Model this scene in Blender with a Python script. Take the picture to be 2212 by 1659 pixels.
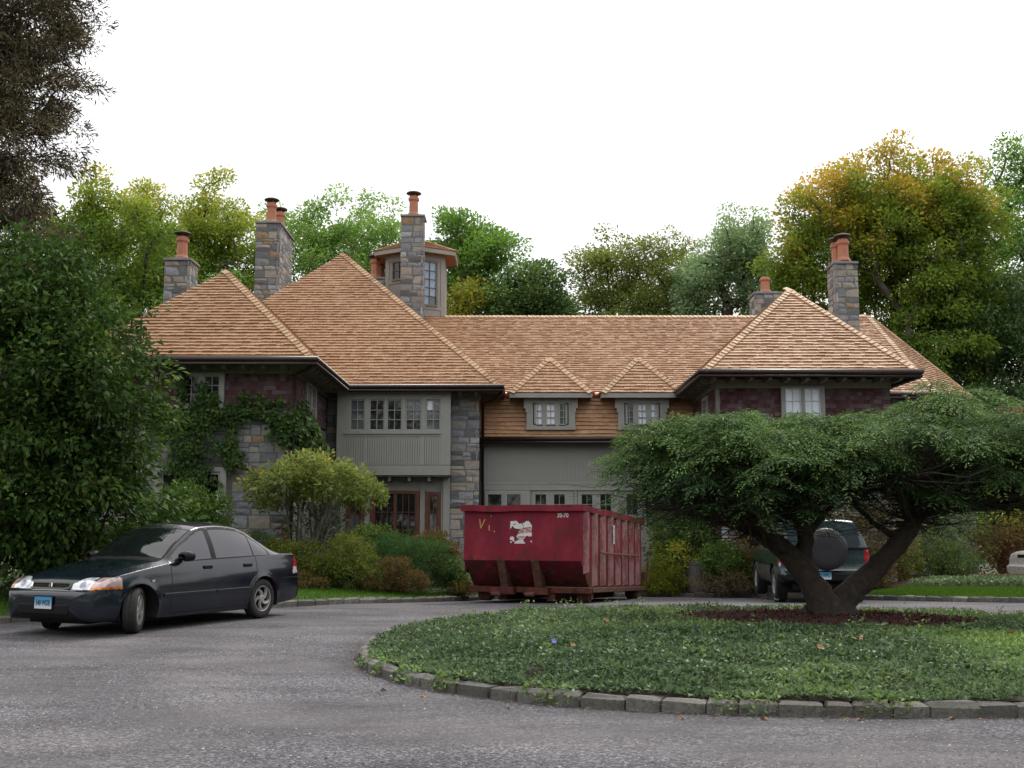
import bpy, math, random
import numpy as np
from mathutils import Vector, Matrix, noise
S = bpy.context.scene
C = S.collection
R = random.Random(7)
for o in list(bpy.data.objects):
    bpy.data.objects.remove(o)

# ------------------------------------------------------------------ camera, sky, sun, exposure
cd = bpy.data.cameras.new('camera')
cam = bpy.data.objects.new('camera', cd)
C.objects.link(cam)
cam.location = (0, 0, 1.42)
cam.rotation_euler = (math.radians(90 + 7.688), 0, 0)
cd.sensor_width = 36
cd.lens = 36 * 2300 / 2212
cd.clip_end = 2000
S.camera = cam

SUN_ELEV, SUN_AZ = 52.0, 28.0          # azimuth measured from +Y (behind the house) towards +X
w = bpy.data.worlds.new('World')
S.world = w
w.use_nodes = True
nt = w.node_tree
nt.nodes.clear()
wo = nt.nodes.new('ShaderNodeOutputWorld')
sky = nt.nodes.new('ShaderNodeTexSky')
sky.sky_type = 'NISHITA'
sky.sun_disc = False
sky.sun_elevation = math.radians(SUN_ELEV)
sky.sun_rotation = math.radians(SUN_AZ)
sky.dust_density = 3.0
b1 = nt.nodes.new('ShaderNodeBackground')
b1.inputs['Strength'].default_value = 0.1
nt.links.new(sky.outputs[0], b1.inputs['Color'])
# bright overcast veil: the usual overcast luminance law, a little brighter towards the zenith
tc = nt.nodes.new('ShaderNodeTexCoord')
sp = nt.nodes.new('ShaderNodeSeparateXYZ')
nt.links.new(tc.outputs['Generated'], sp.inputs[0])
mr = nt.nodes.new('ShaderNodeMapRange')
mr.inputs['From Min'].default_value = 0.0
mr.inputs['From Max'].default_value = 1.0
mr.inputs['To Min'].default_value = 1.0
mr.inputs['To Max'].default_value = 1.3
nt.links.new(sp.outputs['Z'], mr.inputs['Value'])
b2 = nt.nodes.new('ShaderNodeBackground')
b2.inputs['Color'].default_value = (1.0, 0.985, 0.99, 1)
nt.links.new(mr.outputs[0], b2.inputs['Strength'])
mx = nt.nodes.new('ShaderNodeMixShader')
mx.inputs[0].default_value = 0.86
nt.links.new(b1.outputs[0], mx.inputs[1])
nt.links.new(b2.outputs[0], mx.inputs[2])
nt.links.new(mx.outputs[0], wo.inputs['Surface'])

sd = bpy.data.lights.new('sun', 'SUN')
sd.energy = 1.5
sd.angle = math.radians(14)
sd.color = (1.0, 0.95, 0.87)
sun = bpy.data.objects.new('sun', sd)
C.objects.link(sun)
_e, _a = math.radians(SUN_ELEV), math.radians(SUN_AZ)
sv = Vector((math.sin(_a) * math.cos(_e), math.cos(_a) * math.cos(_e), math.sin(_e)))
sun.rotation_euler = sv.to_track_quat('Z', 'Y').to_euler()
sun.location = sv * 60

vs = S.view_settings
vs.view_transform = 'Standard'
vs.look = 'None'
vs.exposure = 0.48
vs.gamma = 1.0
vs.use_curve_mapping = False
S.render.engine = 'CYCLES'
S.cycles.max_bounces = 6
S.cycles.transparent_max_bounces = 6
S.cycles.use_denoising = True

# ------------------------------------------------------------------ helpers
def gz(x, y):
    """height of the drive: level near the camera, falling gently to the garage court"""
    t = max(0.0, y - 20.3)
    h = -0.045 * t if t < 9 else -0.405 - 0.01 * (min(t, 60) - 9)
    return h + 0.04 * math.exp(-((x + 5.0) ** 2 + (y - 15.6) ** 2) / 9.0)

def tag(o, label=None, cat=None, group=None, kind=None):
    if label: o['label'] = label
    if cat: o['category'] = cat
    if group: o['group'] = group
    if kind: o['kind'] = kind
    return o

def link(o, parent=None):
    C.objects.link(o)
    if parent is not None:
        o.parent = parent
        if parent.get('_world'):
            o.matrix_parent_inverse = parent.matrix_basis.inverted()
    return o

def empty(name, loc, label, cat, group=None, rz=0.0, world=False):
    o = bpy.data.objects.new(name, None)
    C.objects.link(o)
    o.location = loc
    o.rotation_euler = (0, 0, rz)
    o.empty_display_size = 0.2
    if world: o['_world'] = 1          # children are given in world coordinates
    return tag(o, label, cat, group)

def np_mesh(name, V, F, mats, midx=None, smooth=False, attrs=None):
    V = np.asarray(V, dtype=np.float32); F = np.asarray(F, dtype=np.int32)
    me = bpy.data.meshes.new(name)
    k = F.shape[1]; m = F.shape[0]
    me.vertices.add(len(V)); me.vertices.foreach_set('co', V.ravel())
    me.loops.add(m * k); me.loops.foreach_set('vertex_index', F.ravel())
    me.polygons.add(m); me.polygons.foreach_set('loop_start', np.arange(0, m * k, k, dtype=np.int32))
    for mt in (mats if isinstance(mats, (list, tuple)) else [mats]):
        me.materials.append(mt)
    if midx is not None:
        me.polygons.foreach_set('material_index', np.asarray(midx, dtype=np.int32))
    if smooth:
        me.polygons.foreach_set('use_smooth', np.ones(m, dtype=bool))
    for an, (dom, arr) in (attrs or {}).items():
        a = me.attributes.new(an, 'FLOAT', dom)
        a.data.foreach_set('value', np.asarray(arr, dtype=np.float32))
    me.update(calc_edges=True)
    return me

def np_obj(name, V, F, mats, parent=None, **kw):
    return link(bpy.data.objects.new(name, np_mesh(name, V, F, mats, **kw)), parent)

class MB:
    """collects polygons, then becomes ONE mesh"""
    def __init__(s): s.v = []; s.f = []; s.m = []; s.r = []
    def add(s, vs, fs, mi=0, rnd=0.5):
        b = len(s.v)
        s.v += [tuple(p) for p in vs]
        s.f += [tuple(i + b for i in f) for f in fs]
        s.m += [mi] * len(fs); s.r += [rnd] * len(fs)
        return s
    def box(s, x0, x1, y0, y1, z0, z1, mi=0, M=None, rnd=0.5):
        vs = [Vector((x, y, z)) for z in (z0, z1) for x, y in ((x0, y0), (x1, y0), (x1, y1), (x0, y1))]
        if M is not None: vs = [M @ p for p in vs]
        return s.add(vs, [(3, 2, 1, 0), (4, 5, 6, 7), (0, 1, 5, 4), (1, 2, 6, 5), (2, 3, 7, 6), (3, 0, 4, 7)], mi, rnd)
    def bar(s, p, q, wx, wz, mi=0, up=(0, 0, 1), rnd=0.5):
        p = Vector(p); q = Vector(q); d = (q - p); L = d.length; d.normalize()
        sx = d.cross(Vector(up))
        if sx.length < 1e-4: sx = d.cross(Vector((1, 0, 0)))
        sx.normalize(); u = sx.cross(d)
        M = Matrix.Translation(p) @ Matrix((sx, d, u)).transposed().to_4x4()
        return s.box(-wx / 2, wx / 2, 0, L, -wz / 2, wz / 2, mi, M, rnd)
    def tube(s, pts, rad, n=8, mi=0, caps=True, rnd=0.5):
        pts = [Vector(p) for p in pts]
        rad = rad if isinstance(rad, (list, tuple)) else [rad] * len(pts)
        b = len(s.v); pu = None
        for i, p in enumerate(pts):
            d = (pts[min(i + 1, len(pts) - 1)] - pts[max(i - 1, 0)])
            if d.length < 1e-9: d = Vector((0, 0, 1))
            d.normalize()
            if pu is None:
                pu = d.orthogonal().normalized()
            else:
                pu = (pu - d * pu.dot(d))
                pu = pu.normalized() if pu.length > 1e-6 else d.orthogonal().normalized()
            pv = d.cross(pu)
            for k in range(n):
                a = 2 * math.pi * k / n
                s.v.append(tuple(p + (pu * math.cos(a) + pv * math.sin(a)) * rad[i]))
        for i in range(len(pts) - 1):
            for k in range(n):
                a0 = b + i * n + k; a1 = b + i * n + (k + 1) % n
                s.f.append((a0, a1, a1 + n, a0 + n)); s.m.append(mi); s.r.append(rnd)
        if caps:
            s.f.append(tuple(b + k for k in reversed(range(n)))); s.m.append(mi); s.r.append(rnd)
            e = b + (len(pts) - 1) * n
            s.f.append(tuple(e + k for k in range(n))); s.m.append(mi); s.r.append(rnd)
        return s
    def lathe(s, prof, n=24, mi=0, M=None, rnd=0.5):
        """prof: (radius, height) round Z"""
        b = len(s.v)
        for r, z in prof:
            for k in range(n):
                a = 2 * math.pi * k / n
                p = Vector((r * math.cos(a), r * math.sin(a), z))
                s.v.append(tuple(M @ p if M is not None else p))
        for i in range(len(prof) - 1):
            for k in range(n):
                a0 = b + i * n + k; a1 = b + i * n + (k + 1) % n
                s.f.append((a0, a1, a1 + n, a0 + n)); s.m.append(mi); s.r.append(rnd)
        return s
    def prism(s, poly, y0, y1, mi=0, M=None, rnd=0.5):
        """poly in (x,z), extruded along y"""
        n = len(poly)
        vs = [Vector((x, y0, z)) for x, z in poly] + [Vector((x, y1, z)) for x, z in poly]
        if M is not None: vs = [M @ p for p in vs]
        fs = [tuple(range(n)), tuple(range(2 * n - 1, n - 1, -1))]
        fs += [(i, i + n, (i + 1) % n + n, (i + 1) % n) for i in range(n)]
        return s.add(vs, fs, mi, rnd)
    def mesh(s, name, mats, smooth=False, attr=False):
        me = bpy.data.meshes.new(name)
        me.from_pydata(s.v, [], s.f)
        for mt in (mats if isinstance(mats, (list, tuple)) else [mats]): me.materials.append(mt)
        me.polygons.foreach_set('material_index', s.m)
        if smooth:
            me.polygons.foreach_set('use_smooth', [True] * len(s.f))
        if attr:
            a = me.attributes.new('rnd', 'FLOAT', 'FACE'); a.data.foreach_set('value', s.r)
        me.update()
        return me
    def build(s, name, mats, parent=None, smooth=False, attr=False, bevel=0):
        o = link(bpy.data.objects.new(name, s.mesh(name, mats, smooth, attr)), parent)
        if bevel:
            m = o.modifiers.new('bevel', 'BEVEL'); m.width = bevel; m.segments = 2; m.limit_method = 'ANGLE'
        return o

# ------------------------------------------------------------------ materials
def newmat(name):
    m = bpy.data.materials.new(name); m.use_nodes = True
    t = m.node_tree; t.nodes.clear()
    out = t.nodes.new('ShaderNodeOutputMaterial')
    p = t.nodes.new('ShaderNodeBsdfPrincipled')
    t.links.new(p.outputs[0], out.inputs['Surface'])
    return m, t, p, out

def ramp(t, stops):
    r = t.nodes.new('ShaderNodeValToRGB')
    e = r.color_ramp.elements
    while len(e) > 1: e.remove(e[-1])
    e[0].position = stops[0][0]; e[0].color = (*stops[0][1], 1)
    for pos, c in stops[1:]:
        n = e.new(pos); n.color = (*c, 1)
    return r

def coords(t, scale=(1, 1, 1), kind='Object'):
    tcn = t.nodes.new('ShaderNodeTexCoord'); mp = t.nodes.new('ShaderNodeMapping')
    mp.inputs['Scale'].default_value = scale
    t.links.new(tcn.outputs[kind], mp.inputs[0])
    return mp.outputs[0]

def noise_n(t, vec, scale, detail=4, rough=0.55):
    n = t.nodes.new('ShaderNodeTexNoise')
    n.inputs['Scale'].default_value = scale; n.inputs['Detail'].default_value = detail; n.inputs['Roughness'].default_value = rough
    if vec is not None: t.links.new(vec, n.inputs['Vector'])
    return n.outputs['Fac']

def mix(t, a, b, fac, mode='MIX'):
    m = t.nodes.new('ShaderNodeMix'); m.data_type = 'RGBA'; m.blend_type = mode
    for sock, val in ((m.inputs['Factor'], fac), (m.inputs[6], a), (m.inputs[7], b)):
        if isinstance(val, bpy.types.NodeSocket): t.links.new(val, sock)
        elif isinstance(val, (int, float)): sock.default_value = val
        else: sock.default_value = (*val, 1)
    return m.outputs[2]

def mathn(t, op, a, b=None):
    m = t.nodes.new('ShaderNodeMath'); m.operation = op
    for i, val in enumerate((a, b)):
        if val is None: continue
        if isinstance(val, bpy.types.NodeSocket): t.links.new(val, m.inputs[i])
        else: m.inputs[i].default_value = val
    return m.outputs[0]

def attr_n(t, name):
    a = t.nodes.new('ShaderNodeAttribute'); a.attribute_name = name
    return a.outputs['Fac']

def bump(t, p, h, strength=0.3, dist=0.02):
    b = t.nodes.new('ShaderNodeBump'); b.inputs['Strength'].default_value = strength; b.inputs['Distance'].default_value = dist
    t.links.new(h, b.inputs['Height']); t.links.new(b.outputs[0], p.inputs['Normal'])

def simple(name, col, rough=0.6, metal=0.0, var=0.12, scale=6.0, bmp=0.0, spec=0.5, coat=0.0):
    m, t, p, out = newmat(name)
    p.inputs['Roughness'].default_value = rough; p.inputs['Metallic'].default_value = metal
    p.inputs['Specular IOR Level'].default_value = spec
    p.inputs['Coat Weight'].default_value = coat
    v = coords(t)
    if var > 0:
        f = noise_n(t, v, scale, 5, 0.6)
        r = ramp(t, [(0.3, tuple(c * (1 - var) for c in col)), (0.7, tuple(min(1, c * (1 + var)) for c in col))])
        t.links.new(f, r.inputs[0]); t.links.new(r.outputs[0], p.inputs['Base Color'])
    else:
        p.inputs['Base Color'].default_value = (*col, 1)
    if bmp > 0:
        bump(t, p, noise_n(t, v, scale * 8, 4), bmp, 0.01)
    return m

def leafmat(name, stops, rough=0.5, trans=0.42, spec=0.12, gain=1.0):
    """colour by the leaf's own random value"""
    m, t, p, out = newmat(name)
    r = ramp(t, [(q, tuple(min(.8, v * gain * k_) for v, k_ in zip(c, (1.06, 1.0, 1.05)))) for q, c in stops])
    t.links.new(attr_n(t, 'rnd'), r.inputs[0])
    t.links.new(r.outputs[0], p.inputs['Base Color'])
    p.inputs['Roughness'].default_value = rough
    p.inputs['Specular IOR Level'].default_value = spec
    tr = t.nodes.new('ShaderNodeBsdfTranslucent')
    c2 = mix(t, r.outputs[0], (1.0, 1.0, 0.55), 0.5, 'MULTIPLY')
    t.links.new(c2, tr.inputs['Color'])
    ms = t.nodes.new('ShaderNodeMixShader'); ms.inputs[0].default_value = trans
    t.links.new(p.outputs[0], ms.inputs[1]); t.links.new(tr.outputs[0], ms.inputs[2])
    t.links.new(ms.outputs[0], out.inputs['Surface'])
    return m

M = {}
M['bark'] = simple('bark', (0.055, 0.045, 0.036), 0.9, var=0.4, scale=9, bmp=0.6)
M['bark_light'] = simple('bark_light', (0.12, 0.105, 0.09), 0.9, var=0.35, scale=5, bmp=0.4)
M['bark_dark'] = simple('bark_dark', (0.05, 0.038, 0.03), 0.95, var=0.4, scale=14, bmp=0.8)
M['grey_paint'] = simple('grey_paint', (0.285, 0.288, 0.268), 0.55, var=0.06, scale=3)
M['grey_trim'] = simple('grey_trim', (0.262, 0.265, 0.245), 0.55, var=0.08, scale=4)
M['tower_paint'] = simple('tower_paint', (0.27, 0.26, 0.235), 0.55, var=0.06, scale=3)
M['tower_soffit'] = simple('tower_soffit', (0.33, 0.13, 0.06), 0.6, var=0.15)
M['dark_trim'] = simple('dark_trim', (0.17, 0.16, 0.125), 0.65, var=0.2, scale=8)
M['gutter'] = simple('gutter', (0.035, 0.024, 0.02), 0.35, metal=0.3, var=0.25)
M['copper'] = simple('copper', (0.75, 0.32, 0.2), 0.3, metal=0.9, var=0.1)
M['red_wood'] = simple('red_wood', (0.11, 0.030, 0.016), 0.4, var=0.25, scale=7)
M['mortar'] = simple('mortar', (0.13, 0.125, 0.115), 0.95, var=0.25, scale=20, bmp=0.5)
M['terracotta'] = simple('terracotta', (0.40, 0.165, 0.10), 0.8, var=0.12, scale=7, bmp=0.2)
M['cowl'] = simple('cowl', (0.07, 0.05, 0.042), 0.7, var=0.35, scale=10)
M['capstone'] = simple('capstone', (0.20, 0.205, 0.215), 0.85, var=0.15, scale=8, bmp=0.3)
M['white_sheer'] = simple('white_sheer', (0.62, 0.64, 0.68), 0.35, var=0.06, scale=5)
M['soil'] = simple('soil', (0.05, 0.035, 0.025), 0.95, var=0.4, scale=12, bmp=0.6)

def glass_mat(name, col, rough=0.03, var=0.0, spec=0.6):
    return simple(name, col, rough, var=var, scale=2.5, spec=spec)
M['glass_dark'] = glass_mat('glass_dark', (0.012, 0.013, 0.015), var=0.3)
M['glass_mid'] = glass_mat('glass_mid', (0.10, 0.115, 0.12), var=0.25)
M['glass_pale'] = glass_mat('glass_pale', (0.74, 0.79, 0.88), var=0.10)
M['glass_sky'] = glass_mat('glass_sky', (0.25, 0.33, 0.45), var=0.3)  # sky reflection put into the pane colour

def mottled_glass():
    # old panes with a torn, wavy reflection of trees and sky painted into the colour
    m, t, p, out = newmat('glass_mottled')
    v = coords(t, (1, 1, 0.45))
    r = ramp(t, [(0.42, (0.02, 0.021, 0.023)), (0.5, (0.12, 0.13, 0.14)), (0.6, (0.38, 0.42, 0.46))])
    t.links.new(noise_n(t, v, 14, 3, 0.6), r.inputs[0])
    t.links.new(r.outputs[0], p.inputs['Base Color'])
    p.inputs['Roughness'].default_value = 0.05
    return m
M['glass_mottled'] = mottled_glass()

def cedar(name, stops, grain=0.35, blot=0.5, rough=0.6):
    m, t, p, out = newmat(name)
    v = coords(t)
    rnd = attr_n(t, 'rnd')
    big = noise_n(t, v, 0.55, 3, 0.5)
    f = mathn(t, 'ADD', mathn(t, 'MULTIPLY', rnd, 1 - blot), mathn(t, 'MULTIPLY', big, blot))
    r = ramp(t, stops)
    t.links.new(f, r.inputs[0])
    v2 = coords(t, (60, 6, 6))
    g = noise_n(t, v2, 1.0, 3, 0.6)
    rg = ramp(t, [(0.3, (1 - grain,) * 3), (0.7, (1, 1, 1))])
    t.links.new(g, rg.inputs[0])
    t.links.new(mix(t, r.outputs[0], rg.outputs[0], 1.0, 'MULTIPLY'), p.inputs['Base Color'])
    p.inputs['Roughness'].default_value = rough
    p.inputs['Specular IOR Level'].default_value = 0.4
    return m
M['cedar'] = cedar('cedar', [(0.0, (0.14, 0.066, 0.034)), (0.14, (0.29, 0.145, 0.078)), (0.36, (0.385, 0.212, 0.115)), (0.6, (0.435, 0.258, 0.142)), (0.9, (0.53, 0.345, 0.205))], grain=.22, blot=0.6)
M['cedar_cap'] = cedar('cedar_cap', [(0.1, (0.36, 0.21, 0.115)), (0.5, (0.50, 0.32, 0.18)), (0.9, (0.62, 0.43, 0.26))], blot=0.2)
M['red_shingle'] = cedar('red_shingle', [(0.1, (0.03, 0.015, 0.016)), (0.35, (0.085, 0.028, 0.032)), (0.55, (0.11, 0.055, 0.06)), (0.7, (0.12, 0.085, 0.092)), (0.95, (0.20, 0.165, 0.17))], blot=0.4, rough=0.85)

def stone_mat(name, stops, mossy=False):
    m, t, p, out = newmat(name)
    oi = t.nodes.new('ShaderNodeObjectInfo')
    f = mathn(t, 'FRACT', mathn(t, 'ADD', oi.outputs['Random'], attr_n(t, 'rnd')))
    r = ramp(t, stops); r.color_ramp.interpolation = 'CONSTANT'
    t.links.new(f, r.inputs[0])
    v = coords(t, (1, 1, 1), 'Object')
    n = noise_n(t, v, 3.5, 6, 0.65)
    rn = ramp(t, [(0.25, (0.75, 0.75, 0.75)), (0.75, (1.45, 1.43, 1.40))])
    t.links.new(n, rn.inputs[0])
    t.links.new(mix(t, r.outputs[0], rn.outputs[0], 1.0, 'MULTIPLY'), p.inputs['Base Color'])
    if mossy:
        # grime and a little moss in blotches of their own
        vg = coords(t, (9, 9, 9), 'Object')
        ms_ = ramp(t, [(0.5, (0, 0, 0)), (0.62, (1, 1, 1))])
        t.links.new(noise_n(t, coords(t, (1, 1, 1), 'Object'), 11, 6, 0.7), ms_.inputs[0])
        bc = p.inputs['Base Color'].links[0].from_socket
        t.links.new(mix(t, bc, (0.055, 0.058, 0.04), mathn(t, 'MULTIPLY', ms_.outputs[0], 0.65)), p.inputs['Base Color'])
    p.inputs['Roughness'].default_value = 0.85
    bump(t, p, noise_n(t, v, 14 if mossy else 9, 6, 0.75), 1.0 if mossy else 0.5, 0.03)
    return m
M['stone'] = stone_mat('stone', [(0.0, (0.17, 0.185, 0.21)), (0.22, (0.23, 0.245, 0.27)), (0.38, (0.12, 0.125, 0.135)), (0.5, (0.26, 0.235, 0.20)), (0.66, (0.20, 0.20, 0.20)), (0.78, (0.30, 0.275, 0.245)), (0.86, (0.09, 0.093, 0.10)), (0.92, (0.25, 0.175, 0.10)), (0.96, (0.30, 0.32, 0.34))])
M['kerb_stone'] = stone_mat('kerb_stone', [(0.0, (0.125, 0.122, 0.11)), (0.25, (0.165, 0.158, 0.143)), (0.5, (0.095, 0.094, 0.086)), (0.7, (0.185, 0.178, 0.163)), (0.85, (0.11, 0.102, 0.088))], True)

def gravel_mat():
    m, t, p, out = newmat('gravel')
    v = coords(t)
    vo = t.nodes.new('ShaderNodeTexVoronoi'); vo.inputs['Scale'].default_value = 62
    t.links.new(v, vo.inputs['Vector'])
    sep = t.nodes.new('ShaderNodeSeparateColor'); t.links.new(vo.outputs['Color'], sep.inputs[0])
    r = ramp(t, [(0.0, (0.040, 0.040, 0.046)), (0.4, (0.092, 0.091, 0.10)), (0.75, (0.138, 0.136, 0.147)), (0.95, (0.25, 0.247, 0.26))])
    t.links.new(sep.outputs[0], r.inputs[0])
    # worn, packed patches where the fines show
    mp = coords(t, (0.55, 1.5, 1))
    big = noise_n(t, mp, 0.55, 5, 0.6)
    rb = ramp(t, [(0.42, (0, 0, 0)), (0.58, (1, 1, 1))])
    t.links.new(big, rb.inputs[0])
    fine = ramp(t, [(0.3, (0.10, 0.094, 0.096)), (0.7, (0.136, 0.127, 0.13))])
    t.links.new(noise_n(t, v, 45, 4, 0.7), fine.inputs[0])
    fac = mathn(t, 'MULTIPLY', rb.outputs[0], 0.62)
    col = mix(t, r.outputs[0], fine.outputs[0], fac)
    rd = ramp(t, [(0.28, (0.55, 0.55, 0.57)), (0.5, (0.92, 0.91, 0.91)), (0.7, (1.2, 1.19, 1.18))])
    t.links.new(noise_n(t, coords(t, (0.5, 1.2, 1)), 1.1, 5, 0.6), rd.inputs[0])
    # wheel lanes swept clean of loose stone round the island, and a darker strip against its kerb
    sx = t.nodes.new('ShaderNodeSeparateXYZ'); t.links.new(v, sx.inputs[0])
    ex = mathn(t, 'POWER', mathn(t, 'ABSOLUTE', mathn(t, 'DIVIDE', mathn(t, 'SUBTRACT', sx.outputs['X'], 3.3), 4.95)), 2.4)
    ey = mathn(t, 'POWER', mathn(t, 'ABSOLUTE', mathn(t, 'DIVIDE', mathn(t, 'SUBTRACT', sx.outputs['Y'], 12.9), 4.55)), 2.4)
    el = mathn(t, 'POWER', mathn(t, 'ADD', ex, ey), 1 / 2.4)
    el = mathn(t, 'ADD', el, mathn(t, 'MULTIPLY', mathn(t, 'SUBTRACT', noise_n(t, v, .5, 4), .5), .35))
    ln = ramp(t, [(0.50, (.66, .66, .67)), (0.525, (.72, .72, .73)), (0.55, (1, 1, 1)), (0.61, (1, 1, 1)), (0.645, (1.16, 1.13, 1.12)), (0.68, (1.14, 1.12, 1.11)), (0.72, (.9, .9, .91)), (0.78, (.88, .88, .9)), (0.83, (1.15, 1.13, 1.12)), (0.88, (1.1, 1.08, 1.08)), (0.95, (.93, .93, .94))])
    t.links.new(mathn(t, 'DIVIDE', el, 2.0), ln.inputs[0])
    col = mix(t, col, rd.outputs[0], 1.0, 'MULTIPLY')
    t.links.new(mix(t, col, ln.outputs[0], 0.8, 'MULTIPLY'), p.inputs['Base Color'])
    p.inputs['Roughness'].default_value = 0.88
    p.inputs['Specular IOR Level'].default_value = 0.3
    h = mathn(t, 'ADD', mathn(t, 'MULTIPLY', vo.outputs['Distance'], -1.0), mathn(t, 'MULTIPLY', big, 1.5))
    bump(t, p, h, 0.55, 0.02)
    return m
M['gravel'] = gravel_mat()
M['pebble'] = leafmat('pebble', [(0.0, (0.05, 0.05, 0.055)), (0.5, (0.16, 0.155, 0.155)), (0.8, (0.26, 0.25, 0.25)), (1.0, (0.42, 0.40, 0.40))], 0.9, 0.0)
M['mulch'] = simple('mulch', (0.055, 0.022, 0.017), 0.95, var=0.5, scale=30, bmp=1.0)
M['mulch_chip'] = leafmat('mulch_chip', [(0.0, (0.022, 0.011, 0.009)), (0.6, (0.07, 0.026, 0.02)), (1.0, (0.13, 0.055, 0.042))], 0.95, 0.0)
M['turf'] = simple('turf', (0.05, 0.10, 0.015), 0.9, var=0.3, scale=10, bmp=0.6)
M['far_ground'] = simple('far_ground', (0.045, 0.055, 0.022), 0.95, var=0.4, scale=0.4)
M['grass'] = leafmat('grass', [(0.0, (0.055, 0.13, 0.012)), (0.6, (0.085, 0.19, 0.02)), (1.0, (0.14, 0.25, 0.04))], 0.6, 0.3)

# ------------------------------------------------------------------ ground, drive, island
def sheet(name, xs, ys, zf, mat, keep=None):
    xs = np.asarray(xs); ys = np.asarray(ys)
    X, Y = np.meshgrid(xs, ys)
    Z = np.vectorize(zf)(X, Y)
    V = np.stack([X.ravel(), Y.ravel(), Z.ravel()], 1)
    nx = len(xs)
    F = []
    for j in range(len(ys) - 1):
        for i in range(nx - 1):
            if keep is None or keep((xs[i] + xs[i + 1]) / 2, (ys[j] + ys[j + 1]) / 2):
                a = j * nx + i
                F.append((a, a + 1, a + 1 + nx, a + nx))
    return np_obj(name, V, F, mat, smooth=True)

far = [-700, -400, -200, -120, -80, -50, -35, -25]
o = sheet('ground', far + list(np.arange(-20, 21, 1.0)) + [-a for a in reversed(far)],
          [-300, -150, -80, -40, -20, -10] + list(np.arange(-6, 62, 1.0)) + [70, 90, 120, 170, 250, 400, 700],
          lambda x, y: gz(x, y) - 0.06, M['far_ground'])
tag(o, kind='structure')
o = sheet('driveway', np.arange(-14, 19.1, 0.5), np.arange(-6, 33.1, 0.5),
          lambda x, y: gz(x, y) + 0.008 * noise.noise(Vector((x * 0.7, y * 0.7, 0))), M['gravel'])
tag(o, kind='structure')

ICX, ICY, IA, IB, IN = 3.3, 12.9, 4.95, 4.55, 2.4
def isl_r(x, y):
    return (abs((x - ICX) / IA) ** IN + abs((y - ICY) / IB) ** IN) ** (1 / IN)
def isl_pt(a):
    c, s = math.cos(a), math.sin(a)
    k = (abs(c / IA) ** IN + abs(s / IB) ** IN) ** (-1 / IN)
    return ICX + c * k, ICY + s * k
def isl_z(x, y):
    r = isl_r(x, y)
    return 0.09 + 0.12 * max(0.0, 1 - r ** 3)

# kerb of split granite setts: every stone its own object
def sett_meshes(L, W, H, n=6, seed=3):
    rr = random.Random(seed); out = []
    for i in range(n):
        b = MB()
        j = lambda a: rr.uniform(-a, a) * 2.0
        lo = [(-L / 2 + j(.004), -W / 2 + j(.006)), (L / 2 + j(.004), -W / 2 + j(.006)), (L / 2 + j(.004), W / 2), (-L / 2 + j(.004), W / 2)]
        c = 0.016
        mid = [(x, y) for x, y in lo]
        top = [(x - math.copysign(c + abs(j(.008)), x), y - math.copysign(c + abs(j(.008)), y)) for x, y in lo]
        vs = [(x, y, -0.12) for x, y in lo] + [(x + j(.006), y + j(.008), H - 0.022 + j(.008)) for x, y in mid] + [(x, y, H + j(.007)) for x, y in top]
        fs = []
        for k in range(4):
            n2 = (k + 1) % 4
            fs += [(k, n2, n2 + 4, k + 4), (k + 4, n2 + 4, n2 + 8, k + 8)]
        fs.append((8, 9, 10, 11))
        b.add(vs, fs)
        out.append(b.mesh('kerb_stone', M['kerb_stone']))
    return out
SETT = sett_meshes(0.272, 0.13, 0.105, 9)
def kerb(name, pts, closed=False, zf=gz):
    base = MB()                                   # mortar bed the setts sit in, a little below their tops
    P = [Vector((x, y, 0)) for x, y in pts]
    if closed: P.append(P[0])
    left, right = [], []
    for i, p in enumerate(P):
        d = (P[min(i + 1, len(P) - 1)] - P[max(i - 1, 0)]).normalized()
        nrm = Vector((-d.y, d.x, 0)) * 0.05
        z = zf(p.x, p.y)
        left.append((p.x + nrm.x, p.y + nrm.y, z)); right.append((p.x - nrm.x, p.y - nrm.y, z))
    for i in range(len(P) - 1):
        a, b_, c, d = left[i], left[i + 1], right[i + 1], right[i]
        t = [(q[0], q[1], q[2] + 0.055) for q in (a, b_, c, d)]
        lo = [(q[0], q[1], q[2] - 0.1) for q in (a, b_, c, d)]
        base.add(lo + t, [(4, 5, 6, 7), (0, 1, 5, 4), (2, 3, 7, 6)])
    k = base.build(name, M['mortar'])
    tag(k, kind='structure')
    # walk along the line
    seg = 0; pos = P[0].copy(); step = 0.286
    acc = 0.0
    L = [0.0]
    for i in range(len(P) - 1): L.append(L[-1] + (P[i + 1] - P[i]).length)
    s = step / 2
    while s < L[-1] - step / 3:
        i = max(j for j in range(len(L)) if L[j] <= s)
        i = min(i, len(P) - 2)
        t = (s - L[i]) / (L[i + 1] - L[i])
        p = P[i].lerp(P[i + 1], t)
        d = (P[i + 1] - P[i]).normalized()
        st = bpy.data.objects.new('kerb_stone', R.choice(SETT))
        link(st, k)
        sc = R.choice((.72, .85, .95, 1.0, 1.0, 1.1, 1.25, 1.35)) * R.uniform(.96, 1.04)
        if s > step: p = p + d * (step * (sc - 1) / 2)
        st.matrix_basis = Matrix.Translation((p.x, p.y, zf(p.x, p.y) + R.uniform(-0.008, 0.006))) @ Matrix.Rotation(math.atan2(d.y, d.x) + R.uniform(-.03, .03), 4, 'Z') @ Matrix.Rotation(R.uniform(-.03, .03), 4, 'X') @ Matrix.Scale(sc, 4, (1, 0, 0))
        s += step * sc
    return k
kerb('island_kerb', [isl_pt(2 * math.pi * i / 120) for i in range(120)], True)
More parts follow.
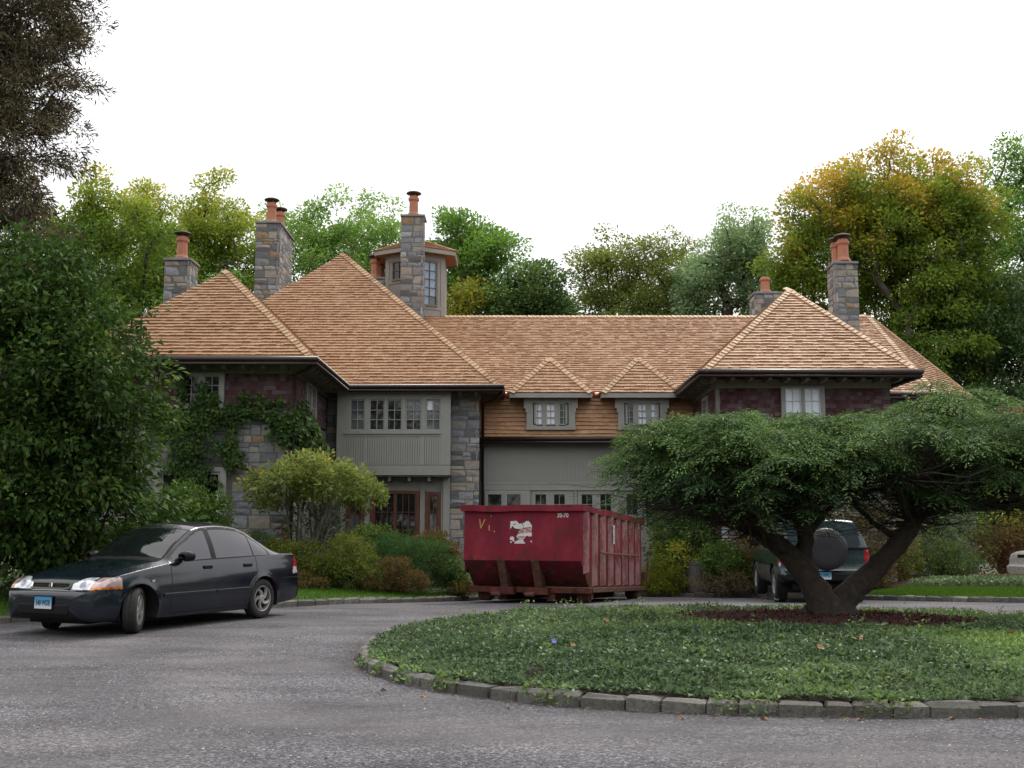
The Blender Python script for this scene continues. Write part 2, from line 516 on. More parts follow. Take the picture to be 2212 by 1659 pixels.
LK = [(-10.5, 13.6), (-9.0, 14.7), (-7.9, 15.7), (-7.2, 16.45), (-5.6, 18.05), (-4.19, 19.45), (-3.48, 20.15), (-2.72, 20.9), (-1.95, 21.7), (-1.3, 22.6), (-0.85, 23.7), (-0.3, 25.2), (0.6, 26.6)]
kerb('lawn_kerb', LK)
RK = [(14.0, 19.6), (12.0, 20.4), (10.2, 21.3), (9.3, 22.0), (8.6, 22.75), (8.05, 23.8), (7.85, 25.2), (7.8, 26.4)]
kerb('lawn_kerb', RK)
kerb('bed_kerb', [(2.6, 27.55), (3.6, 27.7), (4.6, 27.75), (5.3, 27.6)])

isl = sheet('island_bed', np.linspace(ICX - IA, ICX + IA, 70), np.linspace(ICY - IB, ICY + IB, 64), lambda x, y: isl_z(x, y) - 0.01,
            M['soil'], keep=lambda x, y: isl_r(x, y) < 0.985)
tag(isl, kind='structure')

def in_poly(x, y, poly):
    c = False; n = len(poly); j = n - 1
    for i in range(n):
        xi, yi = poly[i]; xj, yj = poly[j]
        if (yi > y) != (yj > y) and x < (xj - xi) * (y - yi) / (yj - yi) + xi: c = not c
        j = i
    return c
def in_poly_np(X, Y, poly):
    c = np.zeros(X.shape, bool); n = len(poly); j = n - 1
    for i in range(n):
        xi, yi = poly[i]; xj, yj = poly[j]
        if yi != yj:
            c ^= ((yi > Y) != (yj > Y)) & (X < (xj - xi) * (Y - yi) / (yj - yi) + xi)
        j = i
    return c
gz_v = np.vectorize(gz)

def dist_line(X, Y, pts):
    X = np.asarray(X, float); Y = np.asarray(Y, float); D = np.full(X.shape, 1e9)
    for (x0, y0), (x1, y1) in zip(pts[:-1], pts[1:]):
        L2 = (x1 - x0) ** 2 + (y1 - y0) ** 2
        t = np.clip(((X - x0) * (x1 - x0) + (Y - y0) * (y1 - y0)) / L2, 0, 1)
        D = np.minimum(D, np.hypot(X - x0 - t * (x1 - x0), Y - y0 - t * (y1 - y0)))
    return D
def lz_v(X, Y):
    # the lawns and beds bank up gently behind their kerbs
    X = np.asarray(X, float); Y = np.asarray(Y, float)
    dl = dist_line(X, Y, LK); dr = dist_line(X, Y, RK)
    b = np.where(X < 2.0, dl, np.where(X > 7.0, dr, 0))
    up = np.where(X < 2.0, .115, .13)
    return gz_v(X, Y) + up * np.minimum(b, 3.0)
def lz(x, y): return float(lz_v(np.array([x]), np.array([y]))[0])
def flat_poly(name, poly, dz, mat, res=0.35):
    xs = [p[0] for p in poly]; ys = [p[1] for p in poly]
    import bmesh
    bm = bmesh.new()
    f = bm.faces.new([bm.verts.new((x, y, 0)) for x, y in poly])
    x = math.floor(min(ys))
    for yy in np.arange(math.floor(min(ys)), max(ys), 0.8):
        g = bm.verts[:] + bm.edges[:] + bm.faces[:]
        bmesh.ops.bisect_plane(bm, geom=g, plane_co=(0, yy, 0), plane_no=(0, 1, 0))
    for xx in np.arange(math.floor(min(xs)), max(xs), 0.8):
        g = bm.verts[:] + bm.edges[:] + bm.faces[:]
        bmesh.ops.bisect_plane(bm, geom=g, plane_co=(xx, 0, 0), plane_no=(1, 0, 0))
    for v in bm.verts: v.co.z = lz(v.co.x, v.co.y) + dz
    for f in bm.faces:
        if f.normal.z < 0: f.normal_flip()
    me = bpy.data.meshes.new(name); bm.to_mesh(me); bm.free()
    me.materials.append(mat)
    ob = link(bpy.data.objects.new(name, me))
    return tag(ob, kind='structure')
def off(pts, d):
    out = []
    for i, (x, y) in enumerate(pts):
        x0, y0 = pts[max(i - 1, 0)]; x1, y1 = pts[min(i + 1, len(pts) - 1)]
        L = math.hypot(x1 - x0, y1 - y0); out.append((x - (y1 - y0) / L * d, y + (x1 - x0) / L * d))
    return out
LL = off(LK[:11], 0.06)
lawn_l = LL + [(-1.6, 25.0), (-4.7, 29.0), (-16, 26), (-16, 13.6)]
flat_poly('lawn', lawn_l, 0.095, M['turf'])
bed_l = off(LK[3:9], 1.75) + [(-1.62, 22.9), (-1.15, 23.6), (-1.0, 24.6), (-0.95, 29.6), (-5, 29.8), (-9, 24.8), (-9.2, 18.6)]
flat_poly('planting_bed', bed_l, 0.12, M['soil'])
lawn_r = off(RK[1:7], -0.06) + list(reversed(off(RK[1:7], -1.45)))
flat_poly('lawn', lawn_r, 0.095, M['turf'])
bed_r = off(RK[1:7], -1.45) + [(7.9, 27.1), (8.1, 31), (18, 31), (18, 24)]
flat_poly('planting_bed', bed_r, 0.12, M['mulch'])
flat_poly('planting_bed', [(2.6, 27.62), (3.6, 27.77), (4.6, 27.82), (5.3, 27.67), (5.6, 27.1), (5.6, 30.8), (2.6, 30.8)], 0.12, M['soil'])

# ------------------------------------------------------------------ leaves as geometry
RNG = np.random.default_rng(11)
def unit(a):
    return a / np.maximum(np.linalg.norm(a, axis=1, keepdims=True), 1e-9)
def rand_dir(n):
    return unit(RNG.normal(size=(n, 3)))
def leaf_quads(P, D, N, L, W, bend=0.25):
    """one bent, pointed leaf per base point: length along D, blade facing N"""
    n = len(P)
    D = unit(D); Sd = unit(np.cross(D, N)); N2 = np.cross(Sd, D)
    L = np.broadcast_to(np.asarray(L, float).reshape(-1, 1), (n, 1)); Wd = np.broadcast_to(np.asarray(W, float).reshape(-1, 1), (n, 1))
    V = np.empty((n, 4, 3))
    V[:, 0] = P
    V[:, 1] = P + D * L * .48 + Sd * Wd * .5 + N2 * L * bend * .3
    V[:, 2] = P + D * L - N2 * L * bend * .3
    V[:, 3] = P + D * L * .48 - Sd * Wd * .5 + N2 * L * bend * .3
    return V.reshape(-1, 3)
def quad_faces(n):
    return np.arange(n * 4).reshape(n, 4)

def ground_leaves(name, P, size, mat, patch, label=None, updir=0.7, kind='stuff', aspect=0.48):
    n = len(P)
    D = rand_dir(n); D[:, 2] = np.abs(D[:, 2]) * updir + 0.05
    N = rand_dir(n) * 0.75; N[:, 2] += 1.0
    L = size * RNG.uniform(0.5, 1.35, n)
    V = leaf_quads(P, D, N, L, L * aspect)
    ob = np_obj(name, V, quad_faces(n), mat, attrs={'rnd': ('FACE', np.clip(patch * .55 + RNG.random(n) * .45, 0, 1))})
    return tag(ob, kind=kind)

def fnoise(X, Y, s, off=0.0):
    return np.array([noise.noise(Vector((x * s + off, y * s - off, off))) for x, y in zip(X, Y)]) * .5 + .5

M['vinca'] = leafmat('vinca', [(0.0, (0.022, 0.042, 0.022)), (0.3, (0.07, 0.12, 0.055)), (0.55, (0.12, 0.185, 0.075)), (0.75, (0.13, 0.23, 0.045)), (1.0, (0.30, 0.37, 0.13))], 0.42, 0.35, 0.25, gain=1.5)
MUC = (4.25, 14.65, 2.05, 1.75)
def vinca_points(n_try, y0, y1):
    X = RNG.uniform(ICX - IA, ICX + IA, n_try); Y = RNG.uniform(y0, y1, n_try)
    r = (np.abs((X - ICX) / IA) ** IN + np.abs((Y - ICY) / IB) ** IN) ** (1 / IN)
    mu = np.hypot((X - MUC[0]) / MUC[2], (Y - MUC[1]) / MUC[3])
    wob = fnoise(X, Y, 1.1, 3.0)
    k = (r < 0.99) & (mu + (wob - .5) * .35 > 1.0) & (X < 8.3)
    bare = fnoise(X, Y, 2.6, 31)
    k &= (bare > .27) | (RNG.random(n_try) < .25)
    X, Y, r, mu = X[k], Y[k], r[k], mu[k]
    Z = 0.08 + 0.12 * np.maximum(0, 1 - r ** 3)
    lump = fnoise(X, Y, 1.6) * .6 + fnoise(X, Y, 4.5, 7) * .4
    top = 0.03 + 0.26 * np.clip(lump - .25, 0, 1)
    top *= np.clip((1.0 - r) * 7, 0.5, 1) * np.clip((mu - 1) * 2.5 + .4, .4, 1)
    Z = Z + top * RNG.uniform(0.3, 1.0, len(X)) ** 0.6
    fresh = np.clip((fnoise(X, Y, .5, 21) - .42) * 2.2 + (X - 1.5) * .06 + (Y - 13) * .05, 0, 1)
    return np.stack([X, Y, Z], 1), fresh
Pa, fa = vinca_points(165000, 8.2, 12.2)
Pb, fb = vinca_points(80000, 12.2, 17.6)
# runners spilling over the kerb
A = RNG.uniform(math.pi * 1.05, math.pi * 2.0, 5200)
A = A[np.array([noise.noise(Vector((a * 9, 0, 5))) for a in A]) > 0.05]
pts = np.array([isl_pt(a) for a in A])
drop = RNG.random(len(A))
ctr = np.array([ICX, ICY])
pts = ctr + (pts - ctr) * (0.985 + 0.035 * drop + 0.004 * RNG.random(len(A)))[:, None]
Pr = np.column_stack([pts, 0.135 - 0.12 * drop ** 2])
ground_leaves('vinca_ground_cover', np.concatenate([Pa, Pb, Pr]), 0.050, M['vinca'], np.concatenate([fa, fb, RNG.uniform(.4, .8, len(Pr))]))

# stray shoots standing above the mat
n = 260
a = RNG.uniform(0, 2 * math.pi, n); q = np.sqrt(RNG.random(n)) * .95
X = ICX + IA * q * np.cos(a); Y = ICY + IB * q * np.sin(a)
k = (np.hypot((X - MUC[0]) / MUC[2], (Y - MUC[1]) / MUC[3]) > 1.05) & (fnoise(X, Y, .7, 9) > .42)
X, Y = X[k], Y[k]
P = np.repeat(np.stack([X, Y, np.vectorize(isl_z)(X, Y) + .12], 1), 9, 0)
P += RNG.normal(size=P.shape) * np.array([.025, .025, 0]); P[:, 2] += RNG.uniform(0, .10, len(P))
ground_leaves("weed_shoots", P, .042, M["vinca"], RNG.uniform(.45, .95, len(P)), updir=1.2)
# grit and leaf scraps gathered against the kerb
A = RNG.uniform(math.pi * .95, math.pi * 2.02, 900)
pts = np.array([isl_pt(a) for a in A]); ctr = np.array([ICX, ICY])
pts = ctr + (pts - ctr) * (1.022 + np.abs(RNG.normal(size=len(A))) * .014)[:, None]
M['scrap'] = leafmat('scrap', [(0.0, (0.03, 0.022, 0.016)), (0.6, (0.10, 0.065, 0.035)), (1.0, (0.26, 0.15, 0.06))], .9, 0.0)
P = np.column_stack([pts, np.full(len(A), .012)])
D = rand_dir(len(A)); D[:, 2] *= .15; N = rand_dir(len(A)) * .25; N[:, 2] += 1
Ls = RNG.uniform(.008, .035, len(A))
tag(np_obj('leaf_litter', leaf_quads(P, D, N, Ls, Ls * .6, .2), quad_faces(len(A)), M['scrap'], attrs={'rnd': ('FACE', RNG.random(len(A)))}), kind='stuff')

# mulch ring under the spreading tree
b = MB()
ring = [(MUC[0] + MUC[2] * 1.12 * math.cos(a), MUC[1] + MUC[3] * 1.12 * math.sin(a)) for a in np.linspace(0, 2 * math.pi, 48, endpoint=False)]
vs = [(MUC[0], MUC[1], isl_z(MUC[0], MUC[1]) + 0.07)] + [(MUC[0] + (x - MUC[0]) * .5, MUC[1] + (y - MUC[1]) * .5, isl_z(x, y) + .06) for x, y in ring] + [(x, y, isl_z(x, y) + 0.004) for x, y in ring]
fs = [(0, 1 + i, 1 + (i + 1) % 48) for i in range(48)] + [(1 + i, 49 + i, 49 + (i + 1) % 48, 1 + (i + 1) % 48) for i in range(48)]
b.add(vs, fs)
tag(b.build('mulch_bed', M['mulch'], smooth=True), kind='structure')
n = 16000
a = RNG.uniform(0, 2 * math.pi, n); q = np.sqrt(RNG.random(n)) * 1.08
X = MUC[0] + MUC[2] * q * np.cos(a); Y = MUC[1] + MUC[3] * q * np.sin(a)
Z = np.vectorize(isl_z)(X, Y) + .075 * (1 - q / 1.12) + RNG.uniform(0.0, .03, n)
P = np.stack([X, Y, Z], 1)
D = rand_dir(n); D[:, 2] *= .35; N = rand_dir(n) * .5; N[:, 2] += 1
L = RNG.uniform(.02, .07, n)
tag(np_obj('mulch_chips', leaf_quads(P, D, N, L, L * .35, 0), quad_faces(n), M['mulch_chip'], attrs={'rnd': ('FACE', RNG.random(n))}), kind='stuff')

# grass blades of the two lawns
def blades(name, poly, n, excl=None, box=None):
    xs = [p[0] for p in poly]; ys = [p[1] for p in poly]
    x0, x1, y0, y1 = box or (min(xs), max(xs), min(ys), max(ys))
    X = RNG.uniform(x0, x1, n); Y = RNG.uniform(y0, y1, n)
    k = in_poly_np(X, Y, poly)
    if excl: k &= ~in_poly_np(X, Y, excl)
    X, Y = X[k], Y[k]; n = len(X)
    P = np.stack([X, Y, lz_v(X, Y) + .09], 1)
    D = rand_dir(n) * .5; D[:, 2] = 1
    N = rand_dir(n)
    L = RNG.uniform(.03, .075, n)
    ob = np_obj(name, leaf_quads(P, D, N, L, .012), quad_faces(n), M['grass'], attrs={'rnd': ('FACE', np.clip(fnoise(X, Y, .8) * .6 + RNG.random(n) * .4, 0, 1))})
    return tag(ob, kind='stuff')
blades('grass', lawn_l, 110000, bed_l, (-11, -1.2, 14, 24.5))
blades('grass', lawn_r, 60000, bed_r)

# loose gravel: small stones lying on the drive, thickest near the camera
n = 36000
Y = 5.4 + 9.5 * RNG.random(n) ** 1.6; X = RNG.uniform(-1, 1, n) * (1 + Y * .52)
cl = fnoise(X, Y * .5, .9, 13)
k = (RNG.random(n) < np.clip((cl - .3) * 2.6, .1, 1)) & (((np.abs((X - ICX) / IA) ** IN + np.abs((Y - ICY) / IB) ** IN)) > 1.05)
X, Y = X[k], Y[k]; n = len(X)
sz = RNG.uniform(.0035, .0085, n) * (1 + (RNG.random(n) > .96) * .8)
base = np.array([(1, 0, 0), (0, 1, 0), (-1, 0, 0), (0, -1, 0), (0, 0, .9)])
ang = RNG.uniform(0, 6.283, n); ca, sa = np.cos(ang), np.sin(ang)
V = np.empty((n, 5, 3))
st = RNG.uniform(.6, 1.0, n)
for i, (bx, by, bz) in enumerate(base):
    V[:, i, 0] = X + (bx * ca - by * sa * st) * sz; V[:, i, 1] = Y + (bx * sa + by * ca * st) * sz; V[:, i, 2] = gz_v(X, Y) - .001 + (bz * sz if bz else 0.002)
F = (np.arange(n) * 5)[:, None, None] + np.array([(0, 1, 4), (1, 2, 4), (2, 3, 4), (3, 0, 4)])[None]
ob = np_obj('gravel_stones', V.reshape(-1, 3), F.reshape(-1, 3), M['pebble'], attrs={'rnd': ('FACE', np.repeat(RNG.random(n), 4))})
tag(ob, kind='stuff')

# ------------------------------------------------------------------ the house
house = empty('house', (1.5, 31.0, -0.35), 'rambling stone and shingle house with steep cedar shingle roofs and grey painted woodwork', 'house', world=True)
NCAP = [0]; NSTONE = [0]

def frame_M(P, e, n):
    e = Vector(e).normalized(); n = Vector(n).normalized()
    up = e.cross(-n)
    return Matrix.Translation(Vector(P)) @ Matrix((e, -n, up)).transposed().to_4x4()

def shingles(name, parent, poly, mat, exp=0.14, thick=0.036, wr=(0.09, 0.2), lift=0.004, wav=0.0, endg_shade=0.3):
    """poly: planar 3D polygon, first edge = eave, counter-clockwise seen from outside. One mesh of separate wedge shingles."""
    poly = [Vector(p) for p in poly]
    A, B = poly[0], poly[1]
    e = (B - A).normalized()
    n = e.cross(poly[-1] - A)
    if len(poly) > 3 and n.length < 1e-5: n = e.cross(poly[2] - A)
    n.normalize(); s = n.cross(e)
    p2 = [((p - A).dot(e), (p - A).dot(s)) for p in poly]
    smax = max(q[1] for q in p2)
    def span(t):
        xs = []
        for i in range(len(p2)):
            (x0, y0), (x1, y1) = p2[i], p2[(i + 1) % len(p2)]
            if abs(y1 - y0) < 1e-9:
                if abs(y0 - t) < 1e-6: xs += [x0, x1]
                continue
            u = (t - y0) / (y1 - y0)
            if -1e-6 <= u <= 1 + 1e-6: xs.append(x0 + u * (x1 - x0))
        return (min(xs), max(xs)) if xs else None
    V = []; F = []; A_ = []
    i = 0
    while i * exp < smax - 0.02:
        s0 = i * exp; s1 = min(s0 + exp * 1.03, smax - 1e-4)
        a = span(max(s0, 1e-4)); b = span(s1)
        if a and b:
            x = min(a[0], b[0]) - R.uniform(0, .1); xe = max(a[1], b[1])
            rowt = R.uniform(-.05, .05)
            while x < xe:
                wd = R.uniform(*wr); xa, xb = x + 0.002, x + wd - 0.002
                l0, l1 = max(xa, a[0]), min(xb, a[1]); u0, u1 = max(xa, b[0]), min(xb, b[1])
                x += wd
                if l1 - l0 < 0.012 and u1 - u0 < 0.012: continue
                if l1 < l0: l0 = l1 = (l0 + l1) / 2
                if u1 < u0: u0 = u1 = (u0 + u1) / 2
                j = R.uniform(-.006, .006) + (wav * math.sin(x * 1.7 + i) if wav else 0)
                th = thick * R.uniform(.75, 1.35)
                k = len(V)
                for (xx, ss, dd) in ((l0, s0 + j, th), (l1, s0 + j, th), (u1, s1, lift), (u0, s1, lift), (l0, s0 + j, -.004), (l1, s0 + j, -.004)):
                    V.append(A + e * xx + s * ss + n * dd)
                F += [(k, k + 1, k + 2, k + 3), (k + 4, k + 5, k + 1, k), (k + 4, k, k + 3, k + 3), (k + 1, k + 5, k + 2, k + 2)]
                r_ = min(1, max(0, .12 + .88 * R.random() + rowt)); A_ += [r_, r_ * endg_shade, r_, r_]  # butt faces darker: end grain, plus course-line shade put into the colour
        i += 1
    me = bpy.data.meshes.new(name)
    me.from_pydata(V, [], [f if f[2] != f[3] else f[:3] for f in F])
    me.materials.append(mat)
    at = me.attributes.new('rnd', 'FLOAT', 'FACE'); at.data.foreach_set('value', A_)
    ob = link(bpy.data.objects.new(name, me), parent)
    return tag(ob, kind='stuff')

def caps(parent, P, Q, n1, n2, exp=0.15, wid=0.15):
    """ridge or hip boards from P (low) to Q (high): each cap its own object"""
    P = Vector(P); Q = Vector(Q); t = (Q - P); L = t.length; t.normalize()
    n1 = Vector(n1).normalized(); n2 = Vector(n2).normalized()
    d1 = n1.cross(t); d2 = n2.cross(t)
    nm = (n1 + n2).normalized()
    if d1.dot(nm) > 0: d1 = -d1
    if d2.dot(nm) > 0: d2 = -d2
    up = nm
    sx = t.cross(up).normalized()
    me_v = []
    def board(b, d, nn):
        # local coords: use world vectors about the origin, lower end lifted
        ln = 0.27
        lo, hi = 0.052, 0.014; th = 0.024
        p = [(0, 0), (wid, 0)]
        vs = []
        for (s_, lf) in ((0, lo), (ln, hi)):
            for q in (0, wid):
                for h in (lf - th, lf):
                    vs.append(t * s_ + d * q + nn * h)
        b.add(vs, [(0, 1, 3, 2), (4, 6, 7, 5), (0, 4, 5, 1), (2, 3, 7, 6), (1, 5, 7, 3), (0, 2, 6, 4)])
    n = int(L / exp)
    variants = []
    for k in range(5):
        b = MB(); board(b, d1, n1); board(b, d2, n2)
        b.r = [R.random()] * len(b.f)
        variants.append(b)
    meshes = [v.mesh('ridge_cap', M['cedar_cap'], attr=True) for v in variants]
    rest = MB()
    for i in range(n):
        pos = P + t * (i * exp)
        if NCAP[0] < 300:
            o = bpy.data.objects.new('ridge_cap', R.choice(meshes)); link(o, parent)
            o.matrix_basis = Matrix.Translation(pos + up * R.uniform(0, .006))
            NCAP[0] += 1
        else:
            v = R.choice(variants)
            rest.add([Vector(q) + pos for q in v.v], v.f, 0, R.random())
    if rest.f:
        tag(rest.build('ridge_capping', M['cedar_cap'], parent, attr=True), kind='stuff')

def pnormal(poly):
    a, b, c = Vector(poly[0]), Vector(poly[1]), Vector(poly[-1])
    return (b - a).cross(c - a).normalized()

def roof(faces, soffit=True):
    b = MB()
    for f in faces:
        n = pnormal(f)
        top = [Vector(p) - n * 0.006 for p in f]; bot = [Vector(p) - n * 0.075 for p in f]
        k = len(f)
        b.add(top, [tuple(range(k))], 0)
        b.add(bot, [tuple(reversed(range(k)))], 1)
        b.add(top + bot, [(i, k + i, k + (i + 1) % k, (i + 1) % k) for i in range(k)], 1)
    return b.build('roof', [M['cedar'], M['dark_trim']], house)

def gutter(pts, r=0.075):
    b = MB()
    P = [Vector(p) for p in pts]
    b.tube(P, r, 10)
    # back board behind it
    b.tube([p + Vector((0, 0, -.105)) for p in P], 0.05, 4)
    return b.build('gutter', M['gutter'], house, smooth=True)

# --- stone walls
def unit_stones():
    out = []
    rr = random.Random(5)
    for i in range(8):
        j = lambda a: rr.uniform(-a, a)
        c0 = [(-.5, -.5), (.5, -.5), (.5, .5), (-.5, .5)]
        o_ = [(x + j(.025), z + j(.035)) for x, z in c0]
        i_ = [(x * .93 + j(.03), z * .90 + j(.03)) for x, z in o_]
        d = 1.0
        vs = [(x, 0.6, z) for x, z in o_] + [(x, 0.15 + j(.06), z) for x, z in o_] + [(x, -.1 + j(.16), z) for x, z in i_] + [(j(.2), -.22 + j(.15), j(.2))]
        fs = []
        for k in range(4):
            n = (k + 1) % 4
            fs += [(k, n, n + 4, k + 4), (k + 4, n + 4, n + 8, k + 8), (k + 8, n + 8, 12)]
        b = MB().add(vs, fs)
        out.append(b)
    return out
USTONE = unit_stones()
USTONE_ME = [b.mesh('stone', M['stone']) for b in USTONE]

def stonework(parent, P, e, n, w_, h_, hr=(0.15, 0.33), wr=(0.2, 0.5), single=True, skip=None):
    Mf = frame_M(P, e, n)
    z = 0.0; rest = MB()
    while z < h_ - 0.04:
        rh = min(R.uniform(*hr), h_ - z)
        if h_ - z - rh < 0.06: rh = h_ - z
        x = 0.0
        while x < w_ - 0.03:
            ww = min(R.uniform(*wr) * (0.75 + rh / max(hr) * .4), w_ - x)
            if w_ - x - ww < 0.1: ww = w_ - x
            parts = [(x, z, ww, rh)]
            if rh > 0.2 and R.random() < .3:
                k = R.uniform(.38, .62)
                parts = [(x, z, ww, rh * k), (x, z + rh * k, ww, rh * (1 - k))]
            for (px, pz, pw, ph) in parts:
                if skip and skip(px + pw / 2, pz + ph / 2): continue
                dep = 0.07 * R.uniform(.75, 1.25)
                L = Mf @ Matrix.Translation((px + pw / 2, 0, pz + ph / 2)) @ Matrix.Diagonal((pw - .010, dep, ph - .010, 1))
                k = R.randrange(8)
                if single and NSTONE[0] < 300:
                    o = bpy.data.objects.new('stone', USTONE_ME[k]); link(o, parent); o.matrix_basis = L
                    NSTONE[0] += 1
                else:
                    rest.add([L @ Vector(q) for q in USTONE[k].v], USTONE[k].f, 0, R.random())
            x += ww
        z += rh
    if rest.f:
        tag(rest.build('stone_facing', M['stone'], parent, attr=True), kind='stuff')

def chimney(x0, x1, y0, y1, z0, z1, zvis, pots, faces, potkw):
    """core > stones on the faces one can see, cap slab, clay pots and cowls"""
    c = MB().box(x0 + .04, x1 - .04, y0 + .04, y1 - .04, z0, z1 - .06)
    ch = c.build('chimney', M['mortar'], house)
    for f in faces:
        if f == 'front': stonework(ch, (x0, y0 + .045, zvis), (1, 0, 0), (0, -1, 0), x1 - x0, z1 - .07 - zvis)
        if f == 'right': stonework(ch, (x1 - .045, y0, zvis), (0, 1, 0), (1, 0, 0), y1 - y0, z1 - .07 - zvis, single=False)
        if f == 'left': stonework(ch, (x0 + .045, y1, zvis), (0, -1, 0), (-1, 0, 0), y1 - y0, z1 - .07 - zvis, single=False)
    MB().box(x0 - .02, x1 + .02, y0 - .02, y1 + .02, z1 - .07, z1).box(x0 + .12, x1 - .12, y0 + .12, y1 - .12, z1, z1 + .05).build('cap_slab', M['capstone'], ch, bevel=.012)
    for (px, py, h, cowl) in pots:
        zb = z1 + .05; k = h / .72
        prof = [(.22, 0), (.22, .05 * k), (.185, .09 * k), (.165, .13 * k), (.155, .5 * k), (.17, .52 * k), (.20, .55 * k), (.20, .62 * k), (.16, .65 * k), (.15, .69 * k), (.12, .69 * k), (.12, .5 * k)]
        MB().lathe(prof, 8, M=Matrix.Translation((px, py, zb)) @ Matrix.Rotation(.39, 4, 'Z')).build('chimney_pot', M['terracotta'], ch)
        if cowl:
            t = zb + .69 * k
            b = MB()
            for q in range(4):
                a = q * math.pi / 2 + .5
                b.bar((px + .13 * math.cos(a), py + .13 * math.sin(a), t - .01), (px + .15 * math.cos(a), py + .15 * math.sin(a), t + .11), .025, .025)
            b.lathe([(.255, t + .085), (.27, t + .10), (.235, t + .135), (.15, t + .165), (0.001, t + .18)], 20, M=Matrix.Translation((px, py, 0)))
            b.lathe([(0.001, t + .10), (.255, t + .085)], 20, M=Matrix.Translation((px, py, 0)))
            b.build('chimney_cowl', M['cowl'], ch, smooth=False)
    return ch

PANE = {}
def pane_mesh(key):
    if key not in PANE:
        PANE[key] = MB().box(0, 1, -.5, .5, 0, 1).mesh('pane', M[key])
    return PANE[key]

def window(parent, P, e, n, w_, h_, cols, rows, glass, fm, sash=0.05, bar=0.022, inset=0.04, name='window', skipbar=False):
    """P: lower left corner of the sash; its frame, its glazing bars and every pane are pieces of their own"""
    Mf = frame_M(P, e, n)
    b = MB()
    y0, y1 = inset - .035, inset + .03
    for (a, c, d, f) in ((0, w_, 0, sash), (0, w_, h_ - sash, h_), (0, sash, sash, h_ - sash), (w_ - sash, w_, sash, h_ - sash)):
        b.box(a, c, y0, y1, d, f, 0, Mf)
    fr = b.build(name, fm, parent)
    gw = (w_ - 2 * sash) / cols; gh = (h_ - 2 * sash) / rows
    if cols * rows > 1 and not skipbar:
        b = MB()
        for i in range(1, cols): b.box(sash + i * gw - bar / 2, sash + i * gw + bar / 2, y0 + .012, y1 - .003, sash, h_ - sash, 0, Mf)
        for j in range(1, rows): b.box(sash, w_ - sash, y0 + .013, y1 - .004, sash + j * gh - bar / 2, sash + j * gh + bar / 2, 0, Mf)
        b.build('glazing_bar', fm, fr)
    for i in range(cols):
        for j in range(rows):
            g = glass(i, j) if callable(glass) else glass
            o = bpy.data.objects.new('pane', pane_mesh(g)); link(o, fr)
            o.matrix_basis = Mf @ Matrix.Translation((sash + i * gw, inset + .02, sash + j * gh)) @ Matrix.Rotation(R.uniform(-.004, .004), 4, 'X') @ Matrix.Rotation(R.uniform(-.006, .006), 4, 'Z') @ Matrix.Diagonal((gw, .006, gh, 1))
    return fr

def planks(parent, P, e, n, w_, h_, pw, mat, name='plank'):
    Mf = frame_M(P, e, n); k = max(1, round(w_ / pw)); pw = w_ / k
    me = MB().prism([(0.006, 0), (pw - .006, 0), (pw - .006, h_), (0.006, h_)], 0, .02).mesh(name, mat)
    for i in range(k):
        o = bpy.data.objects.new(name, me); link(o, parent)
        o.matrix_basis = Mf @ Matrix.Translation((i * pw, R.uniform(-.003, .002) - .02, 0))

EZ = 5.30
FRONT = (0, -1, 0); EX = (1, 0, 0)

# ---- roofs
LW_FR, LW_FL, LW_AP = (-4.57, 24.37, EZ), (-10.5, 24.37, EZ), (-7.54, 27.5, 8.15)
LW_VB, LW_VT = (-4.57, 29.25, EZ), (-7.54, 32.16, 8.15)
lw = [[LW_FL, LW_FR, LW_AP], [LW_FR, LW_VB, LW_VT, LW_AP], [(-10.5, 33, EZ), LW_FL, LW_AP, (-7.54, 33, 8.15)]]
BF_L, BF_R, B_AP = (-10.9, 29.25, EZ), (-0.29, 29.25, EZ), (-5.6, 34.5, 10.45)
bay = [[BF_L, BF_R, B_AP], [BF_R, (-0.29, 40, EZ), (-5.6, 39, 10.45), B_AP], [(-10.9, 40, EZ), BF_L, B_AP, (-5.6, 39, 10.45)]]
mn = [[(-3.2, 30.9, EZ), (9.8, 30.9, EZ), (9.8, 36, 8.62), (-3.2, 36, 8.62)], [(12.3, 41, EZ), (-3.2, 41, EZ), (-3.2, 36, 8.62), (12.3, 36, 8.62)]]
ms = [[(-0.96, 30.62, 3.98), (5.4, 30.62, 3.98), (5.4, 30.93, EZ - .02), (-0.96, 30.93, EZ - .02)]]
RW_FL, RW_FR, RW_AP = (4.75, 26.4, EZ), (10.21, 26.4, EZ), (7.85, 29.5, 8.11)
rw = [[RW_FL, RW_FR, RW_AP], [(4.75, 31.0, EZ), RW_FL, RW_AP, (7.85, 35.22, 8.11)], [RW_FR, (10.21, 31.0, EZ), (7.85, 35.22, 8.11), RW_AP]]
R_END = (12.28, 36, 8.65)
rr_ = [[(9.8, 30.9, EZ), (12.46, 30.9, EZ), R_END, (9.8, 36, 8.65)], [(12.46, 30.9, EZ), (14.52, 32.9, EZ), R_END], [(14.52, 32.9, EZ), (14.52, 40, EZ), (12.28, 40, 8.65), R_END]]
ROOFS = {}
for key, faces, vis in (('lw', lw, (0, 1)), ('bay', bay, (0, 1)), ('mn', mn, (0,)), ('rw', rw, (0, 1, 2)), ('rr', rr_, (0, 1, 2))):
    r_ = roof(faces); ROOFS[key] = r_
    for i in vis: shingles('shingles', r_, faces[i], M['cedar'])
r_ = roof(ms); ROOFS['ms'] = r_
shingles('shingles', r_, ms[0], M['cedar'], exp=0.125, wav=0.012)
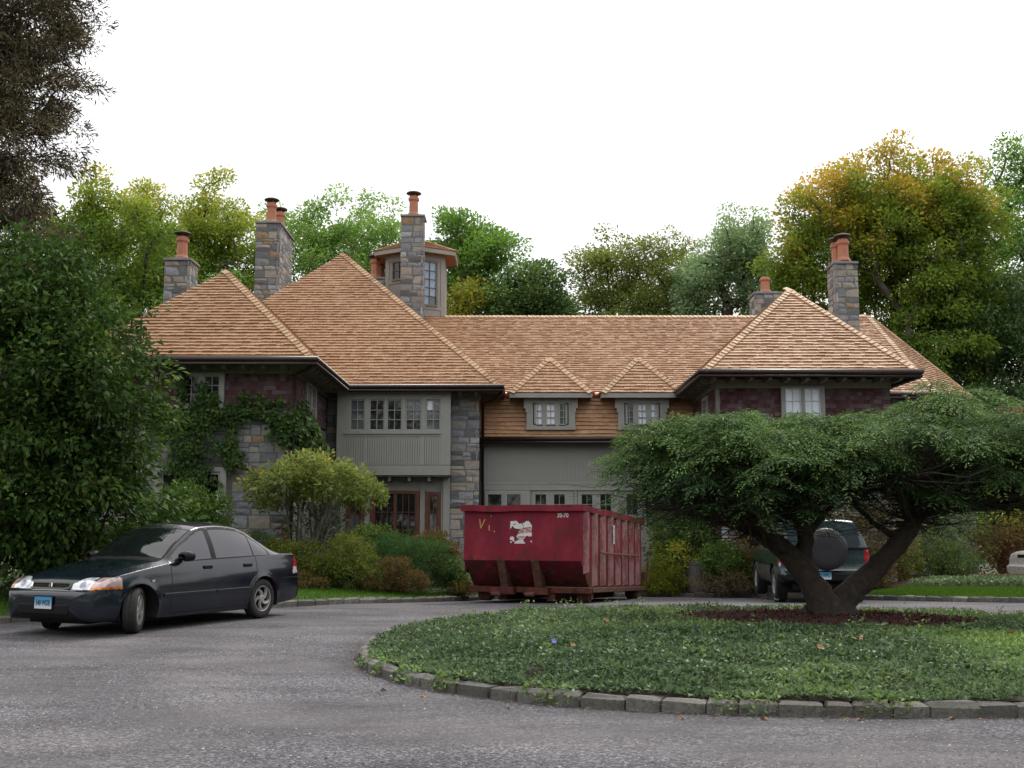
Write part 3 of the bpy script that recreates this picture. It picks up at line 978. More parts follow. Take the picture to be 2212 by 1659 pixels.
# hip and ridge boards, most visible first
caps(ROOFS['bay'], BF_R, B_AP, pnormal(bay[0]), pnormal(bay[1]))
caps(ROOFS['lw'], LW_FR, LW_AP, pnormal(lw[0]), pnormal(lw[1]))
caps(ROOFS['mn'], (-2.3, 36, 8.62), (8.8, 36, 8.62), pnormal(mn[0]), pnormal(mn[1]))
caps(ROOFS['rw'], RW_FL, RW_AP, pnormal(rw[0]), pnormal(rw[1]))
caps(ROOFS['rw'], RW_FR, RW_AP, pnormal(rw[0]), pnormal(rw[2]))

# ---- dormers
def dormer(cx, kinds):
    y0 = 30.62
    b = MB()
    b.box(cx - .70, cx + .70, y0 + .08, 31.9, 4.20, 5.2)
    # head with stepped brackets, sill
    b.box(cx - .78, cx + .78, y0 - .05, 31.6, 5.0, 5.19)
    for s_ in (-1, 1): b.box(cx + s_ * .69 - .09, cx + s_ * .69 + .09, y0 - .045, 31.5, 4.84, 5.0).box(cx + s_ * .66 - .07, cx + s_ * .66 + .07, y0 - .04, 31.5, 4.72, 4.84)
    b.box(cx - .72, cx + .72, y0 - .05, y0 + .2, 4.22, 4.33)
    for k in (-.56, -.185, .185, .56):
        b.box(cx + k - (.14 if abs(k) > .5 else .045), cx + k + (.14 if abs(k) > .5 else .045), y0 - .03, y0 + .09, 4.30, 5.0)
    d = b.build('dormer', M['grey_trim'], house)
    for k, g in zip((-.3725, 0, .3725), kinds):
        window(d, (cx + k - .14, y0 - .03, 4.36), EX, FRONT, .28, .63, 2, 3, g, M['grey_paint'], sash=.03, bar=.018, inset=.035, name='casement')
    ex = 1.19; ya = 30.32; yr = 31.5; ze = 5.26; zr = 6.50; yb = 30.9 + (zr - EZ) / .651
    fl, fr, ap, bk = (cx - ex, ya, ze), (cx + ex, ya, ze), (cx, yr, zr), (cx, yb, zr)
    faces = [[fl, fr, ap], [fr, (cx + ex, 30.9, ze), bk, ap], [(cx - ex, 30.9, ze), fl, ap, bk]]
    b = MB()
    for f in faces:
        n = pnormal(f); top = [Vector(p) - n * .006 for p in f]
        b.add(top, [tuple(range(len(f)))])
    b.box(cx - ex + .03, cx + ex - .03, ya + .04, 31.6, ze - .03, ze - .01)
    b.build('dormer_roof', M['cedar'], d)
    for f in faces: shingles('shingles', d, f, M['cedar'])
    MB().box(cx - ex, cx + ex, ya - .01, ya + .03, ze - .14, ze - .012).box(cx - ex, cx - ex + .03, ya + .03, 31.4, ze - .139, ze - .014).box(cx + ex - .03, cx + ex, ya + .03, 31.4, ze - .139, ze - .014).build('fascia', M['grey_trim'], d)
    caps(d, fl, ap, pnormal(faces[0]), pnormal(faces[2])); caps(d, fr, ap, pnormal(faces[0]), pnormal(faces[1]))
dormer(1.12, ('glass_pale', 'glass_pale', 'glass_mid'))
dormer(3.76, ('glass_mid', 'glass_pale', 'glass_pale'))
for x0, x1 in ((-0.42, -0.11), (2.33, 2.57), (4.97, 5.2)):
    b = MB().tube([(x0, 30.86, EZ - .03), (x1, 30.86, EZ - .03)], .07, 8)
    b.build('copper_gutter', M['copper'], house, smooth=True)

caps(ROOFS['rr'], (12.46, 30.9, EZ), R_END, pnormal(rr_[0]), pnormal(rr_[1]))
caps(ROOFS['rr'], (14.52, 32.9, EZ), R_END, pnormal(rr_[1]), pnormal(rr_[2]))
caps(ROOFS['rr'], (9.9, 36, 8.65), R_END, pnormal(rr_[0]), (0, .55, .83))

gz0 = -0.75
# ---- left wing: stone below, red shingles above
LWX0, LWX1, LWY = -10.0, -5.2, 25.0
lo = MB().box(LWX0, LWX1, LWY + .05, 30.5, gz0, 4.08).build('wall', M['mortar'], house)
tag(lo, 'stone lower wall under the climbing ivy')
winz = 2.95
stonework(lo, (LWX0, LWY + .05, -.35), EX, FRONT, LWX0 * -1 - 8.3, 4.4, single=False)
stonework(lo, (-8.3, LWY + .05, -.35), EX, FRONT, 3.1, 4.40,
          skip=lambda x, z: (-8.3 + x) < -6.66 and z < winz + .35 + .05)
MB().box(LWX0 - .03, LWX1 + .05, LWY - .06, LWY + .1, 4.05, 4.14).build('ledge', M['capstone'], lo, bevel=.012)
stonework(lo, (LWX1 - .05, LWY + .05, -.35), (0, 1, 0), (1, 0, 0), 4.9, 4.4, single=False)
up_ = MB().box(LWX0, LWX1 - .02, LWY + .03, 30.5, 4.14, 5.22).build('wall', M['red_shingle'], house)
tag(up_, 'weathered dark red shingled upper wall')
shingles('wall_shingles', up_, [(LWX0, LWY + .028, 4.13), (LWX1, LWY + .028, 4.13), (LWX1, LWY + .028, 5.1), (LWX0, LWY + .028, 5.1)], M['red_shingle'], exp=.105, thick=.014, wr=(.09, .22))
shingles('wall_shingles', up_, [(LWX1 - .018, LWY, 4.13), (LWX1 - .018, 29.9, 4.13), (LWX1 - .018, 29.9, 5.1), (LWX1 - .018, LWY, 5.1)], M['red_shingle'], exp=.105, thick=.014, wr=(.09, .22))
b = MB().box(LWX0 - .02, LWX1 + .02, LWY - .03, LWY + .02, 5.04, 5.24).box(LWX1, LWX1 + .03, LWY + .02, 29.9, 5.04, 5.24)
b.build('frieze_board', M['dark_trim'], up_)

def casing(parent, x0, x1, z0, z1, y, t=.1, mat='grey_trim', head=.06, mull=()):
    b = MB().box(x0 - t, x0, y - .075, y + .05, z0 - .06, z1 + head).box(x1, x1 + t, y - .075, y + .05, z0 - .06, z1 + head)
    b.box(x0, x1, y - .08, y + .05, z1, z1 + head)
    b.box(x0 - t - .02, x1 + t + .02, y - .11, y + .05, z0 - .1, z0 - .06)
    b.box(x0, x1, y - .074, y + .05, z0 - .06, z0)
    for m in mull: b.box(m - .045, m + .045, y - .07, y + .05, z0, z1)
    return b.build('window_casing', M[mat], parent)
cs = casing(up_, -7.78, -6.9, 4.30, 5.0, LWY, mull=(-7.34,))
for x in (-7.78, -7.295): window(up_, (x, LWY - .055, 4.30), EX, FRONT, .395, .70, 2, 3, 'glass_dark', M['grey_paint'], sash=.035, bar=.02)
cs = casing(lo, -8.2, -6.82, 0.2, 2.72, LWY, t=.14, head=.1, mull=(-7.5,))
for x in (-8.2, -7.455): window(lo, (x, LWY - .055, 0.2), EX, FRONT, .635, 2.5, 2, 5, 'glass_dark', M['grey_paint'], sash=.045, bar=.02)
# window in the return wall
b = MB().box(0, 0.08, -.035, .03, 0, .9).box(.92, 1.0, -.035, .03, 0, .9)
Mr = frame_M((LWX1, 26.6, 4.18), (0, 1, 0), (1, 0, 0))
for a, c in ((0, .09), (.62, .71), (1.24, 1.33)): MB().box(a, c, -.05, .03, 0, .88, 0, Mr).build('window_post', M['grey_trim'], up_)
for k in (.09, .71): window(up_, Mr @ Vector((k, -.05, 0.02)), (0, 1, 0), (1, 0, 0), .53, .86, 2, 3, 'glass_dark', M['grey_paint'], sash=.04)

def rafter_tails(p0, p1, step, wallv, n_skip=0):
    """stubs of the rafters under an eave, running from the wall out to the gutter"""
    p0 = Vector(p0); p1 = Vector(p1); d = (p1 - p0); L = d.length; d.normalize(); wv = Vector(wallv)
    k = int(L / step)
    side = d
    for i in range(k + 1):
        q = p0 + d * (i * step + .1)
        b = MB()
        vs = []
        for s_ in (-.045, .045):
            for (t_, zz) in ((0.06, -.06), (.06, -.12), (.22, -.20), (.98, -.20), (.98, -.02)):
                vs.append(q + side * s_ + Vector((0, 0, zz)) + wv * t_)
        b.add(vs, [(0, 1, 2, 3, 4), (9, 8, 7, 6, 5), (0, 5, 6, 1), (1, 6, 7, 2), (2, 7, 8, 3), (3, 8, 9, 4), (4, 9, 5, 0)])
        b.build('rafter_tail', M['dark_trim'], house)
rafter_tails((-8.2, 24.42, EZ), (-5.0, 24.42, EZ), .46, (0, .6, 0))
rafter_tails((-4.62, 24.9, EZ), (-4.62, 29.0, EZ), .5, (-.56, 0, 0))
rafter_tails((5.0, 26.45, EZ), (9.9, 26.45, EZ), .47, (0, .72, 0))
rafter_tails((4.8, 30.8, EZ), (4.8, 27.2, EZ), .5, (.48, 0, 0))
rafter_tails((-1.55, 29.3, EZ), (-.9, 29.3, EZ), .45, (0, .55, 0))
rafter_tails((10.6, 30.95, EZ), (12.0, 30.95, EZ), .5, (0, .5, 0))
# flat soffit boards above the tails
for q in ((-10.4, -4.62, 24.45, 25.02, EZ - .045, EZ - .03), (-5.18, -4.62, 25.02, 29.9, EZ - .045, EZ - .03), (-1.7, -.35, 29.3, 30.85, EZ - .045, EZ - .03),
          (4.82, 10.15, 26.46, 27.2, EZ - .045, EZ - .03), (4.82, 5.3, 27.2, 30.85, EZ - .046, EZ - .031), (9.7, 10.15, 27.2, 30.85, EZ - .046, EZ - .031), (9.7, 12.4, 30.96, 31.6, EZ - .045, EZ - .032)):
    MB().box(*q).build('soffit', M['dark_trim'], house)
gutter([(-10.5, 24.33, EZ - .01), (-4.53, 24.33, EZ - .01), (-4.53, 29.2, EZ - .01), (-.25, 29.2, EZ - .01), (-.25, 31.1, EZ - .01)])
gutter([(4.71, 31.1, EZ - .01), (4.71, 26.36, EZ - .01), (10.25, 26.36, EZ - .01), (10.25, 30.9, EZ - .01)])
gutter([(-.9, 30.56, 3.96), (5.3, 30.56, 3.96)], .065)
gutter([(9.6, 30.86, EZ - .01), (12.48, 30.86, EZ - .01), (14.56, 32.88, EZ - .01)])
# downspouts
for pts in ([(-.27, 29.3, EZ - .1), (-.4, 29.75, EZ - .25), (-.84, 30.55, 4.95), (-.84, 30.55, -.3)],
            [(-4.6, 24.5, EZ - .1), (-4.8, 24.7, EZ - .2), (-5.13, 24.93, 5.0), (-5.13, 24.93, 4.2), (-5.13, 24.93, -.3)]):
    MB().tube(pts, .042, 8).build('downspout', M['gutter'], house, smooth=True)

# ---- bay: grey boarded box over the french doors
BX0, BX1, BY = -4.86, -1.72, 29.5
wl = MB().box(-5.3, BX0 + .05, 29.95, 30.4, gz0, EZ - .05).build('wall', M['mortar'], house)
stonework(wl, (-5.3, 29.95, -.3), EX, FRONT, .42, 5.4, single=False)
bx = MB().box(BX0, BX1, BY + .11, 31, 2.87, EZ - .04).build('bay_box', M['grey_paint'], house)
b = MB()
t = BY - .015
b.box(BX0 - .01, BX1 + .01, t - .012, BY + .12, 5.03, 5.22)                       # head board
b.box(BX0 - .01, BX0 + .2, t, BY + .12, 3.14, 5.03).box(BX1 - .25, BX1 + .01, t, BY + .12, 3.14, 5.03)
b.box(BX0 - .01, BX1 + .01, t - .004, BY + .12, 2.86, 3.13)                       # bottom board
b.box(BX0 + .2, BX1 - .25, t - .045, BY + .05, 4.0, 4.045)                        # sill
b.box(BX0 + .2, BX1 - .25, t - .006, BY + .04, 3.93, 4.0)
for x in (-4.08, -2.52): b.box(x - .04, x + .04, t - .002, BY + .04, 3.14, 3.93)
for x0, x1 in ((BX0 + .2, -4.52), (-4.10, -3.98), (-3.55, -3.49), (-3.06, -2.97), (-2.52, -2.40), (-1.99, BX1 - .25)):
    b.box(x0, x1, t, BY + .12, 4.045, 5.03)
b.box(-4.52, -1.99, t - .002, BY + .12, 4.975, 5.03).box(-4.52, -1.99, t - .002, BY + .12, 4.045, 4.10)
b.build('bay_trim', M['grey_trim'], bx)
planks(bx, (BX0 + .2, BY + .01, 3.14), EX, FRONT, BX1 - .25 - BX0 - .2, .79, .066, M['grey_paint'])
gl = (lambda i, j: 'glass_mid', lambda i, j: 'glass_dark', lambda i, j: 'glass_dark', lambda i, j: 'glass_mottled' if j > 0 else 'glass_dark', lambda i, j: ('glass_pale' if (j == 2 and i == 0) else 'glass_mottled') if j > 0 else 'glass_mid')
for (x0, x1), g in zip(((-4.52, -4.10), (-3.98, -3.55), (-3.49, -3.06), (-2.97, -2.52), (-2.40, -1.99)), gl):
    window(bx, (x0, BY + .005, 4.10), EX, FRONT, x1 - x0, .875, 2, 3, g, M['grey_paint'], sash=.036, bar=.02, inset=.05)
MB().box(BX0 + .05, BX1 - .02, BY + .06, 30.2, 2.82, 2.865).build('bay_floor', M['dark_trim'], bx)
for x in np.arange(-4.5, -1.8, .55):
    MB().box(x - .04, x + .04, BY + .1, 30.12, 2.70, 2.819).build('bay_bracket', M['dark_trim'], house)
DY = 30.1
dw = MB().box(BX0, BX1 + .02, DY + .11, 31, gz0, 2.82).box(BX0, BX1 + .02, DY + .03, DY + .11, 2.42, 2.82).box(-1.93, -1.73, DY - .12, DY + .02, gz0, 2.82).box(-1.99, -1.94, DY - .06, DY + .02, gz0, 2.75).build('wall', M['grey_paint'], house)
tag(dw, 'grey boarded wall round the brown french doors')
planks(dw, (-4.86, DY, -.3), EX, FRONT, .2, 3.12, .1, M['grey_paint'])
planks(dw, (-4.135, DY, -.3), EX, FRONT, .15, 3.0, .15, M['grey_trim'])
planks(dw, (-2.59, DY, -.3), EX, FRONT, .155, 3.0, .155, M['grey_trim'])
def arched(x0, x1, leafs, cols, rows, z1, rise, drop, gls):
    """brown timber door or side light with a gently arched head"""
    b = MB()
    N = 10
    def top(x):
        u = (x - (-3.28)) / 1.35
        return z1 - drop * u * u
    xs = [x0 + (x1 - x0) * i / N for i in range(N + 1)]
    for i in range(N):
        a, c = xs[i], xs[i + 1]
        b.add([(a, DY - .05, top(a) - .09), (c, DY - .05, top(c) - .09), (c, DY - .05, top(c)), (a, DY - .05, top(a)),
               (a, DY + .03, top(a) - .09), (c, DY + .03, top(c) - .09), (c, DY + .03, top(c)), (a, DY + .03, top(a))],
              [(0, 1, 2, 3), (0, 4, 5, 1), (3, 2, 6, 7)])
    b.box(x0, x0 + .085, DY - .049, DY + .03, -.25, top(x0) - .05).box(x1 - .085, x1, DY - .049, DY + .03, -.25, top(x1) - .05)
    d = b.build('french_door' if leafs > 1 else 'side_light', M['red_wood'], house)
    wl_ = (x1 - x0 - .17) / leafs
    for k in range(leafs):
        window(d, (x0 + .085 + k * wl_, DY - .01, -.2), EX, FRONT, wl_, top((x0 + x1) / 2) - .06 + .2 - .02 * (leafs == 1), cols, rows, gls, M['red_wood'], sash=.045, bar=.02, inset=.03, name='door_leaf' if leafs > 1 else 'sash')
    return d
arched(-3.97, -2.60, 2, 3, 5, 2.46, .05, .06, 'glass_dark')
arched(-4.65, -4.14, 1, 2, 5, 2.46, .05, .06, lambda i, j: 'glass_dark' if j == 4 else 'glass_mid')  # both side lights: grey reflection in the lower panes painted into the glass
arched(-2.43, -1.99, 1, 2, 5, 2.46, .05, .06, lambda i, j: 'glass_dark' if j == 4 else 'glass_mid')
# stone pillar
pil = MB().box(-1.68, -.95, 29.95, 31.3, gz0, 5.02).build('wall', M['mortar'], house)
tag(pil, 'stone pillar between the bay and the garage wall')
stonework(pil, (-1.73, 29.95, -.35), EX, FRONT, .81, 5.38, hr=(.15, .31), wr=(.2, .46))
stonework(pil, (-.97, 29.93, -.35), (0, 1, 0), (1, 0, 0), 1.1, 5.38, single=False)
MB().box(-1.76, -.88, 29.86, 30.2, 5.03, 5.24).build('frieze_board', M['dark_trim'], pil)

# ---- garage wall
GY = 31.0
gw = MB().box(-.95, 5.35, GY + .09, 31.6, gz0, 4.0).build('wall', M['grey_paint'], house)
tag(gw, 'grey boarded garage wall')
planks(gw, (-.9, GY, 2.76), EX, FRONT, 6.2, 1.16, .078, M['grey_paint'])
MB().box(-.9, 5.3, GY - .03, GY + .03, 2.66, 2.757).box(-.9, 5.3, GY - .024, GY + .10, 2.5, 2.655).box(.53, .57, GY - .02, GY + .1, gz0, 2.5).box(1.79, 1.89, GY - .02, GY + .1, gz0, 2.5).box(3.11, 3.19, GY - .02, GY + .1, gz0, 2.5).box(4.41, 5.3, GY - .02, GY + .1, gz0, 2.5).box(-.9, -.79, GY - .02, GY + .1, gz0, 2.5).build('band_board', M['grey_trim'], gw)
def garage_door(x0, x1, cols, rows, panes, hood):
    b = MB().box(x0, x1, GY - .04, GY + .10, gz0, 1.78)
    z0, z1 = 1.80, 2.38
    b.box(x0, x1, GY - .045, GY + .10, z1, 2.49)
    xs = [x0] + [v for p in panes for v in p] + [x1]
    for i in range(0, len(xs), 2): b.box(xs[i], xs[i + 1], GY - .041, GY + .10, 1.78, z1)
    mid = (panes[0][1] + panes[1][0]) / 2
    b.box(mid - .012, mid + .012, GY - .052, GY - .04, gz0, 2.48)
    if hood: b.box(x0 - .03, x1 + .03, GY - .09, GY, 2.495, 2.53)
    d = b.build('garage_door', M['grey_paint'], house)
    for p in panes:
        window(d, (p[0], GY - .03, 1.79), EX, FRONT, p[1] - p[0], .60, cols, rows, 'glass_dark', M['grey_trim'], sash=.018, bar=.016, inset=.03, name='door_window')
garage_door(-.78, .52, 1, 1, ((-.71, -.29), (-.16, .26)), False)
garage_door(.58, 1.78, 2, 2, ((.66, 1.00), (1.20, 1.54)), True)
garage_door(1.90, 3.1, 2, 2, ((2.0, 2.34), (2.54, 2.88)), True)
garage_door(3.2, 4.4, 2, 2, ((3.3, 3.64), (3.84, 4.18)), True)

# ---- right wing
RWY = 27.2
rwl = MB().box(5.3, 9.72, RWY + .03, 31.5, gz0, 5.2).build('wall', M['red_shingle'], house)
tag(rwl, 'dark red shingled wall of the right wing')
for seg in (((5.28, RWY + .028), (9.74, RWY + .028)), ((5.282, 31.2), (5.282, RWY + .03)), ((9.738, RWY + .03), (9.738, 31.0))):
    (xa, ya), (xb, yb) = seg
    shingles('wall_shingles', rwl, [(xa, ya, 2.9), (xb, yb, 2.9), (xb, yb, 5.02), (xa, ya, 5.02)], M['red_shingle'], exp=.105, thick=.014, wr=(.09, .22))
MB().box(5.26, 9.76, RWY - .03, RWY + .02, 4.98, 5.22).box(5.22, 5.27, RWY + .02, 31.0, 4.98, 5.22).build('frieze_board', M['dark_trim'], rwl)
b = MB().box(5.24, 5.34, RWY - .02, RWY + .05, 2.9, 4.98).build('corner_board', M['dark_trim'], rwl)
cs = casing(rwl, 7.02, 7.92, 4.02, 4.97, RWY, t=.11, mull=(7.47,))
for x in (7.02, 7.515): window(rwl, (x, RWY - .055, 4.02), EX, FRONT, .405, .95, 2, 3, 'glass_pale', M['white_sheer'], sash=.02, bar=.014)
bb = MB().lathe([(.062, 0), (.075, 0), (.075, .006), (.062, .006)], 24, M=frame_M((7.36, RWY - .065, 4.28), EX, FRONT) @ Matrix.Rotation(math.pi / 2, 4, 'X'))
bb.box(-.05, .05, -.004, .004, .0, .022, 0, frame_M((7.36, RWY - .06, 4.28), EX, FRONT) @ Matrix.Rotation(.3, 4, 'Y'))
bb.build('round_sticker', M['white_sheer'], rwl)
window(rwl, (5.225, 29.2, 4.1), (0, -1, 0), (-1, 0, 0), .8, .85, 2, 3, 'glass_mid', M['grey_paint'], sash=.1)
st_ = MB().box(5.32, 9.7, RWY, 31.2, gz0, 2.88).build('wall', M['mortar'], house)
stonework(st_, (5.3, RWY, -.35), EX, FRONT, 4.42, 3.2, single=False)
tag(MB().box(9.8, 13.6, 31.45, 39, gz0, 5.2).build('wall', M['grey_trim'], house), 'grey wall under the far right eave')
MB().box(-10.2, 12, 31.7, 40.5, gz0, 5.25).build('wall', M['grey_trim'], house)

# ---- chimneys
chimney(-8.85, -8.0, 35.7, 38.0, 5, 11.92, 8.0, [(-8.43, 36.2, .78, True), (-8.38, 37.3, .78, True)], ('front', 'right'), {})
chimney(-3.82, -3.01, 35.5, 36.3, 5, 12.10, 7.7, [(-3.42, 35.9, .74, True)], ('front', 'right'), {})
chimney(9.6, 10.32, 31.0, 31.85, 5, 9.30, 6.3, [(9.98, 31.28, .72, True), (9.92, 31.68, .72, True)], ('front', 'left'), {})
chimney(-10.72, -9.9, 32.0, 32.9, 3, 9.66, 6.6, [(-10.3, 32.4, .76, True)], ('front', 'right'), {})
chimney(8.6, 9.6, 37.0, 38.0, 5, 9.72, 8.4, [(9.08, 37.4, .58, False)], ('front', 'left'), {})
chimney(-5.1, -4.5, 37.0, 38.6, 5, 10.25, 9.3, [(-4.92, 37.4, .72, True), (-4.85, 38.2, .72, False)], ('front', 'right'), {})

# ---- look-out tower
TX, TY, TR = -3.44, 37.6, 1.21
hexa = lambda r: [(TX + r * math.cos(math.radians(-90 + 60 * k)), TY + r * math.sin(math.radians(-90 + 60 * k))) for k in range(6)]
hp = hexa(TR)
b = MB().add([(x, y, 6.5) for x, y in hp] + [(x, y, 11.05) for x, y in hp], [(k, (k + 1) % 6, (k + 1) % 6 + 6, k + 6) for k in range(6)])
tw = b.build('tower', M['tower_paint'], house)
for k in (0, 5):
    a, c = hp[k], hp[(k + 1) % 6]
    e = Vector((c[0] - a[0], c[1] - a[1], 0)).normalized(); n = Vector((e.y, -e.x, 0))
    Mt = frame_M((a[0], a[1], 0), e, n)
    b = MB()
    L = TR
    for x0, x1, z0, z1 in ((0, .16, 7.6, 11), (L - .16, L, 7.6, 11), (.16, L - .16, 10.78, 11.0), (.16, L - .16, 9.02 if k == 0 else 9.95, 9.12 if k == 0 else 10.05), (.16, L - .16, 7.6, 7.8)):
        b.box(x0, x1, -.025, .01, z0, z1, 0, Mt)
    b.build('tower_trim', M['tower_paint'], tw)
    window(tw, Mt @ Vector((.3, 0, 9.12 if k == 0 else 10.05)), e, n, L - .6, 1.64 if k == 0 else .72, 2, 5 if k == 0 else 2, (lambda i, j: 'glass_sky' if i == 0 or j > 0 else 'glass_mid') if k == 0 else 'glass_dark', M['dark_trim'], sash=.06, bar=.016, inset=-.035, name='tower_window')
he = hexa(1.68)
b = MB()
vs = [(x, y, 11.0) for x, y in hexa(1.64)] + [(x, y, 11.02) for x, y in hexa(TR * .9)]
b.add(vs, [(k, k + 6, (k + 1) % 6 + 6, (k + 1) % 6) for k in range(6)])
b.build('tower_soffit', M['tower_soffit'], tw)
b = MB()
h2 = hexa(1.66)
b.add([(x, y, 10.97) for x, y in h2] + [(x, y, 11.12) for x, y in h2] + [(x, y, 10.97) for x, y in hexa(1.6)], [(k, (k + 1) % 6, (k + 1) % 6 + 6, k + 6) for k in range(6)] + [(k, k + 12, (k + 1) % 6 + 12, (k + 1) % 6) for k in range(6)])
b.build('fascia', M['tower_paint'], tw)
ap = (TX, TY, 11.80)
b = MB().add([(x, y, 11.12) for x, y in he] + [ap], [(k, (k + 1) % 6, 6) for k in range(6)])
b.build('tower_roof', M['cedar'], tw)
fcs = [[(he[k][0], he[k][1], 11.13), (he[(k + 1) % 6][0], he[(k + 1) % 6][1], 11.13), (ap[0], ap[1], 11.81)] for k in range(6)]
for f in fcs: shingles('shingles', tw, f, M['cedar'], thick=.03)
for k in (0, 1, 5): caps(tw, fcs[k][0], fcs[k][2], pnormal(fcs[k]), pnormal(fcs[k - 1]))

# ------------------------------------------------------------------ vehicles
def paint(name, col, flake, rough=0.28):
    m, t, p, out = newmat(name)
    p.inputs['Base Color'].default_value = (*col, 1)
    v = coords(t)
    r = ramp(t, [(0.35, col), (0.7, flake)])
    t.links.new(noise_n(t, v, 1.3, 5, 0.6), r.inputs[0])
    t.links.new(r.outputs[0], p.inputs['Base Color'])
    rr = ramp(t, [(0.35, (rough * .8,) * 3), (0.7, (rough * 1.5,) * 3)])      # dusty patches
    t.links.new(noise_n(t, v, 3.0, 6, 0.7), rr.inputs[0]); t.links.new(rr.outputs[0], p.inputs['Roughness'])
    p.inputs['Coat Weight'].default_value = 0.7; p.inputs['Coat Roughness'].default_value = 0.07
    p.inputs['Metallic'].default_value = 0.25
    return m
M['car_paint'] = paint('car_paint', (0.003, 0.007, 0.014), (0.005, 0.011, 0.020), .2)
M['suv_paint'] = paint('suv_paint', (0.010, 0.028, 0.032), (0.015, 0.036, 0.040))
M['suv_lower'] = paint('suv_lower', (0.10, 0.11, 0.10), (0.13, 0.14, 0.13), .5)
M['silver_paint'] = paint('silver_paint', (0.50, 0.49, 0.45), (0.55, 0.54, 0.50))
M['black_trim'] = simple('black_trim', (0.010, 0.010, 0.011), 0.5, var=0.2, spec=0.2)
M['seam'] = simple('seam', (0.004, 0.004, 0.005), 0.8, var=0)
M['tyre'] = simple('tyre', (0.022, 0.021, 0.021), 0.85, var=0.25, scale=20, bmp=0.3)
M['alloy'] = simple('alloy', (0.42, 0.41, 0.39), 0.4, metal=0.6, var=0.15)
M['chrome'] = simple('chrome', (0.75, 0.75, 0.76), 0.12, metal=1.0, var=0.05)
M['car_glass'] = simple('car_glass', (0.022, 0.022, 0.034), 0.015, var=0.2, spec=0.9)
M['suv_glass'] = simple('suv_glass', (0.006, 0.018, 0.026), 0.05, var=.3, spec=.2)
M['screen_glass'] = simple('screen_glass', (0.006, 0.009, 0.009), 0.01, var=.2, spec=1.0)
M['plate'] = None
def plate_mat():
    m, t, p, out = newmat('plate_paint')
    v = coords(t)
    s_ = t.nodes.new('ShaderNodeSeparateXYZ'); t.links.new(v, s_.inputs[0])
    mr_ = t.nodes.new('ShaderNodeMapRange'); mr_.inputs['From Min'].default_value = -.07; mr_.inputs['From Max'].default_value = .07
    t.links.new(s_.outputs['Z'], mr_.inputs['Value'])
    r = ramp(t, [(0.1, (0.62, 0.68, 0.72)), (0.45, (0.25, 0.48, 0.66)), (0.9, (0.05, 0.28, 0.52))])
    t.links.new(mr_.outputs[0], r.inputs[0]); t.links.new(r.outputs[0], p.inputs['Base Color'])
    p.inputs['Roughness'].default_value = .4
    return m
M['plate'] = plate_mat()
M['plate_ink'] = simple('plate_ink', (0.01, 0.02, 0.06), 0.5, var=0)
def lamp_mat(name, col, rough=.08):
    m, t, p, out = newmat(name)
    v = coords(t)
    vo = t.nodes.new('ShaderNodeTexVoronoi'); vo.inputs['Scale'].default_value = 11
    t.links.new(v, vo.inputs['Vector'])
    r = ramp(t, [(0.0, tuple(c * .38 for c in col)), (0.55, col)])
    t.links.new(vo.outputs['Distance'], r.inputs[0])
    t.links.new(r.outputs[0], p.inputs['Base Color'])
    p.inputs['Roughness'].default_value = rough
    p.inputs['Metallic'].default_value = .35
    p.inputs['Coat Weight'].default_value = 1.0; p.inputs['Coat Roughness'].default_value = .03
    return m
M['lamp_clear'] = lamp_mat('lamp_clear', (0.72, 0.74, 0.78))
M['lamp_red'] = lamp_mat('lamp_red', (0.55, 0.012, 0.02))
M['lamp_pink'] = lamp_mat('lamp_pink', (0.56, 0.42, 0.42))
M['lamp_dark'] = lamp_mat('lamp_dark', (0.28, 0.30, 0.36))
M['lamp_amber'] = lamp_mat('lamp_amber', (0.75, 0.22, 0.02))
M['vinyl'] = simple('vinyl', (0.016, 0.016, 0.022), 0.42, var=0.2, bmp=0.2)
M['cabin'] = simple('cabin', (0.02, 0.02, 0.022), 0.9, var=0.2)

def pchip(x, xs, ys):
    """monotone cubic through (xs, ys)"""
    xs = np.asarray(xs, float); ys = np.asarray(ys, float)
    h = np.diff(xs); d = np.diff(ys) / h
    m = np.zeros_like(ys)
    for i in range(1, len(ys) - 1):
        if d[i - 1] * d[i] > 0:
            w1 = 2 * h[i] + h[i - 1]; w2 = h[i] + 2 * h[i - 1]
            m[i] = (w1 + w2) / (w1 / d[i - 1] + w2 / d[i])
    m[0], m[-1] = d[0], d[-1]
    i = np.clip(np.searchsorted(xs, x, side='right') - 1, 0, len(h) - 1)
    t = (x - xs[i]) / h[i]
    return ys[i] * (1 + 2 * t) * (1 - t) ** 2 + h[i] * m[i] * t * (1 - t) ** 2 + ys[i + 1] * t * t * (3 - 2 * t) + h[i] * m[i + 1] * t * t * (t - 1)

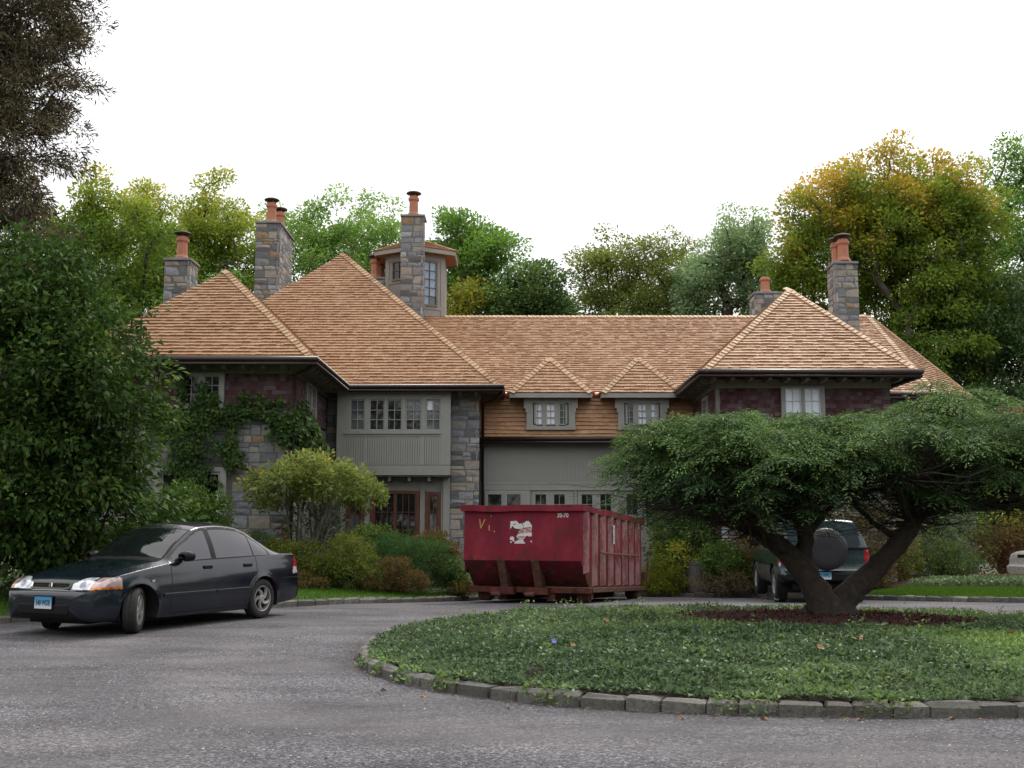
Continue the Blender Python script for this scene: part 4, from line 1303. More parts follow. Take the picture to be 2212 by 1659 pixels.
def car_shell(rows, arches, nst=330, nB=48, nC=26, nD=34, bulge=.02, crown=2.2, zmidf=.5, bowed=True):
    """A smooth shell lofted along the car. rows: X, zb, yb, W, zs, ys, ze, ye, zc.
    Returns vertices (ns, np, 3) for the +Y half and segment letters per column."""
    Rw = np.array(rows, float)
    cl = np.concatenate([[0], np.cumsum(np.hypot(np.diff(Rw[:, 0]), np.diff(Rw[:, 8]) * .8) + .015)])
    u = np.linspace(0, cl[-1], nst)
    col = [pchip(u, cl, Rw[:, k]) for k in range(9)]
    X, zb, yb, W, zs, ys, ze, ye, zc = col
    cols = []
    seg = []
    nA = 5
    for k in range(nA):                                     # underside
        t = k / nA; cols.append((yb * t, zb)); seg.append('A')
    for k in range(nB):                                     # side
        t = k / nB
        z = zb + (zs - zb) * t
        zm = zb + (zs - zb) * zmidf
        lo = np.clip((zm - z) / np.maximum(zm - zb, 1e-4), 0, 1); hi = np.clip((z - zm) / np.maximum(zs - zm, 1e-4), 0, 1)
        y = W - (W - yb) * lo ** 3.2 - (W - ys) * hi ** 2.6
        cols.append((y, z)); seg.append('B')
    for k in range(nC):                                     # glasshouse side
        t = k / nC
        bl = bulge * np.sin(math.pi * t) * np.clip((ze - zs) / .3, 0, 1)
        cols.append((ys + (ye - ys) * t + bl, zs + (ze - zs) * t)); seg.append('C')
    for k in range(nD + 1):                                 # top
        t = k / nD
        y = ye * (1 - t); z = ze + (zc - ze) * (1 - (1 - t) ** crown)
        cols.append((y, z)); seg.append('D')
    V = np.empty((nst, len(cols), 3))
    for j, (y, z) in enumerate(cols):
        V[:, j, 0] = X; V[:, j, 1] = y; V[:, j, 2] = z
    # the screens bow outwards in plan
    sD = np.array([s in 'D' for s in seg])
    bow = 1 - np.clip(V[:, :, 1] / np.maximum(ye[:, None], 1e-3), 0, 1) ** 2
    def sm(a, b, x): t_ = np.clip((x - a) / (b - a), 0, 1); return t_ * t_ * (3 - 2 * t_)
    if bowed:
        wf = sm(.85, 1.35, X) * (1 - sm(2.0, 2.6, X)); wr_ = sm(2.7, 3.25, X) * (1 - sm(3.85, 4.25, X))
        V[:, :, 0] += np.where(sD[None, :], bow * (-.13 * wf + .10 * wr_)[:, None], 0)
    # pull vertices near a wheel arch onto the arch itself
    segA = np.array([s in 'AB' for s in seg])
    for (ax, az, ar) in arches:
        dx = V[:, :, 0] - ax; dz = V[:, :, 2] - az; r = np.hypot(dx, dz)
        near = (np.abs(r - ar) < .011) & segA[None, :] & (V[:, :, 1] > .35)
        k = ar / np.maximum(r, 1e-6)
        V[:, :, 0] = np.where(near, ax + dx * k, V[:, :, 0]); V[:, :, 2] = np.where(near, az + dz * k, V[:, :, 2])
        lip = np.exp(-((r - ar) / .045) ** 2) * .010
        V[:, :, 1] += np.where(segA[None, :] & (V[:, :, 1] > .5), lip, 0)
    return V, seg

def shell_parts(V, seg, classify, root, mats, sides=()):
    """cut the shell into parts; classify(x,y,z,seg,j,side,nrm) -> part key or None (hole)"""
    ns, npc, _ = V.shape
    full = np.concatenate([V, V[:, ::-1][:, 1:] * np.array([1, -1, 1])], axis=1)      # both halves
    m = full.shape[1]
    idx = np.arange(ns * m).reshape(ns, m)
    F = np.stack([idx[:-1, :-1], idx[:-1, 1:], idx[1:, 1:], idx[1:, :-1]], -1).reshape(-1, 4)
    P = full.reshape(-1, 3)
    cen = P[F].mean(1)
    e1 = P[F[:, 2]] - P[F[:, 0]]; e2 = P[F[:, 3]] - P[F[:, 1]]
    nr = unit(np.cross(e1, e2))
    if nr[np.argmax(cen[:, 2])][2] < 0:
        F = F[:, ::-1]; nr = -nr
    colj = np.tile(np.concatenate([np.arange(npc - 1), np.arange(npc - 2, -1, -1)]), ns - 1)
    segf = np.array(seg)[np.minimum(colj, npc - 1)]
    key = classify(cen, segf, colj, nr)
    for q in sides:                                        # lamps and windows: one piece per side of the car
        both = key == q
        key[both & (cen[:, 1] > 0)] = q + '+'
        key[both & (cen[:, 1] <= 0)] = q + '-'
        mats[q + '+'] = mats[q + '-'] = mats[q]
    out = {}
    for k in set(key.tolist()):
        if k in ('', None): continue
        sel = key == k
        f = F[sel]; uq, inv = np.unique(f, return_inverse=True)
        pname, mk = mats[k][0], mats[k][1]
        par = out.get(mats[k][2]) if len(mats[k]) > 2 else root
        pv = P[uq].copy()
        o = np_obj(pname, pv, inv.reshape(-1, 4), M[mk], root if par is None else par, smooth=True)
        out[k] = o
    return out

def wheel(root, loc, r=.295, wdt=.185, rim=.19, steer=0.0, side=1, name='wheel', swirl=True, rim_mat='alloy'):
    Mw = Matrix.Translation(loc) @ Matrix.Rotation(steer, 4, 'Z') @ Matrix.Rotation(math.pi / 2 * -side, 4, 'X')
    h = wdt / 2
    prof = [(rim - .005, -h * .8), (rim + .02, -h), (r - .03, -h), (r - .008, -h * .82), (r, -h * .6), (r - .004, -h * .52), (r, -h * .45), (r, -h * .1), (r - .005, -h * .05), (r - .005, h * .05), (r, h * .1), (r, h * .45), (r - .004, h * .52), (r, h * .6), (r - .008, h * .82), (r - .03, h), (rim + .02, h), (rim - .005, h * .8)]
    t = MB().lathe(prof, 40, M=Mw).build('wheel', M['tyre'], root, smooth=True)
    b = MB()
    b.lathe([(rim, h * .85), (rim - .004, h * .95), (rim - .018, h * .9), (rim - .022, h * .3), (rim - .022, -h * .8)], 40, M=Mw)
    b.lathe([(.055, h * .55), (.055, h * .78), (.04, h * .84), (.001, h * .84)], 20, M=Mw)
    n = 5
    for k in range(n):
        a0 = 2 * math.pi * k / n
        N = 6; vs = []
        for i in range(N + 1):
            q = i / N; rad = .045 + (rim - .065) * q
            a = a0 + (.95 * q if swirl else 0)
            wd = (.30 - .16 * q) if swirl else .22 - .1 * q
            for da, z in ((-wd * .055 / rad - .06, h * .55), (-wd * .055 / rad, h * (.80 + .06 * q)), (wd * .13 / rad + .05, h * (.74 + .06 * q)), (wd * .13 / rad + .10, h * .5)):
                vs.append(Mw @ Vector((rad * math.cos(a + da), rad * math.sin(a + da), z)))
        fs = []
        for i in range(N):
            for j in range(3):
                p = i * 4 + j; fs.append((p, p + 4, p + 5, p + 1))
        b.add(vs, fs)
    b.build('rim', M[rim_mat], t, smooth=False)
    MB().lathe([(rim - .01, h * .25), (.001, h * .2)], 24, M=Mw).lathe([(rim - .01, -h * .7), (.001, -h * .7)], 24, M=Mw).build('brake_disc', M['black_trim'], t)
    return t

def text_obj(txt, size, Mx, mat, parent, name='lettering', bold=0.0, sx=1.0):
    cu = bpy.data.curves.new(name, 'FONT'); cu.body = txt; cu.size = size; cu.align_x = 'CENTER'; cu.align_y = 'CENTER'; cu.extrude = .0006; cu.offset = bold
    t = bpy.data.objects.new(name, cu); C.objects.link(t)
    bpy.context.view_layer.update()
    me = bpy.data.meshes.new_from_object(t.evaluated_get(bpy.context.evaluated_depsgraph_get()))
    bpy.data.objects.remove(t); bpy.data.curves.remove(cu)
    me.materials.clear(); me.materials.append(M[mat])
    me.transform(Matrix.Diagonal((sx, 1, 1, 1)))
    o = link(bpy.data.objects.new(name, me), parent); o.matrix_basis = Mx
    return o
STAND = Matrix.Rotation(math.pi / 2, 4, 'X')          # text from lying flat to standing, facing -y

def plate(root, loc, rz, txt, tilt=0.0):
    Mx = Matrix.Translation(loc) @ Matrix.Rotation(rz, 4, 'Z') @ Matrix.Rotation(tilt, 4, 'X')
    o = MB().box(-.15, .15, -.003, .003, -.075, .075).build('number_plate', M['plate'], root, bevel=.002)
    o.matrix_basis = Mx
    text_obj(txt, .098, Matrix.Translation((0, -.0045, .0)) @ STAND, 'plate_ink', o, bold=.002, sx=.64)
    return o

# --- the dark sedan
SX = [
 # X, zb, yb, W, zs, ys, ze, ye, zc
 (0.00, .34, .46, .53, .47, .50, .49, .38, .495),
 (0.012, .28, .55, .61, .52, .585, .535, .42, .54),
 (0.035, .24, .61, .67, .55, .65, .562, .46, .568),
 (0.075, .215, .66, .725, .575, .705, .583, .50, .588),
 (0.105, .205, .68, .745, .590, .725, .598, .50, .603),
 (0.125, .20, .69, .757, .615, .735, .645, .50, .652),
 (0.165, .195, .705, .775, .655, .75, .690, .515, .700),
 (0.23, .19, .735, .80, .695, .772, .728, .54, .742),
 (0.45, .185, .765, .832, .752, .80, .792, .585, .818),
 (0.82, .18, .785, .846, .815, .812, .862, .63, .888),
 (1.15, .175, .79, .848, .862, .808, .905, .665, .932),
 (1.32, .17, .79, .848, .884, .802, .928, .685, .955),
 (1.70, .165, .79, .848, .905, .798, 1.120, .625, 1.165),
 (2.05, .165, .79, .848, .918, .795, 1.275, .575, 1.320),
 (2.20, .165, .79, .848, .921, .794, 1.307, .565, 1.362),
 (2.60, .165, .79, .847, .928, .793, 1.325, .555, 1.388),
 (3.00, .165, .785, .845, .938, .79, 1.300, .555, 1.365),
 (3.20, .17, .785, .843, .944, .788, 1.258, .565, 1.322),
 (3.55, .18, .78, .838, .955, .784, 1.118, .62, 1.165),
 (3.85, .195, .775, .832, .966, .778, 1.005, .68, 1.028),
 (4.00, .205, .77, .828, .968, .774, .988, .69, 1.004),
 (4.27, .225, .75, .812, .958, .756, .978, .665, .992),
 (4.33, .23, .745, .805, .930, .745, .950, .645, .962),
 (4.365, .235, .735, .80, .80, .735, .82, .62, .83),
 (4.39, .235, .73, .795, .615, .73, .625, .62, .63),
 (4.425, .24, .71, .765, .59, .70, .60, .60, .605),
 (4.445, .27, .66, .71, .55, .65, .565, .55, .57),
 (4.452, .33, .60, .64, .49, .58, .505, .5, .51),
]
SX = [r[:6] + (r[6] + max(0, (r[6] - .93) / .40) * .085, r[7], r[8] + max(0, (r[8] - .96) / .42) * .085) if 1.3 < r[0] < 3.9 else r for r in SX]
FW, RWX, WR, AR = .83, 3.45, .298, .345
def sedan():
    fx, fy = -5.03, 14.43
    rx, ry = -3.94, 16.8
    hd = Vector((fx - rx, fy - ry)).normalized()          # heading
    ang = math.atan2(-hd.y, -hd.x)                        # local +X points to the tail
    root = empty('parked_car', (0, 0, 0), 'dark green four door sedan parked by the lawn kerb with its front wheels turned', 'car', rz=ang)
    # local: X tail-wards, Y to the car's right when +... the side facing the camera is local +Y or -Y
    Rz = Matrix.Rotation(ang, 4, 'Z')
    side = 1 if (Rz @ Vector((0, 1, 0))).y < 0 else -1
    off_ = Rz @ Vector((FW, side * .735, 0))
    root.location = (fx - off_.x, fy - off_.y, 0.038)
    V, seg = car_shell(SX, [(FW, WR, AR), (RWX, WR, AR)])
    nA, nB, nC = 5, 48, 26
    def classify(c, sg, j, n):
        x, y, z = c[:, 0], np.abs(c[:, 1]), c[:, 2]
        k = np.full(len(x), 'body', dtype=object)
        isB = sg == 'B'; isC = sg == 'C'; isD = sg == 'D'
        tC = (j - nA - nB + .5) / nC
        # bumpers
        k[(x < .50) & (z < .592) & isB & (x < .50)] = 'fbump'
        k[(x < .112) & (isC | isD)] = 'fbump'
        k[(x > 3.93) & isB & (z < .60)] = 'rbump'
        k[(x > 4.385) & ~(sg == 'A')] = 'rbump'
        # doors
        d1 = isB & (x > 1.42) & (x < 2.33) & (z > .215)
        rear_edge = np.where(z > .66, 3.27, 3.27 - np.clip((.66 - z) * .9, 0, .24))
        d2 = isB & (x >= 2.33) & (x < rear_edge) & (z > .215)
        s_ = np.where(c[:, 1] > 0, 'p', 'n')
        k[d1 & (s_ == 'p')] = 'door1p'; k[d1 & (s_ == 'n')] = 'door1n'; k[d2 & (s_ == 'p')] = 'door2p'; k[d2 & (s_ == 'n')] = 'door2n'
        sm = isB & (z > .2) & ((np.abs(x - 1.42) < .0065) | (np.abs(x - 2.33) < .0065) | ((np.abs(x - rear_edge) < .0075)) | ((np.abs(z - .215) < .007) & (x > 1.42) & (x < 3.05)))
        k[sm] = 'seam'
        k[(isB & (np.abs(z - .592) < .008) & ((x < .5) | (x > 3.93)))] = 'seam'
        k[(isC | isB) & (np.abs(x - 1.42) < .0065) & (z > .2)] = 'seam'
        # hood joint
        k[(isD) & (np.abs(x + .13 * (1 - np.clip(y / .685, 0, 1) ** 2) - 1.325) < .014)] = 'trim'
        # lamps
        hl = (x > .055) & (x < .52) & (z > .596) & (y > .365) & (isB | isC | (isD & (y > .365)))
        top = .605 + np.clip((x - .08) * .62, 0, .125) + np.clip((y - .40) * .2, 0, .06)
        hl &= (z < np.minimum(top + .03, .742)) & (x < .20 + (y - .45) * .85)
        k[hl] = 'lampw'
        k[hl & (np.hypot(y - .53, (z - .655) * 1.1) < .045)] = 'lampr'
        k[hl & (y > .645)] = 'lampc'
        k[hl & (y > .672)] = 'lampi'
        k[hl & (y > .675) & (z < .624)] = 'lampa'
        # grille opening and lower intake
        g = (isD | isC) & (x > .108) & (x < .150) & (y < .325)
        k[g] = 'grille'
        k[(x < .06) & (z > .27) & (z < .40) & (y < .44) & isB & (y > .0)] = 'fbump'
        # screens
        x0 = x; x = x + np.where(isD, .13 * (1 - np.clip(y / np.interp(x, [1.2, 1.7, 2.05], [.685, .625, .575]), 0, 1) ** 2), 0)
        k[isD & (x > 1.345) & (x < 2.045)] = 'trim'
        k[isD & (x > 1.40) & (x < 2.02) & (y < 0.955 * np.interp(x, [1.32, 1.7, 2.05], [.685, .625, .575]))] = 'wind'
        x = x0 - np.where(isD, .10 * (1 - np.clip(y / np.interp(x0, [3.2, 3.55, 3.85], [.565, .62, .68]), 0, 1) ** 2), 0)
        k[isD & (x > 3.23) & (x < 3.83)] = 'trim'
        k[isD & (x > 3.26) & (x < 3.79) & (y < 0.94 * np.interp(x, [3.2, 3.55, 3.85], [.565, .62, .68]))] = 'back'
        x = x0
        # side glass
        tl = isC & (x > 1.42) & (x < 3.66)
        zt = np.interp(x, [1.42, 1.70, 2.05, 2.2, 2.6, 3.0, 3.2, 3.45, 3.66], [.93, 1.11, 1.29, 1.335, 1.36, 1.33, 1.275, 1.14, .985])
        zl = np.interp(x, [1.32, 2.05, 2.6, 3.2, 3.66], [.898, .93, .942, .958, .966])
        glass = tl & (z < zt) & (z > zl)
        frame = tl & (z < zt + .028) & (z > zl - .02) & (x > 1.44) & (x < 3.64)
        k[frame] = 'trim'
        k[glass & (x > 1.52) & (x < 2.27)] = 'sg1'
        k[glass & (x > 2.37) & (x < 3.22)] = 'sg2'
        k[glass & (x > 3.255) & (x < 3.60)] = 'sg3'
        # tail lamps
        k[isB & (x > 4.20) & (x < 4.385) & (z > .66) & (z < .905) & (x > 4.20 + (z - .66) * .25)] = 'tail'
        k[isB & (x > 4.20) & (x < 4.385) & (z > .66) & (z < .76) & (x > 4.20 + (z - .66) * .25)] = 'tailw'
        # underside and wheel holes
        k[(sg == 'A')] = 'under'
        for ax in (FW, RWX):
            k[(np.hypot(x - ax, z - WR) < AR) & (y > .42) & ((sg == 'A') | isB)] = ''
        return k
    mats = {'body': ('body', 'car_paint'), 'fbump': ('bumper', 'car_paint'), 'rbump': ('bumper', 'car_paint'), 'door1p': ('door', 'car_paint'), 'door1n': ('door', 'car_paint'),
            'door2p': ('door', 'car_paint'), 'door2n': ('door', 'car_paint'), 'seam': ('panel_gap', 'seam'), 'trim': ('window_trim', 'black_trim'), 'lampw': ('headlight', 'lamp_clear'),
            'lampi': ('turn_signal', 'lamp_pink'), 'lampa': ('side_marker', 'lamp_amber'), 'lampr': ('reflector', 'lamp_dark'), 'lampc': ('lamp_divider', 'chrome'), 'grille': ('grille', 'black_trim'), 'wind': ('windshield', 'screen_glass'), 'back': ('rear_window', 'screen_glass'),
            'sg1': ('side_window', 'car_glass'), 'sg2': ('side_window', 'car_glass'), 'sg3': ('quarter_window', 'car_glass'), 'tail': ('tail_light', 'lamp_red'), 'tailw': ('reversing_light', 'lamp_clear'), 'under': ('underbody', 'black_trim')}
    parts = shell_parts(V, seg, classify, root, mats, ('sg1', 'sg2', 'sg3', 'lampw', 'lampi', 'lampa', 'lampr', 'lampc', 'tail', 'tailw', 'seam'))
    # closed nose and tail of the bumpers
    def endcap(i, key, flip):
        P = V[i]; pts = [tuple(p) for p in P] + [(p[0], -p[1], p[2]) for p in P[::-1][1:-1]]
        b = MB(); c = Vector((P[:, 0].mean(), 0, (P[:, 2].min() + P[:, 2].max()) / 2))
        n = len(pts); b.add([c] + pts, [((0, 1 + k, 1 + (k + 1) % n) if flip else (0, 1 + (k + 1) % n, 1 + k)) for k in range(n)])
        return b.build('bumper_face', M['car_paint'], parts[key], smooth=True)
    endcap(0, 'fbump', False); endcap(-1, 'rbump', True)
    # inner arches and floor pan
    b = MB()
    for ax in (FW, RWX):
        for sd_ in (-1, 1):
            N = 18; vs = []
            for i in range(N + 1):
                a = -0.35 + (math.pi + .7) * i / N
                for yy in (.835, .42): vs.append((ax + (AR + .004) * math.cos(a), sd_ * yy, WR + (AR + .004) * math.sin(a)))
            b.add(vs, [(2 * i, 2 * i + 1, 2 * i + 3, 2 * i + 2) for i in range(N)])
            b.box(ax - AR, ax + AR, sd_ * .44 - .02, sd_ * .44 + .02, .2, .68)
    b.box(.7, 3.9, -.62, .62, .14, .2)
    b.box(.25, .7, -.5, .5, .15, .22)
    b.build('wheel_housing', M['seam'], root)
    # lower intake, plate, grille surround, badge
    b = MB().box(-.012, .03, -.44, .44, .285, .405)
    b.build('air_intake', M['black_trim'], parts['fbump'], bevel=.01)
    b = MB()
    gp = [(.118, -.33, .612), (.152, -.345, .678), (.152, .345, .678), (.118, .33, .612), (.118, .24, .605), (.118, -.24, .605)]
    for i in range(len(gp)):
        b.bar((gp[i][0] - .02, gp[i][1], gp[i][2]), (gp[(i + 1) % 6][0] - .02, gp[(i + 1) % 6][1], gp[(i + 1) % 6][2]), .02, .02)
    b.build('grille_surround', M['chrome'], root)
    b = MB()
    for k in range(3): b.box(.108 + .008 * k, .14 + .008 * k, -.325, .325, .617 + .018 * k, .622 + .018 * k)
    b.build('grille_slat', M['black_trim'], root)
    b = MB()
    for s_ in (-1, 1): b.bar((.098, s_ * .026, .622), (.112, s_ * .017, .672), .011, .011)
    b.bar((.104, -.02, .642), (.104, .02, .642), .009, .009)
    b.build('badge', M['chrome'], root)
    pl = plate(root, (-.022, 0.02 * side, .425), -math.pi / 2, '540·WDE')
    MB().box(-.165, .165, .0, .008, -.085, .09).build('plate_frame', M['black_trim'], pl)
    b = MB(); b.bar((.02, side * -.17 * -1, 0), (.02, side * -.17 * -1, .01), .01, .01)
    # mirrors, handles, rub strips, wipers, aerial
    for s_ in (-1, 1):
        b = MB(); Mm = Matrix.Translation((1.64, s_ * .885, .985)) @ Matrix.Rotation(s_ * .18, 4, 'Z')
        N = 12; prof = [(-.085, .45), (-.07, .75), (-.02, .97), (.03, 1.0), (.055, .96), (.06, .85)]
        base = len(b.v); vs = []
        for (px, sc) in prof:
            for k in range(N):
                a = 2 * math.pi * k / N
                cy, cz = math.cos(a), math.sin(a)
                vs.append(Mm @ Vector((px + .02 * cy * s_, .105 * sc * math.copysign(abs(cy) ** .75, cy), .068 * sc * math.copysign(abs(cz) ** .75, cz))))
        fs = [(i * N + k, i * N + (k + 1) % N, (i + 1) * N + (k + 1) % N, (i + 1) * N + k) for i in range(len(prof) - 1) for k in range(N)]
        fs += [tuple(range(N)), tuple((len(prof) - 1) * N + k for k in reversed(range(N)))]
        b.add(vs, fs); b.bar((1.62, s_ * .77, .93), (1.63, s_ * .84, .955), .05, .045)
        b.build('mirror', M['black_trim'], root, smooth=True)
        for (hx, key) in ((2.16, 'door1'), (3.06, 'door2')):
            q = 'p' if s_ > 0 else 'n'
            d = parts[key + q]
            MB().box(hx - .09, hx + .085, s_ * .832 - .014, s_ * .832 + .014, .795, .845).build('handle', M['black_trim'], d, bevel=.008)
        for (a, c) in ((1.26, 2.325), (2.34, 3.09)):
            MB().box(a, c, s_ * .853 - .012, s_ * .853 + .006, .452, .495).build('rub_strip', M['car_paint'], root, bevel=.006)
        MB().box(1.03, 1.075, s_ * .848 - .01, s_ * .848 + .008, .655, .685).build('repeater_light', M['lamp_clear'], root, bevel=.004)
    b = MB()
    b.tube([(1.33, .05, .968), (1.40, -.45, .99), (1.43, -.52, 1.0)], .008, 5).tube([(1.33, -.35 + .8, .965), (1.40, .0, 1.0)], .008, 5)
    b.build('wiper', M['black_trim'], root)
    MB().box(3.45, 3.47, -.02, .02, 0, .01).v
    # engine sump / axle silhouettes under the car
    MB().tube([(FW, -.6, WR), (FW, .6, WR)], .035, 8).tube([(RWX, -.6, WR), (RWX, .6, WR)], .04, 8).build('axle', M['black_trim'], root)
    for (wx, st) in ((FW, math.radians(31)), (RWX, 0)):
        for s_ in (-1, 1):
            wheel(root, (wx, s_ * .735, WR), WR, .185, .198, st, s_)
    return root
sedan()

# --- boxy sport utility vehicles
UX = [
 (0.00, .52, .60, .72, .66, .70, .70, .60, .71),
 (0.03, .44, .70, .80, .70, .78, .715, .62, .72),
 (0.10, .40, .74, .835, .73, .82, .745, .62, .75),
 (0.14, .38, .75, .845, .90, .825, .965, .64, .98),
 (0.20, .37, .76, .855, 1.00, .83, 1.04, .66, 1.055),
 (0.90, .36, .78, .885, 1.06, .855, 1.10, .70, 1.125),
 (1.35, .36, .79, .89, 1.09, .86, 1.13, .72, 1.15),
 (1.75, .36, .79, .89, 1.10, .86, 1.45, .68, 1.48),
 (1.98, .36, .79, .89, 1.10, .86, 1.635, .65, 1.67),
 (2.20, .36, .79, .89, 1.10, .86, 1.66, .645, 1.70),
 (3.40, .36, .79, .89, 1.11, .86, 1.68, .645, 1.725),
 (4.20, .40, .79, .89, 1.11, .86, 1.665, .64, 1.705),
 (4.36, .43, .79, .885, 1.11, .855, 1.63, .64, 1.665),
 (4.50, .45, .785, .88, 1.11, .85, 1.25, .80, 1.26),
 (4.54, .46, .785, .88, 1.08, .85, 1.11, .82, 1.12),
 (4.565, .47, .78, .875, .82, .85, .83, .83, .835),
 (4.60, .47, .76, .86, .66, .83, .665, .80, .668),
 (4.635, .50, .70, .80, .60, .77, .61, .75, .612),
]
def suv(name, label, loc, rz, body, lower, plate_txt=None, spare=False, wagon_glass='car_glass'):
    root = empty(name, loc, label, 'car', rz=rz)
    fw, rw_, wr, ar = .86, 3.70, .37, .43
    V, seg = car_shell(UX, [(fw, wr, ar), (rw_, wr, ar)], nst=170, nB=34, nC=20, nD=18, bulge=.015, crown=3.2, zmidf=.62, bowed=False)
    nA, nB, nC = 5, 34, 20
    def classify(c, sg, j, n):
        x, y, z = c[:, 0], np.abs(c[:, 1]), c[:, 2]
        k = np.full(len(x), 'body', dtype=object)
        isB = sg == 'B'; isC = sg == 'C'; isD = sg == 'D'
        k[isB & (z < .74)] = 'low'
        k[(x < .13) & (sg != 'A')] = 'fbump'
        k[(x > 4.57) & (sg != 'A')] = 'rbump'
        k[isB & (z < .60) & ((x < .45) | (x > 4.15))] = 'rb2'
        tC = (j - nA - nB + .5) / nC
        zt = np.interp(x, [1.4, 1.75, 1.98, 2.2, 4.2, 4.4], [1.14, 1.39, 1.565, 1.60, 1.61, 1.58])
        g = isC & (z < zt) & (z > 1.135)
        k[g & (x > 1.72) & (x < 2.42)] = 'sg1'; k[g & (x > 2.52) & (x < 3.22)] = 'sg2'; k[g & (x > 3.34) & (x < 4.22)] = 'sg3'
        k[isD & (x > 1.40) & (x < 1.94) & (y < .62)] = 'wind'
        k[isD & (x > 4.38) & (x < 4.535) & (z > 1.13) & (y < .70)] = 'back'
        s_ = c[:, 1] > 0
        k[isB & ((np.abs(x - 1.52) < .012) | (np.abs(x - 2.47) < .012) | (np.abs(x - 3.28) < .012)) & (z > .42)] = 'seam'
        # lamps at both ends
        k[(x > .125) & (x < .215) & (z > .78) & (z < .97) & (y > .50) & (y < .80)] = 'lamp'
        k[(x > .135) & (x < .34) & (z > .80) & (z < .97) & (y >= .80) & isB] = 'amber'
        k[(x > .125) & (x < .20) & (z > .78) & (z < .98) & (y < .47)] = 'grille'
        k[isB & (x > 4.40) & (z > .83) & (z < 1.09) & (x < 4.57)] = 'tail'
        k[isB & (x > 4.40) & (z > .76) & (z < .83) & (x < 4.57)] = 'tailw'
        k[(isD | isC) & (x > 4.535) & (x < 4.57) & (y > .765) & (z > .84)] = 'tail'
        k[sg == 'A'] = 'under'
        for ax in (fw, rw_):
            k[(np.hypot(x - ax, z - wr) < ar) & (y > .4) & ((sg == 'A') | isB)] = ''
        return k
    mats = {'body': ('body', body), 'low': ('lower_panel', lower), 'fbump': ('bumper', lower), 'rbump': ('bumper', body), 'rb2': ('bumper_skirt', 'black_trim'), 'sg1': ('side_window', wagon_glass), 'sg2': ('side_window', wagon_glass), 'sg3': ('side_window', wagon_glass),
            'wind': ('windshield', 'car_glass'), 'back': ('rear_window', wagon_glass), 'seam': ('panel_gap', 'seam'), 'lamp': ('headlight', 'lamp_clear'), 'amber': ('turn_signal', 'lamp_amber'),
            'grille': ('grille', 'black_trim'), 'tail': ('tail_light', 'lamp_red'), 'tailw': ('reversing_light', 'lamp_clear'), 'under': ('underbody', 'black_trim')}
    parts = shell_parts(V, seg, classify, root, mats, ('sg1', 'sg2', 'sg3', 'lamp', 'amber', 'tail', 'tailw', 'seam', 'low', 'rb2'))
    for i, fl, bm_ in ((0, False, 'fbump'), (-1, True, 'rbump')):
        P = V[i]; pts = [tuple(p) for p in P] + [(p[0], -p[1], p[2]) for p in P[::-1][1:-1]]
        n = len(pts); cc = (P[:, 0].mean(), 0, (P[:, 2].min() + P[:, 2].max()) / 2)
        MB().add([cc] + pts, [((0, 1 + k, 1 + (k + 1) % n) if fl else (0, 1 + (k + 1) % n, 1 + k)) for k in range(n)]).build('bumper_face', M[body if plate_txt is None else 'black_trim'], parts[bm_])
    b = MB()
    for ax in (fw, rw_):
        for sd_ in (-1, 1):
            N = 14; vs = []
            for i in range(N + 1):
                a = -.35 + (math.pi + .7) * i / N
                for yy in (.87, .4): vs.append((ax + (ar + .004) * math.cos(a), sd_ * yy, wr + (ar + .004) * math.sin(a)))
            b.add(vs, [(2 * i, 2 * i + 1, 2 * i + 3, 2 * i + 2) for i in range(N)])
    b.box(.5, 4.4, -.6, .6, .3, .42)
    b.build('wheel_housing', M['seam'], root)
    for wx in (fw, rw_):
        for s_ in (-1, 1): wheel(root, (wx, s_ * .76, wr), wr, .235, .21, 0, s_, swirl=False)
    for s_ in (-1, 1):
        MB().box(1.62, 1.72, s_ * .98 - .09, s_ * .98 + .09, 1.13, 1.27).build('mirror', M['black_trim'], root, bevel=.03)
        MB().bar((4.44, s_ * .70, 1.67), (2.3, s_ * .62, 1.735), .04, .03).build('roof_rail', M['black_trim'], root)
    if spare:
        Ms = Matrix.Translation((4.60, .02, 1.10)) @ Matrix.Rotation(math.pi / 2, 4, 'Y')
        MB().lathe([(.001, .19), (.27, .205), (.37, .19), (.41, .15), (.418, .09), (.405, .0), (.33, -.02)], 44, M=Ms).build('spare_tyre_cover', M['vinyl'], root, smooth=True)
        MB().bar((4.655, -.78, .70), (4.655, .78, .70), .03, .035).build('chrome_strip', M['chrome'], root)
        MB().box(4.545, 4.60, -.87, .87, 1.10, 1.135).build('hatch_trim', M['black_trim'], root)
        b = MB(); b.bar((4.59, -.72, .76), (4.66, -.05, .80), .03, .03); b.build('tyre_carrier', M['black_trim'], root)
        plate(root, (4.655, -.04, .585), math.pi / 2, plate_txt, .08)
    return root
suv('parked_car', 'dark green sport utility vehicle with a black covered spare wheel, behind the spreading tree', (6.62, 25.9, -.10), math.radians(-90 - 5.5), 'suv_paint', 'suv_lower', '562·WPU', True, 'suv_glass')
suv('parked_car', 'pale silver car showing only its front corner at the right edge', (12.05, 25.45, -.2), math.radians(4), 'silver_paint', 'silver_paint')

